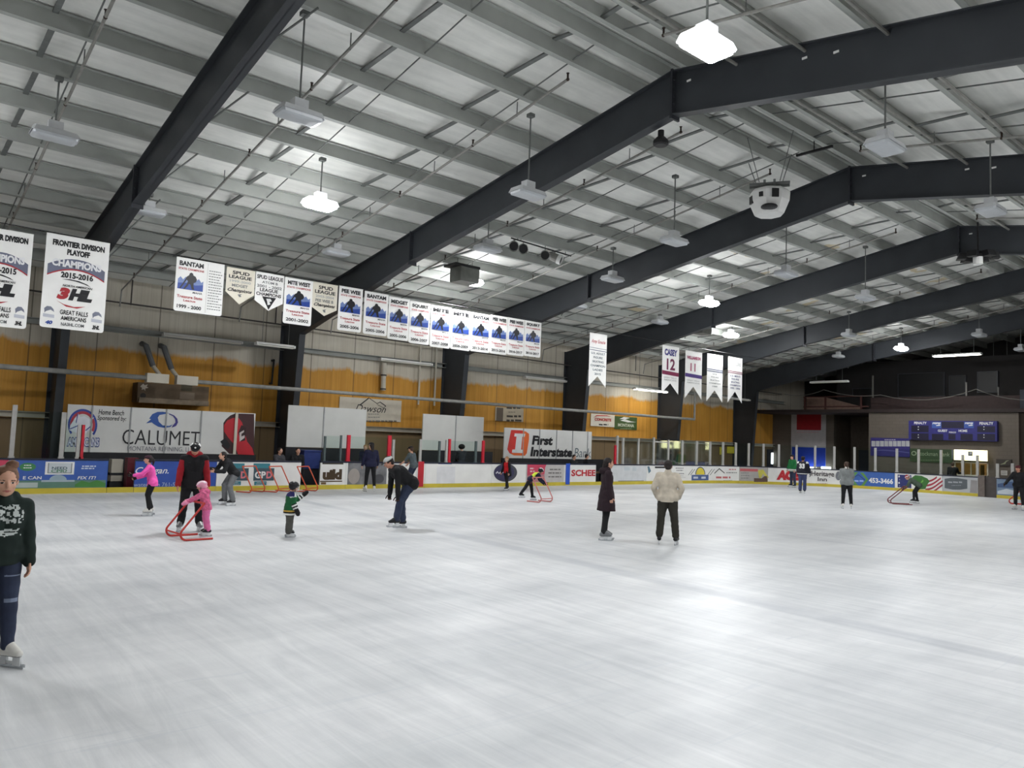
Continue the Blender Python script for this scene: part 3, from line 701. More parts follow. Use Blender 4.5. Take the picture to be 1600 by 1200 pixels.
def stanchion(px, ztop, label, M=M_stan, w=0.06, name='stanchion'):
    u = s_at(px); b = MB(); n_ = path(u)[0]
    strip(b, u-w, u+w, Z_BOARD+0.001, ztop, -0.095, -0.015); strip(b, u-w*1.3, u+w*1.3, Z_BOARD+0.001, Z_BOARD+0.05, -0.105, -0.005)
    o = b.build(name, M, None, loc=n_+V(0, 0, Z_BOARD)); tag(o, label, 'glass post', 'posts holding the rink glass'); return o
def pane(pa, pb, ztop, label, w=0.065):
    a, c = s_at(pa)+w, s_at(pb)-w; b = MB(); strip(b, a, c, Z_BOARD+0.002, ztop, -0.066, -0.05)
    o = b.build('rink_shield', M_glass, None, loc=path((a+c)/2)[0]+V(0, 0, Z_BOARD)); tag(o, label, 'glass pane', 'clear panes above the boards')
stanchion(15, 2.55, 'tall pale glass post above the blue board, leftmost in the picture'); stanchion(93, 2.4, 'pale glass post above the laptop picture'); stanchion(119.5, 2.05, 'short pale post beside the red post left of the bench sign')
stanchion(124.5, 2.05, 'red padded post in front of the blue and red emblem', M_redpad, 0.05, 'padded_post')
pane(15, 93, 2.4, 'clear glass pane between the two leftmost posts')
pane(93, 118, 2.2, 'clear narrow glass pane left of the home bench')
PB = [(506, M_gpole, 1.95, 0.035), (531, M_gpole, 2.0, 0.03), (543, M_redpad, 2.02, 0.065), (607, M_redpad, 2.06, 0.075), (613.5, M_stan, 1.9, 0.05), (656, M_stan, 1.95, 0.05), (686, M_gpole, 1.9, 0.04), (697, M_stan, 1.95, 0.045), (701.5, M_redpad, 2.0, 0.05), (743, M_gpole, 1.95, 0.045), (754.5, M_redpad, 1.98, 0.055)]
WH = {506: 'in front of the wide white board divider', 531: 'left of the first red post', 686: 'just left of the third red post', 743: 'just left of the fourth red post', 543: 'in front of the wide white board', 607: 'left of the skater in the grey shirt', 701.5: 'left of the dark silhouette', 754.5: 'right of the dark silhouette', 613.5: 'beside the red post near the grey shirt', 656: 'standing above the red centre line', 697: 'beside the red post left of the silhouette'}
for px, M, zt_, w in PB:
    nm = {M_gpole.name: 'thin dark glass post', M_redpad.name: 'red padded post', M_stan.name: 'short pale post'}[M.name]
    stanchion(px, zt_, '%s %s' % (nm, WH[px]), M, w, 'padded_post' if M is M_redpad else 'stanchion')
for a, c, d_ in ((506, 531, 'left of the first red post'), (543, 607, 'behind the woman in navy'), (613.5, 656, 'behind the skater in the grey shirt'), (656, 686, 'right of the red centre line'), (701.5, 743, 'in front of the dark silhouette')):
    pane(a, c, 1.97 if a < 656 else 1.93, 'low greenish glass pane %s' % d_)
RP = [964.5, 973.5, 997.5, 1021.5, 1044.5, 1066.5, 1089, 1110, 1130, 1150, 1170, 1193, 1217, 1244.5, 1273.5, 1303.5, 1335, 1367.5, 1401, 1435, 1470, 1504, 1527]
for i, px in enumerate(RP):
    stanchion(px, 2.46 if px in (964.5, 1021.5) else 2.36 if px < 1500 else 2.15, 'pale glass post, number %d rightward from the red post behind the long coat' % (i+1) if False else 'pale glass post on the right boards, %s' % (ORD[i]+' from its left end' if i < 12 else ORD[len(RP)-1-i]+' from its right end'), M_stan, 0.055 if px < 1000 else 0.062)
for i, (a, c) in enumerate(zip(RP[1:], RP[2:])):
    pane(a, c, 2.32 if c < 1500 else 2.1, 'clear glass pane on the right boards, %s' % (ORD[i]+' from its left end' if i < 11 else ORD[len(RP)-3-i]+' from its right end'), 0.068)
u = s_at(958.5); stanchion(961.5, 1.98, 'red padded post behind the head of the woman in the long coat', M_redpad, 0.05, 'padded_post')
b = MB(); a, c = s_at(1023), s_at(1043); strip(b, a, c, 2.2, 2.26, -0.09, -0.03); o = b.build('glass_crossbar', M_stan, None, loc=path(a)[0]+V(0, 0, 2.2)); tag(o, 'short pale crossbar between two glass posts above the beige coat', 'crossbar')
stanchion(1558.5, 1.75, 'pale glass post right of the service gate', M_stan, 0.07); stanchion(1582, 1.8, 'pale glass post beside the skater in black at the right edge', M_stan, 0.07)

# ---------------- bench side: low dark walls, large signs, bins
M_bench = mat('bench_black', (26, 27, 32), 0.6, var=0.15)
Y2 = 27.4; S2Y = SurfY(Y2)
for xl, xr, h, lab in ((100, 400, 1.17, 'black half wall under the home bench sign'), (446, 574, 1.47, 'black half wall under the wide white board'), (655, 770, 1.47, 'black half wall under the smaller white board'), (786, 945, 1.2, 'black half wall under the red-orange logo sign')):
    x0, x1 = atY(xl, 715, Y2).x, atY(xr, 715, Y2).x; b = MB(); b.box((x0, Y2+0.02, -0.03), (x1, Y2+0.14, h)); o = b.build('half_wall', M_bench, None, loc=((x0+x1)/2, Y2, 0)); tag(o, lab, 'half wall', 'half walls behind the benches')
def sign(xl, xr, z0, z1, label, Y=Y2, M=None, name='sign_board', th=0.05, posts=(), cat='sign', legs=None):
    x0, x1 = atY(xl, 670, Y).x, atY(xr, 670, Y).x
    t = thing(name, label, cat, ((x0+x1)/2, Y, z0))
    b = MB(); b.box((x0, Y, z0), (x1, Y+th, z1)); b.build('panel', M or M_wht, t)
    for px in posts:
        x = atY(px, 670, Y).x; b = MB(); b.box((x-0.022, Y-0.025, z0), (x+0.022, Y-0.001, z1)); b.build('divider', mat('divider_grey', (146, 148, 148), 0.5), t)
    return t
D = SurfY(Y2)
t = sign(103.5, 398, 1.18, 2.68, 'long white home bench sign with a blue swirl logo and black capitals', M=mat('sign_white', (206, 206, 203), 0.5, var=0.05, scale=1.5), posts=(142, 203, 258.5, 313.5))
ell(D, t, 129, 664, 23, 25, C(48, 70, 150), 'emblem_ring', a0=-40, a1=215, inner=0.86); ell(D, t, 129, 664, 19.6, 21.5, C(170, 50, 66), 'emblem_ring', a0=-30, a1=205, inner=0.8)
poly(D, t, [(110, 664), (116, 655), (121, 652), (122, 646), (125, 652), (132, 650), (140, 655), (147, 652), (141, 660), (143, 668), (136, 676), (128, 680), (118, 676), (108, 672)], C(216, 218, 226), 'emblem_figure', d=0.011)
mb = MB()
for a, c in (((121, 646), (118, 660)), ((108, 670), (122, 664)), ((122, 664), (133, 672)), ((133, 672), (143, 664))): poly(D, None, [a, c, (c[0]+1.2, c[1]+1.2), (a[0]+1.2, a[1]+1.2)], None, mb=mb, d=0.014)
mb.build('emblem_lines', C(70, 84, 150), t)
txt(D, t, 'AMERICANS', 104.5, 155.5, 683, 698.5, C(60, 76, 140), bold=0.09, d=0.012); txt(D, t, 'AMERICANS', 105.5, 154.5, 684.5, 697, C(206, 210, 224), bold=0.03, d=0.016)
txt(D, t, 'Home Bench', 154, 194, 640.5, 648.5, K_blk, shear=0.15, bold=0.01, skew=-2); txt(D, t, 'Sponsored by:', 152, 197.5, 650, 659, K_blk, shear=0.15, bold=0.01, skew=-2)
poly(D, t, [(228, 661.5), (236, 655), (233, 654), (238, 647), (246, 643.6), (255, 643.4), (264, 645.5), (257, 647), (249, 648.5), (246.5, 652.5), (248, 659), (254, 664.5), (264, 665.5), (270, 663), (266, 667), (257, 668.6), (247, 666.8), (240, 662.5), (237, 660)], C(44, 82, 152), 'logo_swirl', d=0.011)
poly(D, t, [(264, 645.8), (272, 649), (277, 654.5), (278, 660), (275, 665.5), (268, 668.3), (270, 664.5), (274, 660), (273.5, 655), (270, 650), (264, 647.5)], C(64, 60, 130), 'logo_swirl', d=0.011)
txt(D, t, 'CALUMET', 191, 312.5, 672.5, 695.5, K_blk, bold=-0.005, d=0.012); txt(D, t, 'MONTANA REFINING, LLC', 199, 303, 698, 706, C(96, 98, 110), bold=-0.005, d=0.012)
poly(D, t, [(349, 661), (353, 655), (360, 649), (368, 646), (397, 647), (397, 711), (358, 709), (352, 703), (346, 697), (349, 690)], C(60, 30, 32), 'printed_player', d=0.006)
poly(D, t, [(350, 664), (355, 657), (364, 653), (372, 652), (378, 660), (386, 690), (394, 700), (397, 711), (372, 710), (366, 695), (356, 683), (350, 674)], C(176, 32, 44), 'printed_jersey', d=0.009)
poly(D, t, [(344, 690), (352, 684), (360, 696), (356, 702), (350, 698)], K_blk, 'printed_glove', d=0.012); poly(D, t, [(377, 664), (384, 668), (383, 688), (376, 690), (372, 676)], C(44, 20, 22), 'printed_number', d=0.012); poly(D, t, [(374, 676), (381, 672), (381, 675), (377, 678), (377, 682), (382, 680), (382, 684), (374, 690)], C(190, 180, 178), 'printed_letter', d=0.015)
b = MB(); x = atY(368, 670, Y2).x; b.box((x-0.05, Y2-0.05, 1.18), (x+0.05, Y2-0.021, 2.68)); b.build('divider', M_offw, t)
sign(449, 571.5, 1.49, 3.07, 'wide blank white board with one grey divider behind the bench', M=mat('blank_white', (190, 190, 186), 0.5, var=0.05, scale=1.5), posts=(505,))
sign(660.5, 755.5, 1.49, 3.04, 'smaller blank white board behind the penalty box', M=mat('blank_white', (190, 190, 186)), posts=(712,))
t = sign(788.5, 925, 1.2, 2.62, 'white sign with a red and orange block letter and black bank name', M=mat('sign_white', (206, 206, 203)), posts=(818, 843.5, 870, 895, 918.5))
poly(D, t, [(798.5, 671.8), (816, 672.5), (822, 674.5), (826.5, 678), (826.5, 686), (823, 708), (820, 712), (803, 711.5), (796, 708), (792.5, 702), (794, 694)], C(196, 52, 46), 'logo_block', d=0.006)
poly(D, t, [(816, 672.5), (822, 674.5), (826.5, 678), (826.5, 686), (823, 708), (820, 712), (803, 711.5), (797, 708.5), (815, 708)], C(212, 98, 44), 'logo_shade', d=0.009)
poly(D, t, [(804, 677.2), (820.5, 677.8), (819.5, 682.5), (815.8, 682.3), (813.8, 702.5), (817.5, 702.8), (817, 708), (799.5, 707.3), (800.3, 702.3), (804.5, 702.4), (806.8, 682.2), (803.2, 682)], C(206, 208, 208), 'logo_letter', d=0.013)
txt(D, t, 'First', 831, 863.5, 681, 695.5, K_blk, shear=0.12, bold=0.05, d=0.012); txt(D, t, 'Interstate', 828.5, 894, 699, 713.8, K_blk, shear=0.12, bold=0.05, d=0.012); txt(D, t, 'Bank', 897.5, 923, 700.5, 714.5, K_slate, shear=0.12, bold=-0.01, d=0.012)
# player bench and things behind the open gates
def bench(xl, xr, lab, seat=0.52, plat=0.18):
    x0, x1 = atY(xl, 715, 26.9).x, atY(xr, 715, 26.9).x; t = thing('player_bench', lab, 'bench', ((x0+x1)/2, 26.95, 0), 'benches behind the boards')
    MB().box((x0, 26.6, seat-0.06), (x1, 27.1, seat)).build('seat', mat('bench_wood', (120, 92, 62), 0.6), t)
    n = 4
    for i in range(n):
        x = x0+0.2+(x1-x0-0.4)*i/(n-1); MB().box((x-0.04, 26.75, plat), (x+0.04, 27.05, seat-0.06)).build('leg', M_bench, t)
    MB().box((x0, 26.05, -0.03), (x1, 27.35, plat)).build('platform', mat('rubber_floor', (40, 40, 42), 0.8), t)
bench(212, 390, 'wooden bench behind the blue script board'); bench(410, 467, 'wooden bench under the two seated women', 0.62, 0.17); bench(665, 765, 'wooden bench behind the dark silhouette', 0.88, 0.42); bench(870, 945, 'wooden bench under the bank sign', 0.59, 0.14)
x0, x1 = atY(472.5, 715, 26.75).x, atY(498, 715, 26.75).x
t = thing('equipment_bin', 'dark blue bin standing in the open gate', 'bin', ((x0+x1)/2, 26.75, 0.0)); MB().box((x0, 26.6, 0.72), (x1, 27.2, 1.35)).build('body', mat('blue_plastic', (38, 52, 110), 0.5), t); MB().box((x0+0.05, 26.65, 0.3), (x1-0.05, 27.15, 0.72)).build('base', M_bench, t); MB().box((x0-0.02, 26.57, 1.35), (x1+0.02, 27.22, 1.4)).build('lid', mat('blue_plastic', (38, 52, 110), 0.5), t)
t = thing('storage_box', 'pale boxes seen through the open bench gate', 'box', (atY(181, 745, 27.0).x, 27.0, 0)); xa, xb = atY(172, 745, 27).x, atY(190, 745, 27).x
MB().box((xa, 26.9, 0.55), (xb, 27.3, 0.98)).build('upper_box', M_offw, t); MB().box((xa, 26.9, 0.28), (xb, 27.3, 0.47)).build('lower_box', M_offw, t); MB().box((xa-0.03, 26.88, -0.03), (xb+0.03, 27.32, 0.26)).build('stand', M_bench, t); MB().box((xa-0.03, 26.88, 0.475), (xb+0.03, 27.32, 0.545)).build('shelf', M_bench, t)
x = atY(199, 745, 26.9).x; t = MB().box((x-0.12, 26.5, -0.03), (x+0.2, 26.85, 1.05)).build('gate_pad', mat('maroon_vinyl', (92, 24, 36), 0.5), None, loc=(x, 27, 0)); tag(t, 'dark red padded gate leaf in the open bench gate', 'gate pad')

# ---------------- things on the left wall
Y3 = YW-0.06; W3 = SurfY(Y3)
def wallsign(xl, xr, yt, yb, M, label, name='wall_sign', th=0.03):
    (x0, za), (x1, zb) = W3.uv(xl, yt), W3.uv(xr, yb); t = thing(name, label, 'sign', ((x0+x1)/2, Y3, zb)); MB().box((x0, Y3, zb), (x1, Y3+th, za)).build('panel', M, t); return t
t = wallsign(531, 626, 619.5, 659.5, C(196, 188, 172), 'cream banner with a mountain outline on the left wall', 'wall_banner')
mb = MB()
for a, c, w in (((562, 632), (576, 621), 2.2), ((576, 621), (589, 630), 1.2), ((589, 630), (594, 627.5), 1.2), ((594, 627.5), (603, 634), 1.6), ((603, 634), (599, 637), 1.0), ((599, 637), (589, 631.5), .8)): poly(W3, None, [a, c, (c[0], c[1]+w), (a[0], a[1]+w)], None, mb=mb, d=DEC)
mb.build('printed_mountain', K_blk, t); txt(W3, t, 'Dawson', 555, 603, 633, 644, K_blk, shear=0.4, bold=0.0, skew=2); bars(W3, t, 574, 598, [647, 652], 1.2, K_gray); bars(W3, t, 571, 622, [658], 2.2, C(110, 104, 92), ragged=0.05)
t = wallsign(774.5, 817.5, 635.5, 659.5, C(176, 164, 142), 'small cream sign with a dark picture at its left'); rect(W3, t, 775.5, 786, 637, 658, C(92, 80, 66), 'printed_picture'); bars(W3, t, 791, 816, [637.5], 2.6, C(60, 54, 46), ragged=0.05); bars(W3, t, 791, 815, [650.5, 657], 3, C(60, 54, 46), ragged=0.05); bars(W3, t, 793, 808, [644], 1.2, C(120, 110, 96))
t = wallsign(923.5, 960, 646, 667.5, C(224, 216, 200), 'small white sign with red lettering on the left wall'); txt(W3, t, 'CONCRETE', 929, 955, 653.5, 658, C(184, 44, 40), bold=0.05); bars(W3, t, 935, 951, [663.5], 2, K_blk, ragged=0.1); poly(W3, t, [(927, 653), (932, 648.6), (948, 649), (956, 651), (948, 650.3), (933, 650)], C(200, 60, 54), 'printed_swoosh')
t = wallsign(960.8, 995, 650, 672, C(70, 92, 48), 'small green sign with a white swoosh on the left wall'); poly(W3, t, [(968, 654.5), (975, 651.5), (984, 653), (977, 655), (986, 658.5), (994, 659.5), (981, 660), (969, 657), (976, 654.8)], K_wht, 'printed_swoosh'); txt(W3, t, 'MONTANA', 965.5, 990.5, 662, 667, C(206, 210, 190), bold=0.03); bars(W3, t, 967, 990, [670], 1.1, C(160, 170, 130))
for xl, xr, yt, yb, lab in ((1125, 1131, 698.5, 710.5, 'narrow yellow notice behind the glass'), (1136.5, 1147, 697.5, 708.5, 'square yellow notice behind the glass')):
    t = wallsign(xl, xr, yt, yb, C(226, 210, 72), lab, 'notice')
# weathered display box with two flues
Yb = 28.75; SB_ = SurfY(Yb)
(x0, z1), (x1, z0) = SB_.uv(216, 597), SB_.uv(325, 634)
t = thing('display_box', 'weathered brown display box under the thick wall pipe', 'display box', ((x0+x1)/2, Yb, z0))
MB().box((x0, Yb, z0), (x1, YW-0.02, z1)).build('cabinet', mat('weathered_board', (104, 88, 70), 0.8, var=0.45, scale=1.3), t)
MB().box((x0+0.05, Yb-0.08, z0-0.02), (x1, Yb-0.001, z0+0.16)).build('ledge', mat('weathered_ledge', (136, 122, 104), 0.8, var=0.2), t)
poly(SB_, t, [(219, 604), (222, 601), (224, 599.5), (226, 602), (231, 600.5), (229, 604), (232, 606), (227, 607), (227, 611), (225, 608), (221, 609), (222, 606)], C(190, 180, 166), 'leaf_decal'); ell(SB_, t, 223.5, 618, 4.5, 4, C(34, 28, 24), 'dark_disc'); rect(SB_, t, 281, 304, 613, 624, C(126, 110, 92), 'pale_patch'); rect(SB_, t, 283, 300, 602, 611, C(72, 66, 46), 'dark_patch')
for (ax, ay), (bx_, by_), (cx_, cy_) in (((222, 537), (228, 540), (239, 572)), ((251, 540.5), (256, 542), (268, 577))):
    t = thing('exhaust_flue', 'slanting grey flue pipe above the display box, %s of two' % ('left' if ax < 240 else 'right'), 'flue', atY(cx_, cy_, 29.0), 'flues above the display box')
    b = MB(); b.tube([atY(ax, ay, 29.3), atY(bx_, by_, 28.95), atY(cx_, cy_, 28.8)], 0.1, 10); b.build('pipe', M_edge, t)
    b = MB(); b.tube([atY(cx_, cy_, 28.8), atY(cx_+11, cy_+14, 28.7)], 0.07, 8); b.build('elbow', M_offw, t)
# double door with lit windows at the far corner of the wall
b = MB(); (x0, z1), (x1, z0) = W3.uv(1199, 702), W3.uv(1219.5, 738)
M_door = mat('door_dark', (46, 50, 60), 0.5)
t = thing('door_1', 'dark double door with two lit white windows', 'door', ((x0+x1)/2, Y3, 0)); t['kind'] = 'structure'
MB().box((x0, Y3, 0), (x1, Y3+0.04, z1)).build('door_leaf', M_door, t)
M_lit = mat('lit_window', (240, 246, 250), 0.4, var=0, emit=(240, 246, 255), estr=2.2)
for a, c in ((1204.8, 1210.2), (1211.7, 1216.6)): rect(W3, t, a, c, 707.5, 725, M_lit, 'lit_glass', d=0.01)
t = wallsign(1213, 1218, 696, 702, mat('exit_red', (190, 50, 44), 0.5, var=0, emit=(220, 60, 50), estr=0.25), 'small red exit sign above the double door', 'exit_sign')
# ================================================================== BANNERS
YB_ = 22.3; BN = SurfY(YB_)
M_cloth = mat('banner_cloth', (240, 239, 236), 0.8, var=0.04, scale=2); M_cream = mat('banner_cream', (224, 218, 202), 0.8, var=0.05, scale=2)
P_blue, P_mtn, P_red = C(40, 70, 150), C(110, 130, 180), C(170, 40, 50)
def wire(pts, r, label, name='banner_wire'):
    b = MB(); b.tube(pts, r, 6); o = b.build(name, M_blk, None, loc=pts[0]); tag(o, label, 'wire')
def banner(xl, xr, yl, yr, bl, br, label, tip=None, notch=None, M=None, group='championship banners on the long wire'):
    """cloth given by its picture corners; hangs with a slight belly and has real thickness"""
    x0 = (BN.uv(xl, yl)[0]+BN.uv(xl, bl)[0])/2; x1 = (BN.uv(xr, yr)[0]+BN.uv(xr, br)[0])/2
    zt_ = (BN.uv(xl, yl)[1]+BN.uv(xr, yr)[1])/2; zb = (BN.uv(xl, bl)[1]+BN.uv(xr, br)[1])/2
    t = thing('banner', label, 'banner', ((x0+x1)/2, YB_, zt_), group)
    if tip: out = [(x0, zt_), (x0, zb), ((x0+x1)/2, BN.uv((xl+xr)/2, tip)[1]), (x1, zb), (x1, zt_)]
    elif notch: out = [(x0, zt_), (x0, zb), ((x0+x1)/2, BN.uv((xl+xr)/2, notch)[1]), (x1, zb), (x1, zt_)]
    else:
        r = 0.06; out = [(x0, zt_), (x0, zb+r), (x0+r*0.3, zb+r*0.3), (x0+r, zb), (x1-r, zb), (x1-r*0.3, zb+r*0.3), (x1, zb+r), (x1, zt_)]
    b = MB(); b.prism([(u, YB_, v) for u, v in out], (0, 0.006, 0)); o = b.build('cloth', M or M_cloth, t); fix_normals(o)
    b = MB(); b.tube([(x0, YB_+0.003, zt_), (x1, YB_+0.003, zt_)], 0.015, 6); b.build('top_hem', M or M_cloth, t)
    t['dims'] = 0; del t['dims']
    return t, (x0, x1, zb, zt_)
def T(t, R, text, a, b, c, d, M, **k):   # text in fractions of the banner rectangle, c/d measured downward
    x0, x1, zb, z1 = R; h = z1-zb
    return txtuv(BN, t, text, x0+(x1-x0)*a, x0+(x1-x0)*b, z1-h*d, z1-h*c, M, d=0.01, **k)
def PF(t, R, pts, M, name, d=0.006):
    x0, x1, zb, z1 = R; h = z1-zb; return polyuv(BN, t, [(x0+(x1-x0)*a, z1-h*b) for a, b in pts], M, name, d)
def frontier(xl, xr, yl, yr, bl, br, label, rows, year):
    t, R = banner(xl, xr, yl, yr, bl, br, label)
    T(t, R, 'FRONTIER DIVISION', 0.1, 0.92, 0.05, 0.115, K_blk, bold=0.055)
    if rows: T(t, R, 'PLAYOFF', 0.33, 0.69, 0.135, 0.2, K_blk, bold=0.055)
    arc = [(0.05+0.9*i/10, 0.235+0.0+0.16*((i-5)/5)**2*0.55) for i in range(11)]
    lo = [(x, y+0.11) for x, y in arc[::-1]]
    PF(t, R, arc+lo, C(104, 108, 128), 'printed_arch', 0.006)
    PF(t, R, [(x, y+0.108) for x, y in arc]+[(x, y+0.122) for x, y in arc[::-1]], P_red, 'printed_line', 0.007)
    T(t, R, 'CHAMPIONS', 0.11, 0.89, 0.255, 0.335, C(228, 228, 230), bold=0.05)
    T(t, R, year, 0.26, 0.77, 0.385, 0.45, K_blk, bold=0.04)
    T(t, R, 'NORTH AMERICAN', 0.3, 0.77, 0.52, 0.545, K_blk, shear=0.2)
    PF(t, R, [(0.28, 0.468), (0.4, 0.458), (0.55, 0.465), (0.68, 0.49), (0.74, 0.513), (0.62, 0.49), (0.5, 0.475), (0.4, 0.47)], K_blk, 'printed_swoosh')
    T(t, R, '3', 0.22, 0.42, 0.555, 0.685, P_red, shear=0.25, bold=0.08); T(t, R, 'HL', 0.4, 0.78, 0.555, 0.685, K_blk, shear=0.25, bold=0.08)
    PF(t, R, [(0.22, 0.70), (0.34, 0.735), (0.5, 0.752), (0.68, 0.735), (0.55, 0.765), (0.38, 0.758)], P_red, 'printed_swoosh')
    T(t, R, 'GREAT FALLS', 0.29, 0.73, 0.795, 0.845, K_blk); T(t, R, 'AMERICANS', 0.31, 0.71, 0.86, 0.905, K_blk); T(t, R, 'NA3HL.COM', 0.32, 0.68, 0.93, 0.965, C(90, 92, 96))
    for a in (0.12, 0.87):
        PF(t, R, [(a-0.07+0.0, 0.80), (a-0.03, 0.775), (a+0.03, 0.775), (a+0.07, 0.80), (a+0.085, 0.83), (a+0.03, 0.81), (a-0.04, 0.83), (a-0.06, 0.85)], C(120, 124, 140), 'printed_emblem'); PF(t, R, [(a-0.08, 0.855), (a+0.09, 0.86), (a+0.09, 0.895), (a-0.08, 0.89)], C(190, 192, 202), 'printed_emblem')
    T(t, R, '40', 0.08, 0.19, 0.925, 0.965, P_blue, shear=0.2, bold=0.05); T(t, R, '3HL', 0.81, 0.93, 0.925, 0.97, K_blk, shear=0.25, bold=0.05)
frontier(-53, 47, 354, 361, 509, 511, 'large white division banner cut off by the left picture edge', False, '2014-2015')
frontier(67, 167, 367, 376, 514, 518, 'large white division playoff banner dated 2015-2016', True, '2015-2016')
def skater(t, R, a0, a1, c0, c1):
    f = lambda x, y: (a0+(a1-a0)*x, c0+(c1-c0)*y)
    PF(t, R, [f(*p) for p in ((0, 1), (0, .45), (.1, .3), (.2, .45), (.3, .28), (.42, .4), (.55, .32), (.7, .45), (.82, .3), (.92, .5), (1, .4), (1, 1))], P_mtn, 'printed_mountains', 0.006)
    PF(t, R, [f(*p) for p in ((0, 1), (0, .68), (.3, .62), (.7, .7), (1, .62), (1, 1))], P_blue, 'printed_ice', 0.008)
    PF(t, R, [f(*p) for p in ((.44, .06), (.5, 0), (.58, .05), (.58, .13), (.68, .2), (.74, .36), (.7, .52), (.62, .58), (.62, .78), (.66, .95), (.56, .96), (.5, .7), (.44, .66), (.38, .82), (.28, 1.0), (.22, 1.0), (.34, .72), (.39, .52), (.34, .44), (.24, .7), (.12, .98), (.07, .96), (.22, .6), (.34, .26), (.42, .17))], K_blk, 'printed_skater', 0.01)
def champ(px, title, years, label, names=False):
    t, R = banner(*px, label); w = 0.62 if names else 1.0
    T(t, R, title, .1*w, .9*w, .05, .14, K_blk, bold=0.05); T(t, R, 'STATE CHAMPIONS', .08*w, .92*w, .175, .215, P_red, bold=0.03)
    skater(t, R, .08*w, .92*w, .25, .58); T(t, R, 'MAHA', .58*w, .9*w, .605, .64, K_blk, shear=0.2)
    T(t, R, 'Treasure State', .08*w, .92*w, .69, .745, P_red, bold=0.02); T(t, R, 'League', .3*w, .7*w, .765, .82, P_red, bold=0.02); T(t, R, years, .1*w, .9*w, .87, .94, K_blk, bold=0.03)
    if names:
        x0, x1, zb, z1 = R; h = z1-zb; rnd = random.Random(3)
        for i in range(15):
            mb = MB(); v = z1-h*(.16+.052*i); L = .2+.12*rnd.random(); u = .68
            while u < .68+L:
                wd = .02+.03*rnd.random(); rectuv(BN, None, x0+(x1-x0)*u, x0+(x1-x0)*min(u+wd, .97), v-.012, v+.012, None, d=0.009, mb=mb); u += wd+.012
            mb.build('name_line', K_gray, t)
        PF(t, R, [(.645, .03), (.65, .03), (.65, .97), (.645, .97)], C(170, 166, 160), 'seam_line', 0.007)
champ((273.5, 348.5, 402, 413, 484, 496), 'BANTAM', '1999 - 2000', 'wide banner with a bantam skater and a list of names', True)
def pennant(px, tip, rows, label, cream=True, logo=False):
    t, R = banner(*px, label, tip=tip, M=M_cream if cream else M_cloth)
    for (s, a, b, c, d, M, sh) in rows: T(t, R, s, a, b, c, d, M, shear=sh, bold=0.03)
    if logo:
        PF(t, R, [(.25, .83), (.75, .83), (.5, 1.28)], K_blk, 'printed_triangle'); PF(t, R, [(.4, .9), (.55, .88), (.6, .96), (.52, 1.0), (.56, 1.08), (.46, 1.12), (.44, 1.0)], K_wht, 'printed_mark', 0.009)
    else: PF(t, R, [(.42, 1.06), (.58, 1.02), (.52, 1.08), (.56, 1.14), (.48, 1.16)], K_gray, 'printed_mark')
pennant((353.5, 398, 417.5, 424, 455, 462), 476, [('SPUD', .2, .8, .1, .24, K_blk, 0), ('LEAGUE', .08, .88, .28, .42, K_blk, 0), ('1999-2000', .12, .86, .48, .58, K_lgray, 0), ('MIDGET', .2, .76, .64, .76, K_gray, 0), ('Champions', .06, .92, .82, 1.0, K_blk, .5)], 'cream pointed pennant dated 1999-2000')
pennant((399, 443, 425, 431, 468, 476), 486, [('SPUD LEAGUE', .04, .96, .08, .22, K_blk, 0), ('ATOM B', .22, .78, .28, .37, K_gray, 0), ('2001 - 2002', .05, .93, .42, .52, K_gray, 0), ('LEAGUE', .16, .8, .54, .66, K_blk, 0), ('CHAMPIONS', .04, .92, .69, .81, K_blk, 0)], 'white pointed pennant with a black triangle', False, True)
champ((443.5, 487.5, 433, 440, 505, 510), 'MITE WEST', '2001-2002', 'banner titled mite west with a blue skater picture')
pennant((488.5, 527, 440.5, 446.5, 479, 486), 494, [('SPUD', .22, .8, .1, .24, K_blk, 0), ('LEAGUE', .08, .9, .28, .42, K_blk, 0), ('2003-2004', .12, .86, .48, .58, K_lgray, 0), ('PEE WEE B', .12, .84, .64, .76, K_gray, 0), ('Champions', .06, .92, .8, .97, K_blk, .5)], 'cream pointed pennant half behind the pee wee banner')
champ((528.5, 565.5, 447, 452, 516, 519.5), 'PEE WEE', '2005-2006', 'banner titled pee wee dated 2005-2006')
champ((568.5, 605.5, 454, 461.5, 521, 526), 'BANTAM', '2005-2006', 'narrow banner titled bantam dated 2005-2006')
champ((606.5, 639, 463, 469, 529, 533.5), 'MIDGET', '2005-2006', 'banner titled midget dated 2005-2006')
champ((639.5, 671.5, 470, 475.5, 535, 540), 'SQUIRT', '2006-2007', 'brightly lit banner dated 2006-2007')
champ((672.5, 704, 476, 482, 541.5, 545), 'MITE', '2007-2008', 'brightly lit banner dated 2007-2008')
champ((704.5, 735, 483, 487.5, 545, 549), 'MITE', '2008-2009', 'brightly lit banner dated 2008-2009')
champ((735.5, 765.5, 488, 493, 548, 552.5), 'BANTAM', '2013-2014', 'brightly lit banner dated 2013-2014')
champ((766, 792.5, 492, 496, 552, 555), 'PEE WEE', '2015-2016', 'banner titled pee wee dated 2015-2016')
champ((793, 819, 496.5, 500, 554, 557), 'PEE WEE', '2016-2017', 'banner titled pee wee dated 2016-2017')
champ((819.5, 845, 500.5, 505, 556, 559), 'SQUIRT', '2016-2017', 'last banner on the long wire, titled squirt')
zA, zB = BN.uv(100, 366)[1]+0.02, BN.uv(845, 502)[1]+0.03
wire([V(-4, YB_+0.02, zA+0.05), V(BN.uv(400, 424)[0], YB_+0.02, (zA+zB)/2-0.02), V(BN.uv(850, 504)[0], YB_+0.02, zB), V(36.75, YB_+0.02, zB)], 0.012, 'thin dark wire carrying the row of banners')
def tail(px, notch, label):
    return banner(*px, label, notch=notch, group='swallow-tailed banners at the far end')
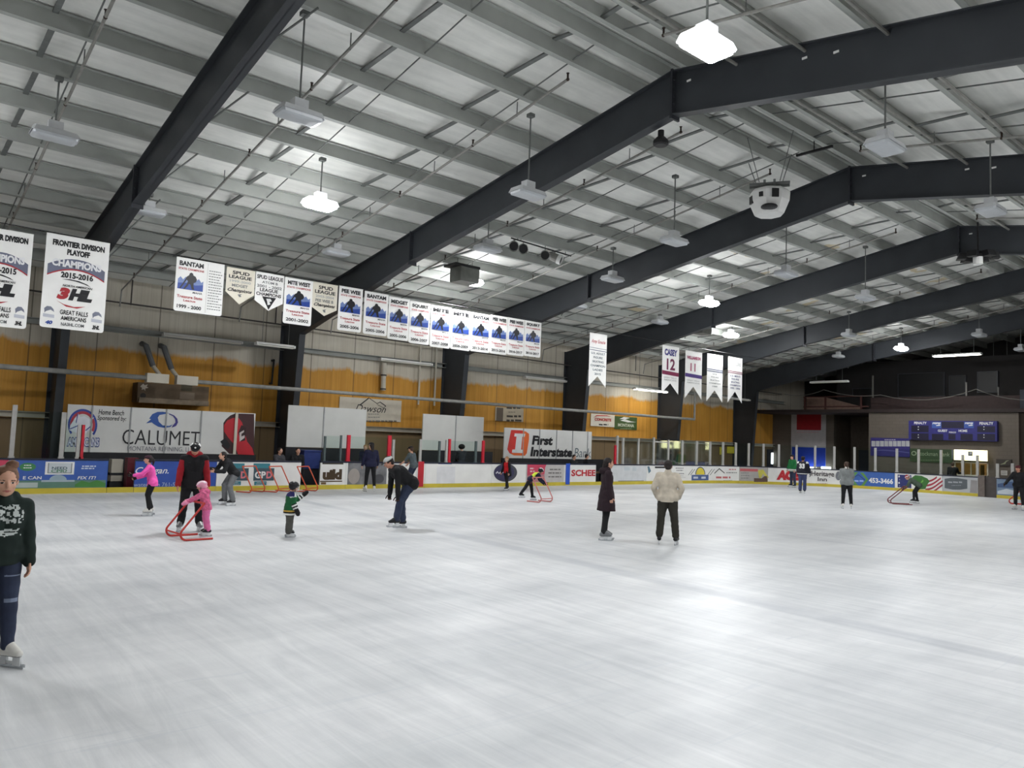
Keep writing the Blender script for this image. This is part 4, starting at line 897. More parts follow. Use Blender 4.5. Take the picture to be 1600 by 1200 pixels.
t, R = tail((920.5, 947.5, 519.5, 524, 605, 605), 588, 'swallow-tailed banner with red script, apart from the others')
T(t, R, 'Amy Soucie', .1, .9, .11, .2, C(190, 50, 70), shear=.3, bold=.0); PF(t, R, [(0, .265), (1, .275), (1, .282), (0, .272)], K_navy, 'printed_line'); PF(t, R, [(0, .305), (1, .315), (1, .325), (0, .315)], K_navy, 'printed_line')
for i, s in enumerate(('U.S. ADULT', 'FIGURE', 'SKATING', 'CHAMPION', 'LADIES', '2015')):
    w = (.4, .26, .32, .42, .28, .18)[i]; T(t, R, s, .5-w, .5+w, .35+.077*i, .39+.077*i, K_slate)
t, R = tail((1034.5, 1060.5, 538.5, 544, 613, 618), 599, 'swallow-tailed banner with the number 12')
T(t, R, 'CASEY', .12, .88, .06, .2, C(70, 66, 130), bold=.06); T(t, R, '12', .26, .76, .26, .5, C(110, 36, 70), bold=.03); PF(t, R, [(0, .52), (1, .54), (1, .62), (0, .6)], K_mar, 'printed_band'); 
for i in range(2): T(t, R, ('GREAT FALLS', 'AMERICANS')[i], .1, .86, .645+.05*i, .68+.05*i, K_lgray)
t, R = tail((1070.5, 1096.5, 547.5, 551.5, 621.5, 625), 604, 'swallow-tailed banner with the number 11')
T(t, R, 'WILLIAMSON', .08, .9, .1, .17, C(160, 40, 90), bold=.06); T(t, R, '11', .3, .6, .25, .42, C(160, 50, 90), bold=.02); PF(t, R, [(0, .47), (1, .485), (1, .56), (0, .545)], K_purp, 'printed_band')
for i in range(2): T(t, R, ('GREAT FALLS', 'AMERICANS')[i], .1, .86, .6+.05*i, .63+.05*i, K_lgray)
t, R = tail((1104.5, 1129, 552.5, 556, 628, 628), 610, 'swallow-tailed banner with a blank top and two thin lines'); 
for y in (.31, .35): PF(t, R, [(0, y), (1, y+.005), (1, y+.02), (0, y+.015)], K_navy, 'printed_line')
for i, s in enumerate(('U.S.', 'FIGURE', 'SKATING', 'CHAMPION', '1989')): T(t, R, s, .5-(.14, .24, .3, .36, .16)[i], .5+(.14, .24, .3, .36, .16)[i], .4+.065*i, .43+.065*i, K_gray)
t, R = tail((1137.5, 1159.5, 558, 560, 629.5, 629.5), 612, 'swallow-tailed banner with grey script, rightmost of the row')
T(t, R, 'Scott Davis', .1, .88, .06, .18, K_gray, shear=.3, bold=0)
for y in (.3, .335): PF(t, R, [(0, y), (1, y+.005), (1, y+.02), (0, y+.015)], K_mar, 'printed_line')
for i, s in enumerate(("U.S. MEN'S", 'FIGURE', 'SKATING', 'CHAMPION', '1993 - 1994')): T(t, R, s, .5-(.36, .26, .3, .36, .34)[i], .5+(.36, .26, .3, .36, .34)[i], .39+.068*i, .43+.068*i, K_navy)

# ================================================================== LAMPS
M_pan = mat('lamp_pan', (196, 198, 200), 0.4, var=0.04); M_off = mat('lamp_lens', (188, 192, 196), 0.3, var=0.02)
M_on = mat('lamp_lens_lit', (255, 255, 255), 0.4, var=0, emit=(251, 253, 255), estr=LAMP)
M_glow = mat('lamp_acrylic_lit', (240, 240, 238), 0.4, var=0, emit=(251, 253, 255), estr=LAMP*UPL)
M_tube = mat('tube_lit', (255, 255, 255), 0.4, var=0, emit=(255, 250, 236), estr=14.0); M_tube2 = mat('tube_dim', (230, 230, 220), 0.4, var=0.02)
def lamp(x, y, z, lit, label):
    t = thing('high_bay_lamp', label, 'ceiling lamp', (x, y, z), 'high bay lamps hung from the roof')
    zc = zt(y)+0.02
    b = MB(); b.tube([(x, y, z+0.3), (x, y, zc)], 0.018, 8); b.box((x-0.07, y-0.07, zc-0.08), (x+0.07, y+0.07, zc)); b.build('hanger_rod', M_strap, t)
    MB().box((x-0.13, y-0.1, z+0.14), (x+0.13, y+0.1, z+0.3)).build('ballast_box', M_pan, t)
    L, W = 0.42, 0.24
    def ring(l, w, zz): return [V(x+l, y+w*0.8, zz), V(x+l*0.9, y+w, zz), V(x-l*0.9, y+w, zz), V(x-l, y+w*0.8, zz), V(x-l, y-w*0.8, zz), V(x-l*0.9, y-w, zz), V(x+l*0.9, y-w, zz), V(x+l, y-w*0.8, zz)]
    b = MB(); b.loft([ring(L*0.45, W*0.5, z+0.14), ring(L*0.9, W*0.85, z+0.1), ring(L, W, z+0.0), ring(L*0.97, W*0.95, z+0.0), ring(L*0.85, W*0.8, z+0.09)]); o = b.build('reflector', M_glow if lit else M_pan, t)
    b = MB(); b.loft([ring(L*0.93, W*0.9, z+0.005), ring(L*0.9, W*0.86, z-(0.055 if lit else 0.045)), ring(L*0.74, W*0.66, z-(0.095 if lit else 0.065)), ring(L*0.4, W*0.35, z-(0.12 if lit else 0.075))]); b.build('lens', M_on if lit else M_off, t)
ZL = 7.72
from_px = lambda px, py: atZ(px, py, ZL)
seen = [((1104, 72), 1, 'large blazing lamp above the ridge of the nearest full frame'), ((500, 320), 1, 'lit lamp left of the second frame, above the pennants'), ((737, 441), 1, 'lit lamp just above the brightly lit banners'), ((1108, 474), 1, 'lit lamp in front of the fourth frame'), ((1142, 524), 1, 'lit lamp above the number 12 and 11 banners'), ((1408, 545), 1, 'lit lamp over the far end, above the scoreboard'),
 ((98, 217), 0, 'unlit lamp high at the left above the playoff banner'), ((467, 182), 0, 'unlit lamp right of the first frame near the top'), ((222, 330), 0, 'unlit lamp under the splice of the first frame'), ((825, 304), 0, 'unlit lamp in front of the second frame'), ((762, 390), 0, 'dim lamp left of the row of spotlights'), ((1053, 378), 0, 'unlit lamp in front of the third frame, below the loudspeaker'), ((957, 437), 0, 'unlit lamp in front of the third frame above the spotlights'), ((1383, 230), 0, 'unlit lamp under the right slope of the second frame'), ((1548, 330), 0, 'unlit lamp near the right edge in front of the third frame'), ((1228, 429), 0, 'unlit lamp between the third and fourth frames, right of centre'), ((1352, 466), 0, 'unlit lamp left of the black loudspeakers'), ((903, 479), 0, 'unlit lamp under the splice of the third frame'), ((1031, 504), 0, 'unlit lamp in front of the fourth frame near the swallow-tailed banner'), ((1327, 524), 0, 'small unlit lamp in front of the fifth frame'), ((1313, 558), 0, 'small unlit lamp above the far tube light'), ((1530, 524), 0, 'small unlit lamp at the right in front of the fifth frame'), ((1595, 547), 0, 'small unlit lamp cut by the right picture edge'), ((520, 395), 0, 'unlit lamp above the mite west banner')]
for (px, py), lit, lab in seen:
    p = from_px(px, py)
    for xf in XF:
        if abs(p.x-xf) < 0.6: p.x = xf-0.62 if p.x < xf else xf+0.62
    for xs in SPX:
        if abs(p.x-xs) < 0.2: p.x = xs-0.22 if p.x < xs else xs+0.22
    lamp(p.x, p.y, ZL, lit, lab)
# unseen lamps of the same kind, added to brighten the ice and banners
for i, (x, y) in enumerate(ADDED_LAMPS): lamp(x, y, ZL, 1, 'added lit lamp out of view, brightening ice and banners, %s' % ORD[i])
def tube_light(a, b_, lit, label, w=0.13):
    a, b_ = Vector(a), Vector(b_); mid = (a+b_)/2; ax = (b_-a); L = ax.length/2; ax.normalize(); sd = V(0, 0, 1).cross(ax).normalized(); up = V(0, 0, 1)
    t = thing('tube_light', label, 'tube light', mid, 'fluorescent tube lights')
    b = MB(); b.obox(mid+up*0.06, ax*L, sd*0.05, up*0.035); b.obox(mid+up*0.02+sd*w*0.6, ax*L, sd*w*0.42, up*0.008); b.obox(mid+up*0.02-sd*w*0.6, ax*L, sd*w*0.42, up*0.008); b.build('housing', M_wht, t)
    for s in (-1, 1):
        b = MB(); b.tube([mid-ax*(L-0.03)+sd*(s*w*0.5)-up*0.02, mid+ax*(L-0.03)+sd*(s*w*0.5)-up*0.02], 0.02, 8); b.build('tube', {0: M_tube2, 1: M_tube}[lit], t)
    if mid.y < 28.5:
        for s in (-0.7, 0.7): q = mid+ax*L*s; b = MB(); b.tube([q+up*0.09, V(q.x, q.y, zt(q.y)+0.05)], 0.01, 5); b.build('hanger', M_strap, t)
    for s in (-1, 1): MB().obox(mid+ax*(s*L)+up*0.02, ax*0.02, sd*w*1.05, up*0.05).build('end_cap', M_wht, t)
def wl(xl, yl, xr, yr, Y): return atY(xl, yl, Y), atY(xr, yr, Y)
for a, lit, lab in (((255, 525, 377, 535.5), 0, 'long unlit tube light on the left wall above the display box'), ((400, 540, 459, 541.5), 0, 'unlit tube light on the left wall, ending at the second column'), ((594, 562, 673, 571), 0, 'pale tube light on the left wall below the brightly lit banners'), ((820, 590, 883, 597), 0, 'pale tube light on the left wall left of the fourth column'), ((991, 608, 1041, 612.5), 1, 'lit tube light hung left of the number 12 banner'), ((1127, 622, 1170, 625.5), 0, 'dim tube light below the two right swallow-tailed banners')):
    p, q = wl(*a, (27.4 if a[0] == 400 else 29.12) if lit == 0 and a[0] < 1000 else 28.2); z = (p.z+q.z)/2; p.z = q.z = z; tube_light(p, q, lit, lab)
    t = bpy.data.objects[-1] if False else None
def pl(xl, yl, xr, yr, z): return atZ(xl, yl, z), atZ(xr, yr, z)
p, q = atX(1459, 559, 45.5), atX(1533, 551, 45.5); p.z = q.z = (p.z+q.z)/2; tube_light(p, q, 1, 'bright tube light hung over the mezzanine', 0.16)
p, q = atX(1267, 598.5, 46), atX(1325, 596, 46); p.z = q.z = (p.z+q.z)/2; tube_light(p, q, 0, 'unlit tube light hung at the left end of the mezzanine')
p, q = atX(1548, 560.5, 50.5), atX(1578, 556, 50.5); p.z = q.z = (p.z+q.z)/2; tube_light(p, q, 0, 'thin unlit tube light deep in the mezzanine')

# ================================================================== HUNG EQUIPMENT
M_spk = mat('speaker_white', (216, 216, 214), 0.4, var=0.03)
# white central loudspeaker cluster
c = atX(1202, 316, 17.6); rr = 0.52
t = thing('speaker_cluster', 'white faceted loudspeaker cluster hung under the ridge', 'loudspeaker', c)
def ngon(r, z, n=8, ph=0.39): return [c+V(r*math.cos(ph+2*PI*k/n), r*math.sin(ph+2*PI*k/n), z) for k in range(n)]
b = MB(); b.loft([ngon(rr*0.86, 0.30), ngon(rr, 0.22), ngon(rr*0.97, 0.0), ngon(rr*0.72, -0.32), ngon(rr*0.66, -0.35)]); o = b.build('cabinet', M_spk, t)
vd = (CP-c); vd.z = 0; vd.normalize(); sd = V(-vd.y, vd.x, 0)
def face_rect(ang, zc, w, h, M, name, r=rr*0.955, tilt=0.0):
    d = vd*math.cos(ang)-sd*math.sin(ang); s = V(-d.y, d.x, 0); p = c+d*r+V(0, 0, zc); b = MB(); b.obox(p, s*w, d*0.02, V(0, 0, h)-d*tilt); return b.build(name, M, t)
face_rect(-0.30, 0.10, 0.085, 0.11, M_blk, 'horn'); face_rect(0.42, 0.09, 0.05, 0.06, M_blk, 'port'); face_rect(1.15, 0.02, 0.09, 0.1, M_blk, 'horn', rr*0.93)
b = MB(); b.ellipsoid(c+vd*0.385+V(0, 0, -0.235), (0.21, 0.21, 0.075), 16, 8, R=Matrix.Rotation(0, 3, 'X')); b.build('grille', M_blk, t)
b = MB()
for s in (-1, 1): b.obox(c+V(0, 0, 0.4)+sd*0.12*s, vd*0.55, sd*0.03, V(0, 0, 0.03)); b.obox(c+V(0, 0, 0.46)+vd*0.12*s, sd*0.5, vd*0.03, V(0, 0, 0.03))
b.build('rig_bar', M_strap, t)
for s1 in (-1, 1):
    for s2 in (-1, 1):
        p0 = c+V(0, 0, 0.4)+vd*0.45*s1+sd*0.25*s2; q = p0+vd*0.3*s1+sd*0.3*s2; q.z = zt(q.y)+0.02
        b = MB(); b.tube([p0, q], 0.012, 6); b.build('chain', M_strap, t)
# siren / horn under the second frame
c = atX(1032.5, 219, 13.0)
t = thing('horn', 'black cylindrical horn hung below the ridge of the second frame', 'horn', c)
top = zt(c.y)-0.97
b = MB(); b.tube([c+V(0, 0, 0.0), V(c.x, c.y, top)], 0.07, 12); b.build('stem', M_blk, t)
b = MB(); b.tube([c+V(0, 0, 0.06), c+V(0, 0, -0.02), c+V(0, 0, -0.1), c+V(0, 0, -0.13)], [0.1, 0.17, 0.17, 0.13], 16); b.build('bell', M_blk, t)
# black loudspeakers at the fourth frame
c = atX(1528, 404, 28.0)
t = thing('speaker_ring', 'ring of black loudspeakers under the ridge of the fourth frame', 'loudspeaker', c)
b = MB(); b.tube([c+V(0, 0, 0.1), c+V(0, 0, 0.2)], 0.28, 12); b.tube([c+V(0, 0, 0.2), V(c.x, c.y, zt(c.y)-0.02)], 0.03, 6); b.build('mount', M_blk, t)
for k in range(6):
    a = k*PI/3; d = V(math.cos(a), math.sin(a), 0); b = MB(); b.obox(c+d*0.46+V(0, 0, 0.08), d*0.13, V(-d.y, d.x, 0)*0.14, V(0, 0, 0.10)-d*0.04); b.build('speaker_box', M_blk, t)
b = MB(); b.tube([c+V(0, 0, 0.05), c+V(0, 0, -0.2)], 0.15, 12); b.build('centre_box', M_spk, t)
# grey square ducts hung from the roof
def duct(px, py, w, label):
    p = atSlope(px, py, -0.5); t = thing('unit_heater', label, 'heater', p, 'grey heaters under the roof')
    b = MB(); b.box((p.x-w, p.y-w*0.8, p.z-0.28), (p.x+w, p.y+w*0.8, p.z+0.25)); b.build('casing', mat('heater_grey', (112, 114, 108), 0.5), t)
    b = MB(); b.box((p.x-w-0.25, p.y-w*0.9, p.z+0.22), (p.x+w, p.y+w*0.9, p.z+0.3)); b.build('hood', M_blk, t)
    b = MB()
    for s in (-1, 1): b.tube([(p.x+s*w*0.8, p.y, p.z+0.28), (p.x+s*w*0.8, p.y, zt(p.y)+0.05)], 0.012, 6)
    b.build('hanger', M_strap, t)
duct(726, 430, 0.4, 'grey box heater hung beside the lit lamp above the banners'); duct(1097, 513, 0.36, 'grey box heater hung left of the far lit lamp')
# spotlights on a purlin
bar0, bar1 = atSlope(799, 372, -0.05), atSlope(892, 400, -0.05)
t = thing('lighting_bar', 'dark bar under the roof carrying four spotlights', 'bar', bar0)
b = MB(); b.tube([bar0, bar1], 0.025, 8); b.build('bar', M_blk, t)
for s in (0.15, 0.55, 0.9):
    p = bar0.lerp(bar1, s); b = MB(); b.tube([p, V(p.x, p.y, zt(p.y)+0.05)], 0.012, 6); b.build('hanger', M_strap, t)
for i, (px, py, qx, qy) in enumerate(((800, 379, 805, 388.5), (814, 384, 819.5, 392), (845, 391, 850, 399.5), (858, 394, 868, 402.5))):
    p = bar0.lerp(bar1, (0.04, 0.19, 0.55, 0.72)[i]); p = p-V(0, 0, 0.22); d = (CP+V(6, 6, 0)-p); d.normalize()
    if i == 3: d = V(0.5, -0.75, -0.4).normalized()
    t = thing('spotlight', 'white stage spotlight under the roof, %s of four' % ORD[i], 'spotlight', p, 'spotlights on the roof bar')
    b = MB(); b.tube([p-d*0.28, p-d*0.1, p+d*0.12], [0.1, 0.15, 0.15], 14); b.build('body', M_pipe, t)
    b = MB(); b.tube([p+d*0.12, p+d*0.26], 0.17, 16, caps=False); b.tube([p+d*0.26, p+d*0.12], 0.155, 16, caps=False); b.build('rim', M_wht, t)
    b = MB(); b.tube([p+d*0.2, p+d*0.215], 0.14, 16); b.build('lens', M_blk, t)
    b = MB(); b.tube([p+V(0, 0, 0.05), p+V(0, 0, 0.22)], 0.015, 6); b.build('yoke', M_strap, t)
# black batten near the ridge
p = atSlope(1272, 236, -0.2); b = MB(); b.obox(p, V(-0.1, -0.55, -0.05), V(0.03, 0, 0), V(0, 0, 0.03)); b.obox(p+V(0, 0, 0.13), V(0.01, 0, 0), V(0, 0.01, 0), V(0, 0, 0.16)); o = b.build('batten', M_blk, None, loc=p); tag(o, 'short black batten under the ridge left of the unlit lamp', 'batten')

# ================================================================== FAR END
XW = 47.0; EW = SurfX(XW)
y0, y1 = 21.42, 13.45; zT = 4.5
u = lambda px, py: EW.uv(px, py)
(wu0, wz1), (wu1, wz0) = u(1490.5, 721), u(1544.5, 745)
wy0, wy1 = -wu0, -wu1     # window opening in Y (large to small)
b = MB(); b.box((XW, wy0, -0.03), (XW+0.3, y0, zT)); b.box((XW, y1, -0.03), (XW+0.3, wy1, zT)); b.box((XW, wy1, wz1), (XW+0.3, wy0, zT)); b.box((XW, wy1, -0.03), (XW+0.3, wy0, wz0)); b.box((XW+0.3, y1, -0.03), (XE, y1+0.2, zT)); b.box((XW+0.3, y0-0.2, -0.03), (XE, y0, zT))
o = b.build('wall_end', M_block); tag(o, 'tan block wall with the scoreboard and the snack window', 'wall', kind='structure')
# concession room behind the window
M_room = mat('room_tan', (176, 156, 120), 0.7); b = MB(); b.box((XW+2.4, y1+0.21, -0.03), (XW+2.5, y0-0.21, zT-0.3)); b.box((XW+0.31, y1+0.21, 2.6), (XW+2.4, y0-0.21, 2.7)); o = b.build('wall_room', M_room); tag(o, 'tan inner walls of the snack room', 'wall', kind='structure')
t = thing('window_1', 'white framed snack window below the lit menu sign', 'window', (XW, (wy0+wy1)/2, wz0)); t['kind'] = 'structure'
b = MB()
for ya, yb_, za, zb in ((wy1, wy1+0.07, wz0, wz1), (wy0-0.07, wy0, wz0, wz1), (wy1, wy0, wz0, wz0+0.06), (wy1, wy0, wz1-0.06, wz1)): b.box((XW-0.02, ya, za), (XW+0.1, yb_, zb))
ym = -u(1528, 735)[0]; b.box((XW-0.02, ym-0.04, wz0), (XW+0.1, ym+0.04, wz1)); ym2 = -u(1517, 735)[0]; b.box((XW, ym2-0.02, wz0), (XW+0.08, ym2+0.02, wz1)); b.build('frame', M_offw, t)
MB().box((XW-0.2, wy1-0.05, wz0-0.07), (XW+0.1, wy0+0.05, wz0-0.005)).build('counter', M_offw, t)
M_lampr = mat('room_lamp', (255, 240, 200), 0.4, var=0, emit=(255, 226, 160), estr=6.0)
t = MB().box((XW+1.0, (wy0+wy1)/2-0.8, 2.52), (XW+1.2, (wy0+wy1)/2+0.8, 2.59)).build('room_lamp', M_lampr, None, loc=(XW+1, wy0, 2.5)); tag(t, 'warm lamp on the snack room ceiling', 'lamp')
t = thing('snack_shelf', 'shelf of brown goods at the right of the snack window', 'shelf', (XW+1.6, wy1+0.4, 0))
MB().box((XW+1.4, wy1+0.05, 0), (XW+1.8, ym-0.1, wz0+0.25)).build('cabinet', mat('shelf_brown', (110, 70, 46), 0.6), t); MB().box((XW+1.5, wy1+0.05, wz0+0.62), (XW+1.8, ym-0.1, wz0+0.66)).build('shelf', M_offw, t)
rnd = random.Random(5)
for k in range(5):
    y = wy1+0.12+k*0.16; h = 0.2+0.12*rnd.random(); o = MB().tube([(XW+1.6, y, wz0+0.663), (XW+1.6, y, wz0+0.663+h)], 0.06, 10).build('snack_tub', mat('tub_%d' % (k % 3), ((150, 60, 40), (190, 140, 90), (120, 90, 60))[k % 3], 0.5), None, loc=(XW+1.6, y, wz0+0.663)); tag(o, 'small tub on the snack shelf, %s from the right' % ORD[k], 'tub', 'tubs on the snack shelf')
t = thing('popcorn_warmer', 'dark glass-fronted warmer in the snack window', 'warmer', (XW+1.3, (ym+wy0)/2, 0)); MB().box((XW+1.1, ym+0.2, 0), (XW+1.7, wy0-0.9, wz0+0.02)).build('stand', mat('shelf_brown', (110, 70, 46), 0.6), t); MB().box((XW+1.15, ym+0.25, wz0+0.02), (XW+1.65, wy0-1.0, wz0+0.62)).build('case', mat('warmer_green', (70, 74, 52), 0.4), t)
# scoreboard
def endthing(name, xl, xr, yt, yb, th, M, label, cat, X=XW):
    S = SurfX(X); (u0, z1), (u1, z0) = S.uv(xl, yt), S.uv(xr, yb); t = thing(name, label, cat, (X, -(u0+u1)/2, z0)); MB().box((X-th, -u1, z0), (X-0.006, -u0, z1)).build('panel', M, t); return t, SurfX(X-th)
t, S = endthing('scoreboard', 1422.5, 1560.5, 657.5, 690, 0.25, mat('score_blue', (44, 42, 112), 0.5, var=0.1), 'wide navy scoreboard on the tan end wall', 'scoreboard')
for a, c, e, f in ((1424, 1451, 665, 675.3), (1424, 1451, 677, 688), (1456, 1474, 678, 688), (1482, 1493, 678, 687), (1501, 1520, 678, 688), (1527, 1555, 666, 675.5), (1527, 1555, 678, 688.5), (1471, 1506, 659, 669)): rect(S, t, a, c, e, f, mat('score_dark', (26, 22, 48), 0.4, var=0.1), 'digit_panel', d=0.006)
for x in (1435, 1537.5):
    for y in (667, 671, 679.5, 683.5): ell(S, t, x, y, 0.8, 0.8, K_wht, 'colon_dot', d=0.012)
txt(S, t, 'PENALTY', 1428.5, 1448, 659, 662.8, K_wht, bold=.03, d=.012); txt(S, t, 'PENALTY', 1530.5, 1552, 659.5, 663.8, K_wht, bold=.03, d=.012); txt(S, t, 'GUEST', 1465.5, 1480.5, 671.2, 674.8, K_wht, bold=.03, d=.012); txt(S, t, 'HOME', 1498, 1511.5, 671.3, 675, K_wht, bold=.03, d=.012); txt(S, t, 'PERIOD', 1483, 1494, 674.4, 676.8, K_wht, bold=.01, d=.012)
for x in (1457, 1507.5): rect(S, t, x-1, x+14, 659.2, 669, C(60, 88, 160), 'printed_square', d=.006); txt(S, t, 'PEPSI', x, x+13, 660, 662.8, K_wht, shear=.2, bold=.05, d=.012); poly(S, t, [(x+5.5, 664.6), (x+10, 663.6), (x+13, 663.9), (x+12, 665.2), (x+6, 665.6)], K_wht, 'printed_wave', d=.012)
t, S = endthing('record_board', 1361, 1422, 683.8, 714.5, 0.05, mat('record_blue', (52, 46, 112), 0.5, var=0.1), 'purple record board with a row of white cards', 'board')
for i in range(9): rect(S, t, 1361.8+i*6.7, 1361.8+i*6.7+5.9, 689, 697.5, C(176, 176, 180), 'card', d=.006)
bars(S, t, 1382, 1400, [687.2], 1.2, C(190, 186, 200), ragged=.05); poly(S, t, [(1361, 704), (1380, 702.5), (1400, 704), (1421, 707), (1421, 708), (1400, 705.5), (1380, 704)], C(96, 92, 150), 'printed_line')
t, S = endthing('bank_banner', 1422.3, 1489, 700.5, 724, 0.04, C(54, 72, 44), 'dark green bank banner below the scoreboard', 'banner')
txt(S, t, 'Stockman Bank', 1434.5, 1484, 706, 712.5, C(150, 160, 132), bold=0, d=.01); ell(S, t, 1428, 708.3, 4, 3.6, C(150, 160, 132), 'printed_emblem'); ell(S, t, 1428, 708.3, 2.6, 2.2, C(54, 72, 44), 'printed_emblem', d=.009); bars(S, t, 1438, 1478, [719], 1.2, C(100, 116, 84))
t, S = endthing('menu_sign', 1490.3, 1543.5, 702.8, 720, 0.3, M_edge, 'glowing cream menu sign above the snack window', 'lit sign')
rect(S, t, 1490.8, 1543, 703.2, 719.6, mat('menu_lit', (255, 250, 220), 0.4, var=0, emit=(255, 240, 180), estr=1.5), 'lit_face', d=.006); rect(S, t, 1512.5, 1520, 705.3, 712.5, K_gray, 'printed_picture', d=.012); poly(S, t, [(1513.5, 707.5), (1519, 706.6), (1519, 708), (1514, 711), (1516, 708.6)], K_lgray, 'printed_mark', d=.018)
t, S = endthing('picture_frame', 1557, 1581, 717.3, 728.5, 0.06, C(60, 54, 48), 'dark framed picture right of the snack window', 'picture'); poly(S, t, [(1562, 726), (1569, 723), (1572, 719.8), (1577, 719), (1572, 722), (1571, 725)], C(140, 146, 116), 'printed_swoosh')
t, S = endthing('paper_notice', 1564, 1574.3, 735, 743, 0.02, C(190, 186, 180), 'white paper notice below the framed picture', 'notice'); bars(S, t, 1565, 1573, [737, 739.5], .8, K_gray)
# recess, left block and colour panels
XL = 49.6
b = MB(); yl = -SurfX(XL).uv(1303, 660)[0]; b.box((XL, yl, -0.03), (XL+0.3, YW, 4.62)); o = b.build('wall_end', M_block); tag(o, 'short block wall at the far left corner', 'wall', kind='structure')
b = MB(); b.box((52.0, y0, -0.03), (52.2, yl+0.2, 4.5)); b.box((XL+0.3, yl, -0.03), (52.2, yl+0.2, 4.5)); b.box((47.35, YWR, -0.03), (47.5, y1, 4.5)); o = b.build('wall_end', mat('recess_wall', (92, 82, 72), 0.8)); tag(o, 'dim recessed walls beside the scoreboard wall', 'wall', kind='structure')
t, S = endthing('colour_panel', 1237, 1290.5, 645.5, 729, 0.04, C(176, 172, 172), 'tall red, white and blue panel on the far left block wall', 'panel', XL)
rect(S, t, 1245, 1283, 645.5, 672, mat('panel_red', (150, 24, 34), 0.5), 'red_field'); rect(S, t, 1237.3, 1290, 699, 728.5, mat('panel_blue', (34, 62, 168), 0.5), 'blue_field')
bars(S, t, 1243, 1285, [675.5], 1.3, C(190, 150, 150))
for i, (a, c) in enumerate(((1253, 1271), (1283, 1293.5))):
    S = SurfX(XL-0.5); (u0, z1), (u1, z0) = S.uv(a, 729), S.uv(c, 734); t = thing('light_box', 'small glowing white box at the foot of the blue panel, %s of two' % ('left' if i == 0 else 'right'), 'lit box', (XL-0.5, -(u0+u1)/2, z0)); MB().box((XL-0.5, -u1, z0), (XL-0.1, -u0, z1)).build('lit_body', mat('box_lit', (250, 252, 255), 0.4, var=0, emit=(240, 246, 255), estr=3.0), t); MB().box((XL-0.5, -u1, -0.03), (XL-0.1, -u0, z0-0.005)).build('pedestal', M_offw, t)
S = SurfX(51.98); (u0, z1), (u1, z0) = S.uv(1342, 703), S.uv(1357, 737); t = MB().box((51.94, -u1, 0), (51.99, -u0, z1)).build('door_2', M_door, None, loc=(51.96, -u0, 0)); tag(t, 'dark door in the recess left of the scoreboard wall', 'door', kind='structure')
# mezzanine
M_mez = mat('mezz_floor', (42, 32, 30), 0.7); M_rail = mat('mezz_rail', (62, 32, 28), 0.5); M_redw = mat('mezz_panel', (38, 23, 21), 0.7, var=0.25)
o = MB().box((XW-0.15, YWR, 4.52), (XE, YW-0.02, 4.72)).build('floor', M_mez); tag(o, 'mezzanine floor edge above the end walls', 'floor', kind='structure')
t = thing('mezzanine_rail', 'dark red-brown guard rail along the mezzanine edge', 'railing', (XW, 24, 4.72))
ya, yb_ = -EW.uv(1256, 630)[0], -EW.uv(1358, 630)[0]
b = MB(); zt1 = EW.uv(1300, 619)[1]; b.box((XW-0.06, yb_, zt1-0.06), (XW, ya, zt1)); b.build('top_rail', M_rail, t); b = MB(); b.box((XW-0.06, yb_, 4.86), (XW, ya, 4.94)); b.build('lower_rail', M_rail, t)
for px in (1258, 1290, 1346): 
    y = -EW.uv(px, 630)[0]; MB().box((XW-0.08, y-0.05, 4.72), (XW, y+0.05, zt1)).build('rail_post', M_rail, t)
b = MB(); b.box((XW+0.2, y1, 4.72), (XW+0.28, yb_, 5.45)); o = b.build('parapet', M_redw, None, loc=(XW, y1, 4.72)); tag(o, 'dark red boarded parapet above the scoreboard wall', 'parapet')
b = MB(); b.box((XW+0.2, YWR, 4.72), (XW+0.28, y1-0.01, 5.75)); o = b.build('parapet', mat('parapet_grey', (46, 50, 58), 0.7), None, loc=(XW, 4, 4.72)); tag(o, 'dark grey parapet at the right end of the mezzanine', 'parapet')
S = SurfX(49.0); b = MB(); P = [S.map(*S.uv(*q), 0) for q in ((1260, 621), (1290, 621), (1345, 635), (1345, 641), (1260, 641))]; b.prism(P, (0.12, 0, 0)); o = b.build('stair_wall', mat('stair_tan', (128, 104, 92), 0.8), None, loc=P[0]); tag(o, 'tan sloping stair wall behind the guard rail', 'stair wall')
M_post = mat('mezz_post', (92, 90, 86), 0.5)
for i, (px, X) in enumerate(((1364, 48), (1510, 48), (1560, 49.5))):
    S = SurfX(X); y = -S.uv(px, 600)[0]; b = MB(); b.box((X-0.04, y-0.04, 4.72), (X+0.04, y+0.04, (6.9, 6.3, 6.1)[i])); o = b.build('mezzanine_post', M_post, None, loc=(X, y, 4.72)); tag(o, 'thin pale post on the mezzanine, %s from the left' % ORD[i], 'post', 'posts on the mezzanine')
S = SurfX(50.0)
for i, (a, c, yt_, yb2) in enumerate(((1333, 1362, 608, 618), (1404, 1475, 585, 618), (1484, 1508, 588, 616), (1528, 1558, 582, 612))):
    (u0, z1), (u1, z0) = S.uv(a, yt_), S.uv(c, yb2); t = thing('mezzanine_window', 'dark window at the back of the mezzanine, %s from the left' % ORD[i], 'window', (50, -(u0+u1)/2, z0), 'dark windows of the mezzanine'); MB().box((50, -u1, z0), (50.08, -u0, z1)).build('glass', mat('dark_glass', (12, 13, 15), 0.5, var=0), t)
    b = MB(); 
    for ya_, yc_, za_, zc_ in ((-u1-0.05, -u1, z0, z1), (-u0, -u0+0.05, z0, z1), (-u1-0.05, -u0+0.05, z1, z1+0.05), (-u1-0.05, -u0+0.05, z0-0.05, z0)): b.box((49.97, ya_, za_), (50.1, yc_, zc_))
    b.build('frame', M_plate, t)
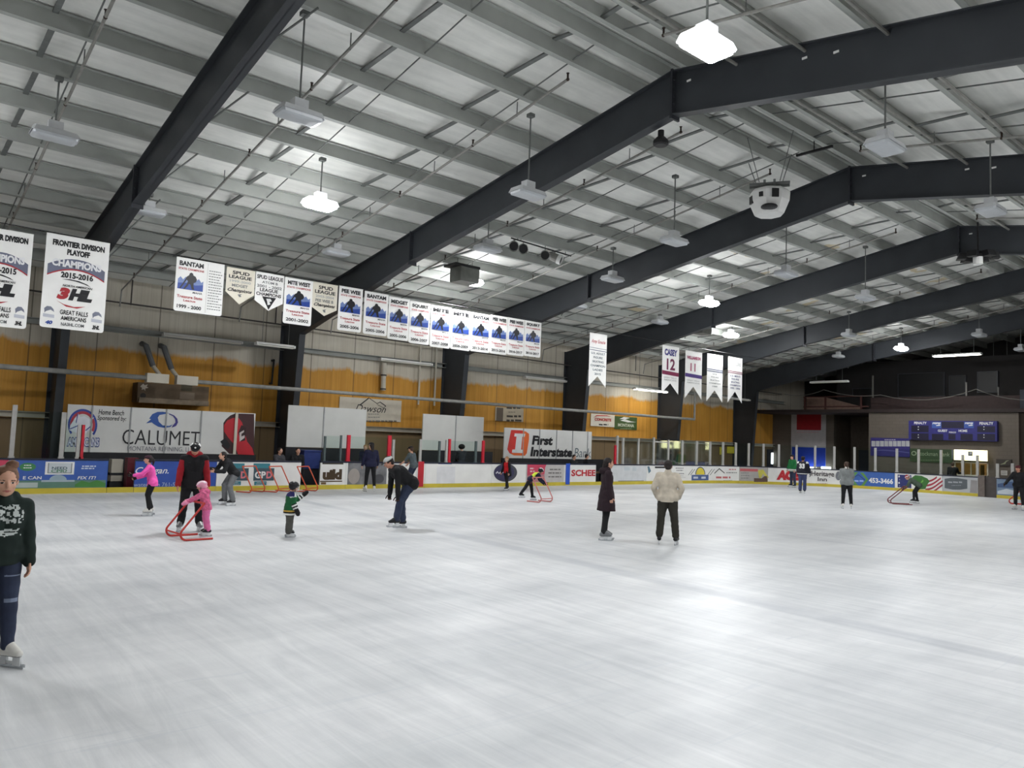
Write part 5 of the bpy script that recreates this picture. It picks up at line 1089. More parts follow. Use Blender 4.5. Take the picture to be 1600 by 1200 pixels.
b = MB(); b.box((50.1, YWR, 4.72), (50.25, 25.0, 8.0)); o = b.build('wall_end', M_dark); tag(o, 'dark back wall of the mezzanine', 'wall', kind='structure')
t = MB().box((48.3, -SurfX(48.3).uv(1381, 630)[0], 4.72), (48.6, -SurfX(48.3).uv(1370.5, 630)[0], 5.3)).build('mezzanine_box', M_post, None, loc=(48.4, 20, 4.72)); tag(t, 'pale box standing behind the mezzanine edge', 'box')
S = SurfX(46.4); pts = []
for a, c in (((1226, 616), (1287, 609)), ((1287, 609), (1376, 617)), ((1376, 617), (1525, 608)), ((1525, 608), (1660, 617))):
    for k in range(8):
        f = k/8; sag = (12 if a[0] > 1300 else 5)*4*f*(1-f); pts.append(S.map(*S.uv(a[0]+(c[0]-a[0])*f, a[1]+(c[1]-a[1])*f+sag), 0))
wire(pts, 0.02, 'pale sagging cable strung along the front of the mezzanine', 'sagging_cable'); bpy.data.objects['sagging_cable'].data.materials[0] = M_post
# ================================================================== PEOPLE
M_skin = mat('skin', (206, 158, 134), 0.55, var=0.05); M_skin2 = mat('skin_ruddy', (196, 140, 116), 0.55, var=0.05)
M_eye = mat('eye_dark', (40, 30, 28), 0.3, var=0); M_eyew = mat('eye_white', (226, 222, 216), 0.3, var=0); M_lip = mat('lips', (170, 92, 88), 0.5, var=0)
M_blade = mat('blade_steel', (190, 194, 198), 0.25, metal=0.8, var=0.05); M_hold = mat('blade_holder', (214, 216, 218), 0.4)
def cl(name, c, rough=0.85, var=0.14, scale=9): return mat('cloth_'+name, c, rough, var=var, scale=scale)
def remesh(mb, vox, smooth=2, wr=0.0, wsc=9.0):
    """fuse overlapping closed volumes into one continuous skin"""
    me = bpy.data.meshes.new('tmp'); me.from_pydata(mb.v, [], mb.f); me.update()
    bm = bmesh.new(); bm.from_mesh(me); bmesh.ops.recalc_face_normals(bm, faces=bm.faces); bm.to_mesh(me); bm.free()
    o = bpy.data.objects.new('tmp', me); COL.objects.link(o)
    md = o.modifiers.new('r', 'REMESH'); md.mode = 'VOXEL'; md.voxel_size = vox; md.use_smooth_shade = True
    dg = bpy.context.evaluated_depsgraph_get(); dg.update()
    m2 = bpy.data.meshes.new_from_object(o.evaluated_get(dg))
    bpy.data.objects.remove(o); bpy.data.meshes.remove(me)
    bm = bmesh.new(); bm.from_mesh(m2)
    for _ in range(smooth): bmesh.ops.smooth_vert(bm, verts=bm.verts, factor=0.5, use_axis_x=True, use_axis_y=True, use_axis_z=True)
    if wr:
        bm.normal_update()
        for v in bm.verts:
            n = noise.noise(V(v.co.x*wsc, v.co.y*wsc, v.co.z*wsc*1.6)); v.co += v.normal*(n*wr)
    vs = [v.co.copy() for v in bm.verts]; bm.verts.index_update(); fs = [tuple(v.index for v in f.verts) for f in bm.faces]
    bm.free(); bpy.data.meshes.remove(m2); return vs, fs
def mesh_part(name, vs, fs, mats, parent, fn=None, smooth=True):
    me = bpy.data.meshes.new(name); off = wo(parent); me.from_pydata([v-off for v in vs], [], fs)
    for M in mats: me.materials.append(M)
    me.update()
    if fn:
        for p in me.polygons: p.material_index = fn(p.center+off)
    for p in me.polygons: p.use_smooth = smooth
    return add_obj(name, me, parent)
class Person:
    def __init__(s, foot, S, face, label, **k):
        """foot: ground point, S: stature in metres, face: world heading angle"""
        s.S = S; s.k = k; s.g = k.get
        s.F = V(math.cos(face), math.sin(face), 0); s.Rr = V(math.sin(face), -math.cos(face), 0); s.base = Vector(foot)
        s.root = thing('person', label, 'person', s.base)
        s.vox = k.get('vox', 0.014); s.skate = k.get('skate', 0.10)
        s.pose()
    def W(s, x, y, z): return s.o+s.Rr*x+s.F*y+V(0, 0, z)
    def pose(s):
        S = s.S; g = s.g; leg = g('legf', 1.0)
        th, sh = 0.245*S*leg, 0.24*S*leg; hw = g('hipw', 0.052)*S
        R = math.radians
        J = {}
        lean, side = R(g('lean', 4)), R(g('side', 0)); tw = R(g('twist', 0))
        up = V(math.sin(side), math.sin(lean)*math.cos(side), math.cos(lean)*math.cos(side))
        J['pel'] = V(0, 0, 0)
        hips = {-1: V(-hw, 0, 0), 1: V(hw, 0, 0)}
        tl = g('torso', 0.285)*S
        J['waist'] = up*(0.10*S); J['chest'] = up*(tl*0.72); J['shc'] = up*tl; J['neck'] = up*(tl+0.02*S)
        hp = R(g('hpitch', 8)); hy = R(g('hyaw', 0))
        hu = V(0, math.sin(hp), math.cos(hp)); hf = V(math.sin(hy)*1.0, math.cos(hy)*math.cos(hp), -math.sin(hp)*math.cos(hy)); hf.normalize(); hu = (hu-hf*hu.dot(hf)).normalized()
        hs = g('head', 1.0)
        J['head'] = J['neck']+(up*0.45+hu*0.55)*(0.082*S*(0.5+0.5*hs)+0.0)+hf*0.012*S; s.hf, s.hu, s.hr = hf, hu, hf.cross(hu).normalized(); s.hs = hs
        shw = g('shw', 0.108)*S
        for sd in (-1, 1):
            n = 'R' if sd > 0 else 'L'
            a = J['shc']+V(sd*shw*math.cos(tw), sd*shw*-math.sin(tw)*1.0, -0.024*S)
            fl, ab, el, inn = [R(q) for q in g('arm'+n, (8, 10, 15, 0))]
            d = V(sd*math.sin(ab), math.sin(fl)*math.cos(ab), -math.cos(fl)*math.cos(ab))
            e = a+d*(0.165*S)
            f2 = fl+el; ab2 = ab*0.6-inn
            d2 = V(sd*math.sin(ab2), math.sin(f2)*math.cos(ab2), -math.cos(f2)*math.cos(ab2))
            w = e+d2*(0.14*S); J['sh'+n], J['el'+n], J['wr'+n], J['hd'+n] = a, e, w, d2
            tf, ta, kn, fy = g('leg'+n, (0, 4, 4, 8))
            tf, ta, kn, fy = R(tf), R(ta), R(kn), R(fy)
            h = hips[sd]; d = V(sd*math.sin(ta), math.sin(tf)*math.cos(ta), -math.cos(tf)*math.cos(ta)); k_ = h+d*th
            t2 = tf-kn; d2 = V(sd*math.sin(ta*0.8), math.sin(t2)*math.cos(ta*.8), -math.cos(t2)*math.cos(ta*.8)); an = k_+d2*sh
            J['hip'+n], J['kn'+n], J['an'+n] = h, k_, an
            J['ft'+n] = V(sd*math.sin(fy), math.cos(fy), 0)
        zmin = min(J['anR'].z, J['anL'].z); mid = (J['anR']+J['anL'])/2
        lift = 0.052*S*leg+s.skate if not g('sit') else 0
        if g('sit'): zoff = g('seatz', 0.5)
        else: zoff = lift-zmin
        s.o = s.base+V(0, 0, zoff)
        if not g('sit'): s.o = s.o-s.Rr*mid.x-s.F*(mid.y+0.03*S)
        s.J = {}
        dirs = ('hdR', 'hdL', 'ftR', 'ftL')
        for n, v in J.items(): s.J[n] = (s.Rr*v.x+s.F*v.y+V(0, 0, v.z)) if n in dirs else s.W(v.x, v.y, v.z)
        s.hf = s.Rr*hf.x+s.F*hf.y+V(0, 0, hf.z); s.hu = s.Rr*hu.x+s.F*hu.y+V(0, 0, hu.z); s.hr = s.Rr*s.hr.x+s.F*s.hr.y+V(0, 0, s.hr.z)
        s.up = s.Rr*up.x+s.F*up.y+V(0, 0, up.z)
    def headpt(s, x, y, z):   # head-local, unit = head half height
        u = 0.068*s.S*s.hs; return s.J['head']+s.hr*(x*u)+s.hf*(y*u)+s.hu*(z*u)
    def HR(s): return Matrix((s.hr, s.hf, s.hu)).transposed()
    def torso(s, b, c, hem=0.0, flare=0.0, hood=False):
        """torso volume, c = how far outside the body, hem = length below the hip joint"""
        S, J = s.S, s.J; fw = s.g('fat', 1.0)
        for sx in (-1, 1):
            q = s.Rr*(sx*0.04*S*fw)
            b.capsule(J['pel']+q*0.9, J['waist']+q*0.8, 0.062*S*fw+c, 0.056*S*fw+c); b.capsule(J['waist']+q*0.8, J['chest']+q*1.1, 0.056*S*fw+c, 0.062*S*fw+c)
            n = 'R' if sx > 0 else 'L'
            b.capsule(J['chest']+q*1.1, J['shc']+(J['sh'+n]-J['shc'])*0.72-s.up*0.01*S, 0.06*S+c, 0.036*S+c)
            b.capsule(J['hip'+n], J['hip'+n]+s.Rr*(sx*0.008*S), 0.066*S*fw+c, 0.062*S*fw+c)
        b.capsule(J['shL'], J['shR'], 0.03*S+c, 0.03*S+c)
        if hem > 0:
            rings = []
            for i in range(7):
                f = i/6; p = J['waist']*(1-min(1, f*2.2))+J['pel']*min(1, f*2.2)
                if f*2.2 > 1: p = J['pel']+V(0, 0, -hem*(f-0.4545)/0.5455)+ (s.F*s.g('hemfwd', 0.0))*(f-0.45)
                rx = (0.092*S*fw+c)+flare*f; ry = (0.064*S*fw+c)+flare*f*0.8
                rings.append([p+s.Rr*(rx*math.cos(2*PI*k/18))+s.F*(ry*math.sin(2*PI*k/18)) for k in range(18)])
            b.loft(rings)
    def arms(s, b, c, upto=1.0, cuff=0.0):
        S, J = s.S, s.J
        for n in 'LR':
            b.capsule(J['sh'+n], J['el'+n], 0.031*S+c, 0.024*S+c); 
            if upto > 0.5:
                e = J['el'+n].lerp(J['wr'+n], (upto-0.5)*2); b.capsule(J['el'+n], e, 0.0245*S+c, 0.018*S+c*1.0+cuff)
    def legs(s, b, c, upto=1.0, flare=0.0):
        S, J = s.S, s.J; fw = s.g('fat', 1.0)
        for n in 'LR':
            b.capsule(J['hip'+n], J['kn'+n], 0.056*S*fw+c, 0.036*S+c); e = J['kn'+n].lerp(J['an'+n], upto)
            b.capsule(J['kn'+n], e, 0.036*S+c, 0.026*S+c+flare)
            if c < 0.01: b.ellipsoid(J['kn'+n].lerp(J['an'+n], 0.3)-s.F*0.006*S, (0.031*S,)*3, 10, 8)
        b.capsule(J['hipL'], J['hipR'], 0.064*S*fw+c*0.8, 0.064*S*fw+c*0.8)
    def hand(s, b, n, r=1.0, curl=35, bend=None):
        """palm, four unequal fingers and a thumb as separate chains"""
        S, J = s.S, s.J; d = J['hd'+n].normalized(); sd = 1 if n == 'R' else -1
        inn = s.Rr*(-sd); nrm = (inn-d*inn.dot(d)).normalized(); ac = d.cross(nrm).normalized()
        if ac.dot(s.F) < 0: ac = -ac
        w = J['wr'+n]; pl = 0.05*S
        b.loft([[w+d*(pl*f)+ac*(wd*0.0215*S*r*math.cos(2*PI*k/10))+nrm*(tk*0.011*S*r*math.sin(2*PI*k/10)) for k in range(10)] for f, wd, tk in ((-0.15, 0.72, 1.25), (0.1, 0.85, 1.2), (0.5, 1.0, 1.1), (0.9, 1.02, 0.95), (1.05, 0.9, 0.7))])
        c = math.radians(curl)
        for i, (off, L) in enumerate(((0.0155, 0.040), (0.0052, 0.045), (-0.0052, 0.042), (-0.0150, 0.033))):
            p = w+d*(pl*0.97)+ac*(off*S*r); dd = (d+ac*(off*7)).normalized(); pts = [p]; a = c*0.5
            for seg in (0.45, 0.32, 0.23):
                v = dd*math.cos(a)+nrm*math.sin(a); p = p+v*(L*S*seg*r); pts.append(p); a += c*0.8
            b.tube(pts, [0.0056*S*r, 0.0053*S*r, 0.0048*S*r, 0.0038*S*r], 7)
        p = w+d*(pl*0.25)+ac*(0.017*S*r); dd = (d*0.7+ac*0.75+nrm*0.25).normalized(); pts = [p, p+dd*0.022*S*r, p+dd*0.036*S*r+d*0.006*S*r, p+dd*0.042*S*r+d*0.018*S*r]
        b.tube(pts, [0.0075*S*r, 0.0066*S*r, 0.0056*S*r, 0.004*S*r], 7)
    def body(s, skin=None):
        S, J = s.S, s.J; b = MB(); s.torso(b, 0.0); s.arms(b, 0.0); s.legs(b, -0.004)
        for n in 'LR':
            b.capsule(J['an'+n], J['an'+n]+J['ft'+n]*0.06*S-V(0, 0, 0.03*S), 0.021*S, 0.012*S); b.capsule(J['an'+n]-V(0, 0, 0.012*S), J['an'+n]-J['ft'+n]*0.012*S-V(0, 0, 0.02*S), 0.02*S, 0.016*S)
        b.capsule(J['shc'], J['head']-s.hu*0.02*S, 0.034*S, 0.029*S)
        u = 0.068*S*s.hs; HRm = s.HR()
        b.ellipsoid(s.headpt(0, -0.12, 0.22), (0.70*u, 0.86*u, 0.78*u), 18, 12, HRm); b.ellipsoid(s.headpt(0, 0.16, -0.32), (0.58*u, 0.64*u, 0.66*u), 18, 12, HRm); b.ellipsoid(s.headpt(0, 0.5, -0.72), (0.26*u, 0.22*u, 0.2*u), 12, 8, HRm)
        b.capsule(s.headpt(0, 0.70, 0.18), s.headpt(0, 0.92, -0.16), 0.085*u, 0.13*u)
        for sx in (-1, 1): b.ellipsoid(s.headpt(sx*0.70, -0.08, -0.02), (0.09*u, 0.18*u, 0.25*u), 10, 8, HRm); b.ellipsoid(s.headpt(sx*0.34, 0.62, 0.17), (0.26*u, 0.13*u, 0.06*u), 10, 6, HRm); b.ellipsoid(s.headpt(sx*0.36, 0.5, -0.22), (0.2*u, 0.2*u, 0.18*u), 10, 6, HRm)
        b.capsule(s.headpt(-0.17, 0.68, -0.5), s.headpt(0.17, 0.68, -0.5), 0.09*u, 0.09*u)
        vs, fs = remesh(b, s.vox*0.75, 2)
        nb = len(fs); hb = MB()
        for n in 'LR':
            if s.g('hands', True): s.hand(hb, n, 1.0, s.g('curl'+n, s.g('curl', 35)))
        k = len(vs); vs = vs+hb.v; fs = fs+[tuple(i+k for i in f) for f in hb.f]
        def fn(p):
            q = p-s.J['head']; x, y, z = q.dot(s.hr)/u, q.dot(s.hf)/u, q.dot(s.hu)/u
            if y > 0.35 and abs(z) < 1.2:
                ax = abs(x)
                if ((ax-0.31)/0.125)**2+((z-0.05)/0.06)**2 < 1: return 1 if ((ax-0.31)/0.07)**2+((z-0.05)/0.07)**2 < 1 else 2
                if 0.17 < ax < 0.46 and 0.2 < z < 0.245: return 4
                if (x/0.24)**2+((z+0.5)/0.065)**2 < 1: return 3
            return 0
        return mesh_part('body', vs, fs, [skin or M_skin, M_eye, M_eyew, M_lip, s.g('browm', cl('hair_brown', (66, 46, 34)))], s.root, fn)
    def garment(s, name, build, mats, fn=None, wr=0.008, vox=None, smooth=2, wsc=9.0):
        b = MB(); build(b); vs, fs = remesh(b, vox or s.vox, smooth, wr, wsc)
        return mesh_part(name, vs, fs, mats if isinstance(mats, list) else [mats], s.root, fn)
    def skates(s, M, white=False, Mh=None):
        S, J = s.S, s.J
        for n in 'LR':
            f = J['ft'+n]; a = J['an'+n]; r = V(f.y, -f.x, 0); sole = a.z-0.052*S*s.g('legf', 1.0); k = max(0.62, S/1.75)
            shin = (J['kn'+n]-a).normalized()
            b = MB(); z0 = sole
            b.capsule(a-f*0.045*k+V(0, 0, z0-a.z+0.045*k), a+f*0.15*k+V(0, 0, z0-a.z+0.036*k), 0.047*k, 0.036*k); b.capsule(a-f*0.01*k, a+shin*0.15*k, 0.052*k, 0.058*k); b.capsule(a+f*0.03*k, a+f*0.115*k+V(0, 0, z0-a.z+0.05*k), 0.05*k, 0.042*k)
            vs, fs = remesh(b, max(0.008, s.vox*0.7), 1)
            sk = mesh_part('skate', vs, fs, [M, M_blk, K_wht], s.root, lambda p: 1 if (white and p.z < z0+0.012) else (2 if (not white and (p-a).dot(f) > 0.02*k and abs((p-a).dot(r)) < 0.012*k and p.z > z0+0.06*k) else 0))
            b = MB(); c = a+f*0.05*k; h = z0-(a.z*0) ; bz = sole-s.skate
            for q, w in ((-0.075, 0.035), (0.085, 0.045)): 
                p = c+f*q*k; p.z = sole-0.5*(s.skate-0.03); b.obox(p, f*w*k, r*0.014*k, V(0, 0, (s.skate-0.03)*0.5+0.006))
            p = c+f*0.0; p.z = sole-s.skate+0.045; b.obox(p, f*0.13*k, r*0.008*k, V(0, 0, 0.012)); b.build('blade_holder', Mh or M_hold, sk)
            b = MB(); p = V(c.x, c.y, sole-s.skate+0.021); b.obox(p, f*0.16*k, r*0.003, V(0, 0, 0.02)); b.obox(p+f*0.17*k+V(0, 0, 0.008), f*0.012*k, r*0.003, V(0, 0, 0.012)); b.build('blade', M_blade, sk)
    def hair(s, M, kind='short', bun=None):
        u = 0.068*s.S*s.hs; HRm = s.HR()
        def bld(b):
            b.ellipsoid(s.headpt(0, -0.24, 0.30), (0.80*u, 0.88*u, 0.82*u), 18, 12, HRm)
            if kind in ('long', 'pony', 'bun'): b.ellipsoid(s.headpt(0, -0.42, -0.1), (0.72*u, 0.6*u, 0.75*u), 14, 10, HRm)
            if kind == 'long': b.capsule(s.headpt(0, -0.55, -0.2), s.headpt(0, -0.75, -1.5), 0.62*u, 0.42*u)
            if kind == 'pony': b.capsule(s.headpt(0, -0.9, 0.3), s.headpt(0.05, -1.25, -0.3), 0.26*u, 0.3*u); b.capsule(s.headpt(0.05, -1.25, -0.3), s.headpt(0.1, -1.05, -1.4), 0.3*u, 0.14*u)
            if kind == 'bun': b.ellipsoid(s.headpt(*(bun or (0, -0.6, 1.05))), (0.42*u, 0.42*u, 0.36*u), 14, 10, HRm)
            if kind == 'wide': b.ellipsoid(s.headpt(0, -0.2, 0.25), (1.35*u, 1.1*u, 1.0*u), 16, 12, HRm)
            if kind == 'short': b.ellipsoid(s.headpt(0, -0.5, -0.2), (0.66*u, 0.5*u, 0.6*u), 14, 10, HRm)
        return s.garment('hair', bld, M, wr=0.006*s.S/1.75, vox=s.vox*0.7, wsc=30)
    def cap(s, M, Mp=None, M2=None, back=False, logo=None, name='cap'):
        u = 0.068*s.S*s.hs; HRm = s.HR(); mb = MB()
        rings = []
        for i in range(7):
            a = PI/2*i/6.2; rings.append([s.headpt(0.85*math.cos(a)*math.cos(t), -0.16+0.98*math.cos(a)*math.sin(t), 0.42+0.66*math.sin(a)) for t in [2*PI*k/18 for k in range(18)]])
        mb.loft(rings); o = mb.build(name, [M, M2 or M], s.root, smooth=True)
        if M2:
            for p in o.data.polygons: p.material_index = 1 if (p.center+wo(o)-s.J['head']).dot(s.hf) < 0 else 0
        sg = -1 if back else 1; b = MB(); P = []
        for i in range(9):
            t = PI*i/8; P.append(s.headpt(0.66*math.cos(t), sg*(0.62+0.75*math.sin(t)), 0.44-0.12*math.sin(t)))
        b.prism(P, s.hu*0.06*u); b.build('brim', Mp or M, o)
        if logo: b = MB(); p = s.headpt(0, 0.80, 0.78); b.obox(p, (s.hr+s.hu).normalized()*0.11*u, (s.hu-s.hr).normalized()*0.11*u, s.hf*0.06*u); b.build('badge', logo, o)
        return o
    def helmet(s, M, M2=None, cage=False, name='helmet'):
        u = 0.068*s.S*s.hs; HRm = s.HR()
        def bld(b):
            b.ellipsoid(s.headpt(0, -0.12, 0.42), (0.95*u, 1.12*u, 0.82*u), 18, 12, HRm); b.ellipsoid(s.headpt(0, -0.3, -0.05), (0.9*u, 0.85*u, 0.7*u), 16, 10, HRm); b.ellipsoid(s.headpt(0, 0.86, 0.42), (0.5*u, 0.22*u, 0.12*u), 12, 8, HRm)
        o = s.garment(name, bld, [M, M2 or M], fn=lambda p: 1 if (M2 and abs((p-s.J['head']).dot(s.hr)/u) < 0.72 and abs((p-s.J['head']).dot(s.hr)/u) > 0.42 and (p-s.J['head']).dot(s.hu)/u > 0.55) else 0, wr=0, vox=s.vox*0.7)
        b = MB()
        for sx in (-1, 1): b.tube([s.headpt(sx*0.78, 0.1, 0.0), s.headpt(sx*0.6, 0.35, -0.8), s.headpt(0, 0.42, -1.08)], 0.05*u, 6)
        b.build('chin_strap', M_blk, o)
        if cage:
            b = MB()
            for z in (0.15, -0.12, -0.4, -0.65): b.tube([s.headpt(-0.72, 0.35, z), s.headpt(-0.45, 0.98, z), s.headpt(0, 1.14, z), s.headpt(0.45, 0.98, z), s.headpt(0.72, 0.35, z)], 0.03*u, 6)
            for x, y in ((-0.45, 0.98), (-0.2, 1.1), (0.2, 1.1), (0.45, 0.98)): b.tube([s.headpt(x, y, 0.4), s.headpt(x, y, -0.65)], 0.03*u, 6)
            b.build('face_cage', M_hold, o)
        return o
    def gloves(s, M, r=1.25, mitten=False):
        for n in 'LR':
            b = MB(); s.hand(b, n, r, s.g('curl', 35)); S = s.S
            b.capsule(s.J['wr'+n]-s.J['hd'+n]*0.035*S, s.J['wr'+n]+s.J['hd'+n]*0.01*S, 0.024*S*r, 0.021*S*r)
            if mitten:
                b2 = MB(); w, d = s.J['wr'+n], s.J['hd'+n].normalized(); b2.capsule(w-d*0.03*S, w+d*0.02*S, 0.026*S*r, 0.026*S*r); b2.capsule(w+d*0.02*S, w+d*0.075*S, 0.03*S*r, 0.024*S*r); b2.capsule(w+d*0.015*S+s.F*0.02*S, w+d*0.05*S+s.F*0.035*S, 0.013*S*r, 0.011*S*r); vs, fs = remesh(b2, s.vox*0.6, 1); mesh_part('mitten', vs, fs, [M], s.root)
            else: b.build('glove', M, s.root, smooth=True)
    def hood(s, b, c):   # hood lying on the shoulders behind the neck
        S, J = s.S, s.J; bk = -s.F
        b.capsule(J['neck']-s.Rr*0.05*S+bk*0.02*S, J['neck']+bk*0.065*S-s.up*0.015*S, 0.03*S+c, 0.036*S+c); b.capsule(J['neck']+s.Rr*0.05*S+bk*0.02*S, J['neck']+bk*0.065*S-s.up*0.015*S, 0.03*S+c, 0.036*S+c)
    def conform(s, obj, text, M, u0, u1, z0, z1, back=True, name='number', bold=0.05):
        """lettering laid on the cloth of the back or chest"""
        me = obj.data; off = wo(obj); bvh = BVHTree.FromPolygons([v.co+off for v in me.vertices], [tuple(p.vertices) for p in me.polygons])
        d = -s.F if back else s.F; rt = s.Rr if back else -s.Rr
        vs, fs = text_geo(text, 0, bold); b = MB(); out = []
        for a, c in vs:
            q = s.J['chest']+rt*(u0+(u1-u0)*a)+s.up*(z0+(z1-z0)*c)+d*1.0
            h = bvh.ray_cast(q, -d, 2.0); out.append((h[0] if h[0] else q-d*0.85)+d*0.012)
        b.add(out, fs); return b.build(name, M, obj)
def heading(p, off): return math.atan2(p.y, p.x)+math.radians(off)
LEFT, RIGHTW, AWAY, TOWARD = 90, -90, 0, 180     # as seen from the viewpoint
def stand(px, py, z=0.0): return atZ(px, py, z)
# ---- skate aid frame
M_aid = mat('aid_red', (190, 52, 44), 0.45, var=0.08); M_aido = mat('aid_orange', (206, 84, 52), 0.45, var=0.08); M_aidd = mat('aid_maroon', (110, 30, 34), 0.45)
def skate_aid(p, ang, h, L, w, M, label, group='skating aids on the ice'):
    """two bent side rails with long runners joined by cross bars; opens towards ang"""
    f = V(math.cos(ang), math.sin(ang), 0); r = V(f.y, -f.x, 0); p = Vector(p); t = thing('skate_aid', label, 'skating aid', p, group)
    def P(x, y, z): return p+r*x+f*y+V(0, 0, z)
    rr = 0.02
    R0 = 0.11; ya = L-R0; hy = 0.1; an = math.pi-math.atan2(h-0.2, ya-hy+0.06)
    for sx in (-1, 1):
        x = sx*w/2; pts = [P(x, -0.1, rr), P(x, ya, rr)]
        for i in range(1, 8): a = an*i/7; pts.append(P(x, ya+R0*math.sin(a), rr+R0*(1-math.cos(a))))
        pts += [P(x, hy, h)]
        b = MB(); b.tube(pts, rr, 8); b.build('side_rail', M, t)
    b = MB(); b.tube([P(-w/2, hy, h), P(w/2, hy, h)], rr, 8); b.build('handle_bar', M, t)
    b = MB(); b.tube([P(-w/2, ya+R0*0.95, rr+R0), P(w/2, ya+R0*0.95, rr+R0)], rr*0.8, 8); b.build('cross_bar', M, t)
    return t

K_dk = cl('black', (22, 22, 25)); K_char = cl('charcoal', (44, 46, 52)); K_jean = cl('denim', (44, 52, 74)); K_ngreen = cl('dark_green', (20, 34, 30))
H_brown = cl('hair_brown', (66, 46, 34), 0.6, 0.25, 40); H_dark = cl('hair_dark', (34, 26, 24), 0.6, 0.25, 40); H_blond = cl('hair_blond', (164, 124, 84), 0.6, 0.2, 40)
K_boot = cl('boot_black', (26, 27, 30), 0.5); K_bootw = cl('boot_white', (222, 220, 214), 0.45, 0.04); K_bootg = cl('boot_grey', (118, 120, 122), 0.5)

# 1 girl at the left edge
p = stand(-19, 1046); P = Person(p, 1.585, heading(p, TOWARD+14), 'young woman in a dark green hoodie at the left picture edge', vox=0.011, hyaw=4, hpitch=6, head=1.17, legf=1.04, torso=0.272,  armL=(2, 9, 8, 4), armR=(2, 9, 8, 4), legL=(3, 3, 4, 26), legR=(-4, 4, 6, 6), lean=2, skate=0.09, curl=30)
P.body(); P.hair(cl('hair_auburn', (112, 80, 60), 0.6, 0.25, 40), 'bun', (-0.32, -0.25, 1.12))
def g(b): P.torso(b, 0.022, 0.10, 0.012); P.arms(b, 0.018, 1.0, 0.006); P.hood(b, 0.012); b.capsule(P.J['neck']-P.up*0.03+P.F*0.02, P.J['neck']+P.up*0.01+P.F*0.01, 0.075, 0.068)
o = P.garment('hoodie', g, [K_ngreen, cl('print_white', (190, 196, 194))], wr=0.009, fn=lambda q: 1 if ((q-P.J['chest']).dot(P.F) > 0.03 and abs((q-P.J['chest']).dot(P.Rr)) < 0.14 and ((-0.06 < (q-P.J['chest']).z < 0.10 and noise.noise(q*38) > 0.05) or (-0.17 < (q-P.J['chest']).z < -0.10 and noise.noise(V(q.x*14, q.y*14, q.z*50)) > 0.0))) else 0)
def g(b): P.legs(b, 0.014, 0.97)
P.garment('jeans', g, [K_jean, cl('denim_frayed', (120, 130, 152))], wr=0.006, fn=lambda q: 1 if ((q-P.J['knL']).dot(P.F) > 0.02 and abs((q-P.J['knL']).z+0.0) < 0.014 and abs((q-P.J['knL']).dot(P.Rr)) < 0.05) or ((q-P.J['knL']).dot(P.F) > 0.02 and 0.2 < (q-P.J['knL']).z < 0.22 and abs((q-P.J['knL']).dot(P.Rr)) < 0.06) else 0)
P.skates(K_bootw, True)
# 2 pink jacket
p = stand(231, 806); P = Person(p, 1.34, heading(p, LEFT), 'girl in a bright pink jacket and black leggings skating left', vox=0.013, hpitch=5, lean=14, armL=(40, 12, 45, 10), armR=(20, 14, 50, 10), legL=(14, 3, 22, 4), legR=(16, 3, 34, 4), skate=0.09, head=1.08)
P.body(); P.hair(H_dark, 'pony'); 
def g(b): P.torso(b, 0.022, 0.10, 0.018); P.arms(b, 0.02, 0.97)
P.garment('jacket', g, cl('hot_pink', (240, 92, 176)), wr=0.008)
def g(b): P.legs(b, 0.014, 0.97)
P.garment('leggings', g, K_dk, wr=0.004); P.skates(K_bootw, True); P.gloves(K_dk)
def g(b): b.ellipsoid(P.headpt(0, -0.1, 0.55), tuple(0.068*P.S*P.hs*q for q in (0.84, 0.95, 0.52)), 16, 10, P.HR())
P.garment('headband', g, cl('hat_plum', (58, 30, 44)), wr=0, vox=0.009)
# 3 man in red hoodie and black vest
p = stand(296, 831); P = Person(p, 1.74, heading(p, TOWARD+4), 'man in a red hoodie, black vest and cap looking down at the pink toddler', vox=0.013, hpitch=32, hyaw=6, lean=9, armL=(6, 12, 6, 2), armR=(4, 13, 6, 2), legL=(2, 6, 4, 14), legR=(-2, 6, 4, 22), skate=0.09, fat=1.08)
P.body(M_skin2); P.hair(H_dark, 'short'); K_rh = cl('red_hoodie', (150, 24, 36))
def g(b): P.arms(b, 0.024, 1.0, 0.004); P.torso(b, 0.014, 0.04); P.hood(b, 0.026); b.capsule(P.J['neck']-P.up*0.02, P.J['neck']+P.up*0.05+P.F*0.02, 0.085, 0.08)
P.garment('hoodie', g, K_rh, wr=0.01)
def g(b): P.torso(b, 0.036, 0.16, 0.012)
o = P.garment('vest', g, K_dk, wr=0.008); P.conform(o, 'I', K_char, -0.12, -0.07, 0.02, 0.03, back=False, name='chest_logo', bold=0)
def g(b): P.legs(b, 0.02, 0.95, 0.012)
P.garment('trousers', g, K_dk, wr=0.008); P.skates(K_bootg, False); P.cap(K_dk, K_dk, K_wht, logo=K_wht)
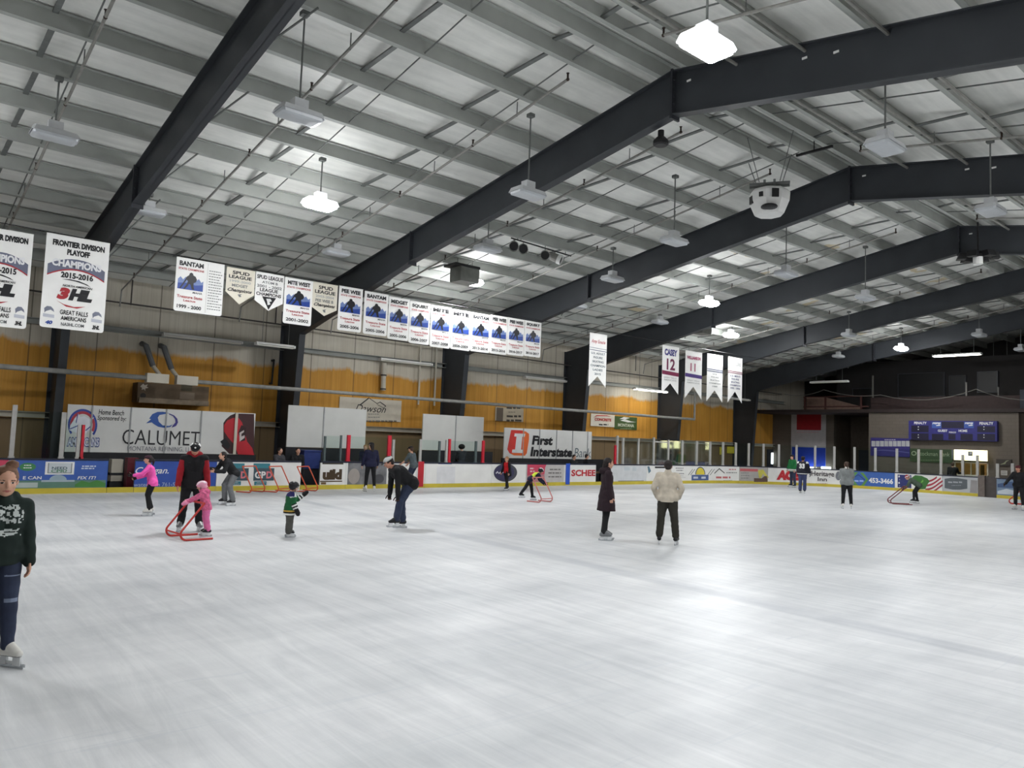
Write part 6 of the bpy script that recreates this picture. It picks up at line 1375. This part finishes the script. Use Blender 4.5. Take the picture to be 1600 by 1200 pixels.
# 4 pink toddler with skating aid
p = stand(321, 838); P = Person(p, 1.03, heading(p, LEFT-4), 'toddler in pink snowsuit and pink helmet pushing a red skating aid', vox=0.010, hpitch=14, lean=14, head=1.3, legf=0.88, armL=(56, 8, 8, 6), armR=(58, 10, 6, 6), legL=(-4, 4, 10, 4), legR=(4, 4, 14, 4), skate=0.08, fat=1.12)
P.body(); K_pj = cl('pink_jacket', (214, 104, 144), var=0.35, scale=22); 
def g(b): P.torso(b, 0.022, 0.05, 0.01); P.arms(b, 0.022, 0.95); P.hood(b, 0.03); b.capsule(P.J['neck']-P.up*0.02, P.J['neck']+P.up*0.03, 0.075, 0.075)
P.garment('jacket', g, K_pj, wr=0.007, wsc=16)
def g(b): P.legs(b, 0.02, 0.95, 0.0)
P.garment('snow_trousers', g, cl('pink_trousers', (226, 116, 168)), wr=0.006, wsc=14); P.skates(K_boot, False); P.gloves(cl('pink_mitten', (236, 150, 184)), 1.45, True); P.helmet(cl('pink_helmet', (236, 164, 190), 0.4, 0.05), cl('helmet_white', (236, 226, 230), 0.4, 0.03))
aidp = atZ(310, 842, 0); AIDH = 0.70
# the frame: near and far rails as the picture shows them
f_ = V(math.cos(heading(aidp, LEFT)), math.sin(heading(aidp, LEFT)), 0)
aidp = atZ(312, 840, 0); skate_aid(aidp, heading(aidp, LEFT+22), 0.68, 0.5, 0.72, M_aid, 'red tubular skating aid held by the toddler in pink')
# 5 teen in black hoodie
p = stand(354, 790); P = Person(p, 1.56, heading(p, LEFT+22), 'boy in a black hoodie and grey trousers skating bent forward', vox=0.013, hpitch=-2, lean=40, armL=(20, 10, 70, 20), armR=(30, 12, 70, 25), legL=(26, 8, 40, 2), legR=(34, 4, 40, 6), skate=0.09)
P.body(); P.hair(H_dark, 'short')
def g(b): P.torso(b, 0.026, 0.05, 0.0); P.arms(b, 0.022, 1.0); P.hood(b, 0.015)
P.garment('hoodie', g, K_dk, wr=0.009)
def g(b): P.legs(b, 0.022, 0.98, 0.016)
P.garment('trousers', g, cl('grey_trousers', (104, 106, 108)), wr=0.008); P.skates(K_boot, False)
# 6 child in green jersey
p = stand(453, 839); P = Person(p, 1.06, heading(p, RIGHTW+8), 'small child in a green hockey jersey and black helmet facing right', vox=0.010, hpitch=8, lean=6, head=1.28, legf=0.86, armL=(48, 12, 80, 0), armR=(6, 16, 16, 0), legL=(4, 4, 6, 4), legR=(2, 4, 6, 4), skate=0.08, fat=1.2)
P.body()
def g(b): P.torso(b, 0.028, 0.13, 0.02); P.arms(b, 0.028, 0.9)
def jers(q):
    z = q.z-P.J['pel'].z; sh = min((q-P.J['el'+n]).length for n in 'LR')
    if z < -0.095: return 1
    if z < -0.065: return 3
    if z < -0.035: return 2
    if z > P.J['shc'].z-P.J['pel'].z-0.06 and (q-P.J['shc']).dot(P.F) < 0.02: return 4
    for n in 'LR':
        a, w = P.J['el'+n], P.J['wr'+n]; t_ = (q-a).dot((w-a).normalized())/(w-a).length
        if (q-a-(w-a)*t_).length < 0.06 and t_ > 0.05: return (3, 1, 3, 1, 3)[min(4, int(t_*5))]
        b_ = P.J['sh'+n]; t_ = (q-b_).dot((a-b_).normalized())/(a-b_).length
        if n == 'R' and (q-b_).length < 0.085 and (q-b_).dot(P.Rr) > 0.0: return 1
    return 0
o = P.garment('jersey', g, [cl('jersey_green', (24, 92, 52)), cl('jersey_white', (226, 226, 224)), cl('jersey_gold', (196, 160, 66)), K_dk, cl('jersey_navy', (40, 38, 96))], fn=jers, wr=0.006, wsc=14)
def g(b): P.legs(b, 0.03, 1.0, 0.012)
P.garment('trousers', g, cl('grey_snow', (78, 78, 74)), wr=0.006, wsc=14); P.skates(K_boot, False); P.gloves(K_dk, 1.6, True); P.helmet(cl('helmet_black', (30, 30, 34), 0.35, 0.05), None, True)
# 7 man bending
p = stand(620, 827); P = Person(p, 1.80, heading(p, LEFT+18), 'man in a black jacket, jeans and grey cap bending forward', vox=0.013, hpitch=34, lean=50, armL=(-6, 6, 6, 0), armR=(-2, 7, 4, 0), legL=(38, 9, 26, 6), legR=(18, 9, 26, 12), skate=0.09, fat=1.2, curl=65)
P.body(M_skin2); P.hair(H_dark, 'short')
def g(b): P.torso(b, 0.032, 0.06, 0.0); P.arms(b, 0.024, 0.98); P.hood(b, 0.012)
P.garment('jacket', g, K_dk, wr=0.009)
def g(b): P.legs(b, 0.02, 0.98, 0.016)
P.garment('jeans', g, K_jean, wr=0.009); P.skates(K_boot, False); P.cap(cl('cap_grey', (186, 188, 186)), K_dk, None); P.gloves(K_dk, 1.1)
# 8 woman in navy near the boards and a companion
p = stand(577, 768); P = Person(p, 1.70, heading(p, AWAY+16), 'woman in navy sweater and black leggings seen from behind by the boards', vox=0.016, hpitch=4, hyaw=-25, lean=2, armL=(6, 16, 10, 4), armR=(8, 18, 12, 6), legL=(0, 6, 4, 10), legR=(2, 6, 6, 16), skate=0.09)
P.body(); P.hair(H_dark, 'long')
def g(b): P.torso(b, 0.028, 0.10, 0.012); P.arms(b, 0.024, 0.98)
P.garment('sweater', g, cl('navy', (26, 28, 56)), wr=0.009)
def g(b): P.legs(b, 0.013, 0.98)
P.garment('leggings', g, K_dk, wr=0.003); P.skates(K_bootw, True)
def g(b): b.ellipsoid(P.headpt(0, -0.1, 0.62), tuple(0.068*P.S*q for q in (0.86, 0.98, 0.56)), 16, 10, P.HR())
P.garment('beanie', g, [K_dk, K_wht], wr=0, vox=0.010, fn=lambda q: 1 if ((q-P.J['head']).dot(P.hu)/(0.068*P.S) < 0.5 and (q-P.J['head']).dot(P.hf) < 0) else 0)
q = stand(568, 762.5); P = Person(q, 1.58, heading(q, TOWARD-10), 'fair-faced skater mostly hidden behind the woman in navy', vox=0.016, armL=(10, 2, 10, 5), armR=(10, 2, 10, 5), legL=(0, 1, 0, 4), legR=(0, 1, 0, 4))
P.body(); P.hair(H_blond, 'short')
def g(b): P.torso(b, 0.014, 0.05); P.arms(b, 0.012, 0.95)
P.garment('jacket', g, cl('navy', (26, 28, 56)))
def g(b): P.legs(b, 0.013, 0.98)
P.garment('trousers', g, K_dk); P.skates(K_boot)
# 9 grey shirt
p = stand(640, 765.5); P = Person(p, 1.66, heading(p, LEFT-32), 'skater in a dark grey t-shirt, jeans and black cap holding on near the boards', vox=0.016, hpitch=16, lean=14, armL=(28, 10, 26, 6), armR=(30, 12, 20, 0), legL=(22, 5, 34, 4), legR=(26, 5, 36, 4), skate=0.09)
P.body(); P.hair(H_brown, 'short')
def g(b): P.torso(b, 0.018, 0.06, 0.008); P.arms(b, 0.016, 0.5)
P.garment('t_shirt', g, cl('grey_tee', (78, 88, 92)), wr=0.008)
def g(b): P.legs(b, 0.012, 0.98, 0.004)
P.garment('jeans', g, K_jean, wr=0.006); P.skates(K_boot); P.cap(K_dk, K_dk, None)
# 10 child with red shirt and open black coat
p = stand(791, 766.5); P = Person(p, 1.30, heading(p, LEFT+42), 'fair-haired child in a red top and open black coat', vox=0.014, hpitch=6, head=1.12, lean=2, armL=(4, 14, 10, 0), armR=(6, 14, 12, 0), legL=(12, 5, 8, 4), legR=(-12, 5, 8, 6), skate=0.08)
P.body(); P.hair(H_blond, 'short')
def g(b): P.torso(b, 0.012, 0.06, 0.006)
P.garment('red_top', g, cl('red_top', (206, 30, 38)), wr=0.006)
def g(b):
    S = P.S; P.arms(b, 0.022, 1.0)
    for sx in (-1, 1): b.capsule(P.J['shc']+P.Rr*sx*0.085*S-P.F*0.015*S, P.J['pel']+P.Rr*sx*0.12*S-P.F*0.035*S-V(0, 0, 0.10*S), 0.042*S, 0.05*S)
    b.capsule(P.J['shc']-P.F*0.05*S-P.up*0.03*S, P.J['pel']-P.F*0.075*S-V(0, 0, 0.10*S), 0.055*S, 0.075*S)
P.garment('coat', g, K_dk, wr=0.008)
def g(b): P.legs(b, 0.016, 0.96, 0.008)
P.garment('trousers', g, K_dk, wr=0.006); P.skates(K_boot)
# 11 child pushing an aid to the right
p = stand(824, 781.5); P = Person(p, 1.22, heading(p, RIGHTW+6), 'child in navy and lime jacket leaning on a pale red skating aid', vox=0.012, hpitch=30, lean=52, head=1.12, armL=(20, 10, 28, 0), armR=(30, 12, 20, 0), legL=(14, 6, 6, 4), legR=(-30, 6, 6, 4), skate=0.08)
P.body()
def g(b): P.torso(b, 0.024, 0.04); P.arms(b, 0.022, 0.97)
P.garment('jacket', g, [cl('navy', (26, 28, 56)), cl('lime', (196, 214, 64))], fn=lambda q: 1 if (q-P.J['waist']).dot(P.up) > 0.01*P.S and (q-P.J['chest']).dot(-P.F+V(0, 0, 0.9)) > 0.0 and abs((q-P.J['chest']).dot(P.Rr)) < 0.12*P.S else 0, wr=0.007)
def g(b): P.legs(b, 0.016, 0.97, 0.004)
P.garment('trousers', g, [K_dk, cl('maroon', (92, 44, 48))], fn=lambda q: 1 if (q-P.J['pel']).length < 0.16 else 0, wr=0.006); P.skates(K_boot); P.gloves(K_dk, 1.4); P.helmet(cl('helmet_black', (30, 30, 34), 0.35, 0.05), cl('helmet_white', (236, 226, 230), 0.4, 0.03))
ap = atZ(836, 783.5, 0); skate_aid(ap, heading(ap, RIGHTW-38), 0.82, 0.5, 0.62, mat('aid_pale', (198, 120, 116), 0.45), 'pale red skating aid in front of the child in lime and navy')
# 12 woman in long coat
p = stand(947, 844); P = Person(p, 1.69, heading(p, RIGHTW+12), 'woman in a long dark plum coat standing in profile', vox=0.013, hpitch=6, lean=0, armL=(0, 7, 12, 2), armR=(-2, 8, 14, 2), legL=(2, 2, 4, 4), legR=(-2, 2, 6, 4), skate=0.085, hands=True, curl=60)
P.body(); P.hair(H_dark, 'long')
def g(b): P.torso(b, 0.022, 0.36, 0.09); P.arms(b, 0.024, 1.0); b.capsule(P.J['neck']-P.up*0.03, P.J['neck']+P.up*0.02, 0.085, 0.08); P.hood(b, 0.014)
P.garment('coat', g, cl('plum', (36, 20, 28)), wr=0.01)
def g(b): P.legs(b, 0.015, 0.98)
P.garment('trousers', g, K_dk, wr=0.004); P.skates(K_bootg)
# 13 man in beige
p = stand(1043, 851); P = Person(p, 1.70, heading(p, AWAY-4), 'man in a beige fleece and dark trousers seen from behind, hands in pockets', vox=0.013, hpitch=8, lean=0, armL=(-10, 22, 44, 30), armR=(-10, 22, 44, 30), legL=(0, 5, 4, 6), legR=(0, 8, 4, 12), skate=0.085, fat=1.08, shw=0.11, curl=70)
P.body(M_skin2); P.hair(H_dark, 'short')
def g(b): P.torso(b, 0.028, 0.10, 0.004); P.arms(b, 0.023, 1.0, 0.002); b.capsule(P.J['neck']-P.up*0.02, P.J['neck']+P.up*0.02, 0.082, 0.076)
P.garment('fleece', g, [cl('beige', (192, 182, 166)), cl('beige_hem', (206, 196, 180))], fn=lambda q: 1 if q.z < P.J['pel'].z-0.075 else 0, wr=0.005)
def g(b): P.legs(b, 0.024, 0.92, 0.008)
P.garment('trousers', g, cl('dark_olive', (46, 44, 38)), wr=0.009); P.skates(K_boot)
# 14 green jersey man
p = stand(1238, 761.5); P = Person(p, 1.72, heading(p, LEFT+42), 'man in a green hockey jersey and black cap near the corner boards', vox=0.016, hpitch=8, armL=(4, 14, 10, 4), armR=(6, 14, 10, 4), legL=(2, 6, 4, 8), legR=(-2, 6, 4, 14), skate=0.09, fat=1.1)
P.body(); P.hair(H_dark, 'short')
def g(b): P.torso(b, 0.035, 0.14, 0.01); P.arms(b, 0.034, 0.95)
P.garment('jersey', g, [cl('stars_green', (22, 104, 54)), K_wht, K_dk], fn=lambda q: 1 if abs(q.z-P.J['pel'].z+0.03) < 0.028 or abs(q.z-P.J['pel'].z+0.10) < 0.015 else (2 if min((q-P.J['wr'+n]).length for n in 'LR') < 0.1 or q.z > P.J['shc'].z+0.03 else (1 if min(abs((q-P.J['el'+n]).length) for n in 'LR') < 0.06 else 0)), wr=0.008)
def g(b): P.legs(b, 0.02, 0.97, 0.008)
P.garment('jeans', g, K_jean, wr=0.008); P.skates(K_boot); P.cap(K_dk, K_dk, None)
# 15 number 33
p = stand(1254, 770.5); P = Person(p, 1.70, heading(p, AWAY-14), 'man in a navy hockey jersey with the number 33 on the back', vox=0.015, hpitch=4, armL=(4, 12, 10, 4), armR=(6, 20, 8, 4), legL=(2, 2, 4, -6), legR=(-2, 2, 4, -20), skate=0.09, fat=1.12)
P.body(M_skin2); P.hair(H_dark, 'short')
def g(b): P.torso(b, 0.04, 0.10, 0.01); P.arms(b, 0.034, 0.95)
o = P.garment('jersey', g, [cl('jersey_dark', (28, 28, 40)), K_wht], fn=lambda q: 1 if abs(q.z-P.J['pel'].z+0.06) < 0.014 or (q.z > P.J['shc'].z-0.05 and abs((q-P.J['shc']).dot(P.Rr)) > 0.17) else 0, wr=0.006)
P.conform(o, '33', K_wht, -0.13, 0.13, -0.16, 0.08, bold=0.06); P.conform(o, 'NAME', K_lgray, -0.12, 0.12, 0.11, 0.145, name='name_plate') if False else None
def g(b): P.legs(b, 0.024, 0.98, 0.012)
P.garment('jeans', g, cl('denim_mid', (58, 66, 104)), wr=0.008); P.skates(K_boot); P.gloves(K_dk, 1.35)
def g(b): b.ellipsoid(P.headpt(0, -0.08, 0.5), tuple(0.068*P.S*q for q in (0.84, 0.96, 0.62)), 16, 10, P.HR())
P.garment('beanie', g, cl('navy', (26, 28, 56)), wr=0, vox=0.011)
# 16 woman in grey sweater
p = stand(1323, 795); P = Person(p, 1.64, heading(p, AWAY+10), 'woman in a light grey sweater and black leggings seen from behind', vox=0.014, hpitch=10, lean=2, armL=(20, 10, 60, 20), armR=(20, 10, 60, 20), legL=(0, 4, 2, 6), legR=(0, 5, 4, 14), skate=0.09, fat=1.18, curl=60)
P.body(); P.hair(H_brown, 'pony')
def g(b): P.torso(b, 0.03, 0.08, 0.006); P.arms(b, 0.024, 1.0); b.capsule(P.J['neck']-P.up*0.03, P.J['neck']+P.up*0.02, 0.08, 0.075)
P.garment('sweater', g, [cl('grey_sweater', (128, 132, 132)), cl('collar_white', (214, 210, 204))], fn=lambda q: 1 if q.z > P.J['neck'].z+0.0 else 0, wr=0.008)
def g(b): P.legs(b, 0.015, 0.98)
P.garment('leggings', g, K_dk, wr=0.003); P.skates(K_bootw, True)
# 17 child with aid at right
p = stand(1429, 786.5); P = Person(p, 1.36, heading(p, LEFT-6), 'child in a grey-green jacket bent over a dark skating aid', vox=0.013, hpitch=26, lean=58, head=1.12, armL=(20, 8, 26, 0), armR=(28, 10, 20, 0), legL=(34, 4, 34, 4), legR=(24, 4, 34, 4), skate=0.08)
P.body(); 
def g(b): P.torso(b, 0.03, 0.06, 0.01); P.arms(b, 0.024, 0.97); P.hood(b, 0.014)
P.garment('jacket', g, cl('grey_green', (74, 88, 76), var=0.25), wr=0.008)
def g(b): P.legs(b, 0.014, 0.96)
P.garment('trousers', g, K_dk, wr=0.005); P.skates(K_boot)
def g(b): b.ellipsoid(P.headpt(0, -0.08, 0.42), tuple(0.068*P.S*P.hs*q for q in (0.88, 1.0, 0.7)), 16, 10, P.HR()); b.ellipsoid(P.headpt(0, -0.1, 1.15), tuple(0.068*P.S*P.hs*q for q in (0.22, 0.22, 0.2)), 10, 8, P.HR())
P.garment('bobble_hat', g, [cl('red_hat', (168, 40, 50)), K_wht], fn=lambda q: 1 if 0.3 < (q-P.J['head']).dot(P.hu)/(0.068*P.S*P.hs) < 0.6 else 0, wr=0, vox=0.010); P.gloves(K_dk, 1.3)
ap = atZ(1419, 788.5, 0); skate_aid(ap, heading(ap, LEFT+14), 0.74, 0.72, 0.5, M_aidd, 'dark red skating aid held by the child in grey-green')
# 18 skater at right edge
p = stand(1592, 797); P = Person(p, 1.72, heading(p, TOWARD-24), 'skater in a black jacket and dark red hat at the right picture edge', vox=0.014, hpitch=8, lean=6, armL=(10, 18, 20, 0), armR=(26, 26, 14, 0), legL=(12, 7, 12, 8), legR=(-4, 9, 10, 10), skate=0.09, fat=1.1)
P.body(M_skin2)
def g(b): P.torso(b, 0.032, 0.08, 0.01); P.arms(b, 0.028, 0.97)
P.garment('jacket', g, K_dk, wr=0.009)
def g(b): P.legs(b, 0.016, 0.94, 0.006)
P.garment('trousers', g, K_dk, wr=0.007); P.skates(K_bootw); P.gloves(K_dk, 1.2); P.hair(H_dark, 'short')
def g(b): b.ellipsoid(P.headpt(0, -0.08, 0.55), tuple(0.068*P.S*q for q in (0.84, 0.96, 0.58)), 16, 10, P.HR())
P.garment('beanie', g, cl('hat_wine', (84, 34, 40)), wr=0, vox=0.011)
ap = atZ(1606, 789, 0); skate_aid(ap, heading(ap, LEFT), 0.8, 0.7, 0.5, M_aid, 'red skating aid behind the skater at the right picture edge')
# parked aids along the boards, left of the brown lettered board
for i, (px, off) in enumerate(((376, 10), (416, 10), (458, 10))):
    pp = atZ(px, 766.5+(-0.02)*(px-398), 0); pp.y = min(pp.y, BY-0.75)
    skate_aid(pp+V(0, 0.25, 0), -PI/2+0.45, 0.86, 0.55, 0.62, M_aido, 'orange skating aid parked along the boards, %s from the left' % ORD[i], 'orange skating aids parked by the boards')
# ---- spectators behind the boards
SIT = []
def seated(px, py_head, Y, label, hair, M, kind='long', S=1.66, off=0, stand_=False):
    hp = atY(px, py_head, Y); base = V(hp.x, Y, 0)
    P = Person(base, S, -PI/2+math.radians(off), label, vox=0.016, sit=True, seatz=hp.z-0.385*S, legL=(84, 5, 86, 4), legR=(84, 5, 86, 4), armL=(18, 4, 50, 34), armR=(18, 4, 50, 34), lean=6, skate=0.0)
    P.body(); P.hair(hair, kind); globals()['P'] = P; SIT.append((label, round(P.J['pel'].z, 2), round(P.J['anL'].z, 2)))
    def g(b): P.torso(b, 0.028, 0.04); P.arms(b, 0.024, 0.97)
    P.garment('jacket', g, M, wr=0.008)
    def g(b): P.legs(b, 0.014, 0.97)
    P.garment('trousers', g, K_dk, wr=0.006)
    for n in 'LR':
        b = MB(); a = P.J['an'+n]; f = P.J['ft'+n]; b.capsule(a-f*0.03-V(0, 0, 0.04), a+f*0.14-V(0, 0, 0.05), 0.048, 0.036); b.build('shoe', K_boot, P.root, smooth=True)
    return P
seated(435, 704.5, 26.75, 'woman in a grey-black jacket sitting behind the boards, left of the pair', H_dark, cl('grey_black', (58, 58, 62), var=0.4, scale=5), off=20)
seated(465, 704.5, 26.75, 'woman in a black cardigan sitting behind the boards, right of the pair', H_dark, K_dk, off=-12)
seated(723, 699, 26.75, 'dark silhouetted person with wide bushy hair behind the glass', cl('hair_black', (16, 14, 15)), K_char, 'wide', 1.74, off=180)
seated(895.5, 714, 26.8, 'dark-haired spectator behind the red lettered board, left of two', H_dark, K_dk, 'short', off=0)
seated(914.5, 713, 26.8, 'dark-haired spectator behind the red lettered board, right of two', H_dark, K_dk, 'short', off=60)
hp = atX(1488.5, 727, 45.9)
P = Person(V(45.9, hp.y, 0), 1.72, 0.1, 'person in a black jacket standing at the snack window', vox=0.016, armL=(10, 10, 50, 10), armR=(30, 14, 60, 0), skate=0.0, lean=4)
P.body(); P.hair(H_brown, 'short')
def g(b): P.torso(b, 0.035, 0.1, 0.01); P.arms(b, 0.028, 0.97)
P.garment('jacket', g, K_dk, wr=0.008)
def g(b): P.legs(b, 0.014, 0.97)
P.garment('trousers', g, K_char, wr=0.006)
for n in 'LR':
    b = MB(); a = P.J['an'+n]; f = P.J['ft'+n]; b.capsule(a-f*0.03-V(0, 0, 0.045), a+f*0.14-V(0, 0, 0.055), 0.048, 0.036); b.build('shoe', K_boot, P.root, smooth=True)

print('SIT', SIT)
# ================================================================== LIGHT
w = bpy.data.worlds.new('world'); SC.world = w; w.use_nodes = True
w.node_tree.nodes['Background'].inputs[0].default_value = (0.55, 0.6, 0.7, 1); w.node_tree.nodes['Background'].inputs[1].default_value = 0.02
SC.view_settings.view_transform = 'Standard'; SC.view_settings.look = 'None'; SC.view_settings.gamma = 1; SC.view_settings.exposure = 1.1; SC.view_settings.use_curve_mapping = False
SC.cycles.max_bounces = 8; SC.cycles.diffuse_bounces = 5; SC.cycles.transparent_max_bounces = 16; SC.cycles.sample_clamp_indirect = 6.0
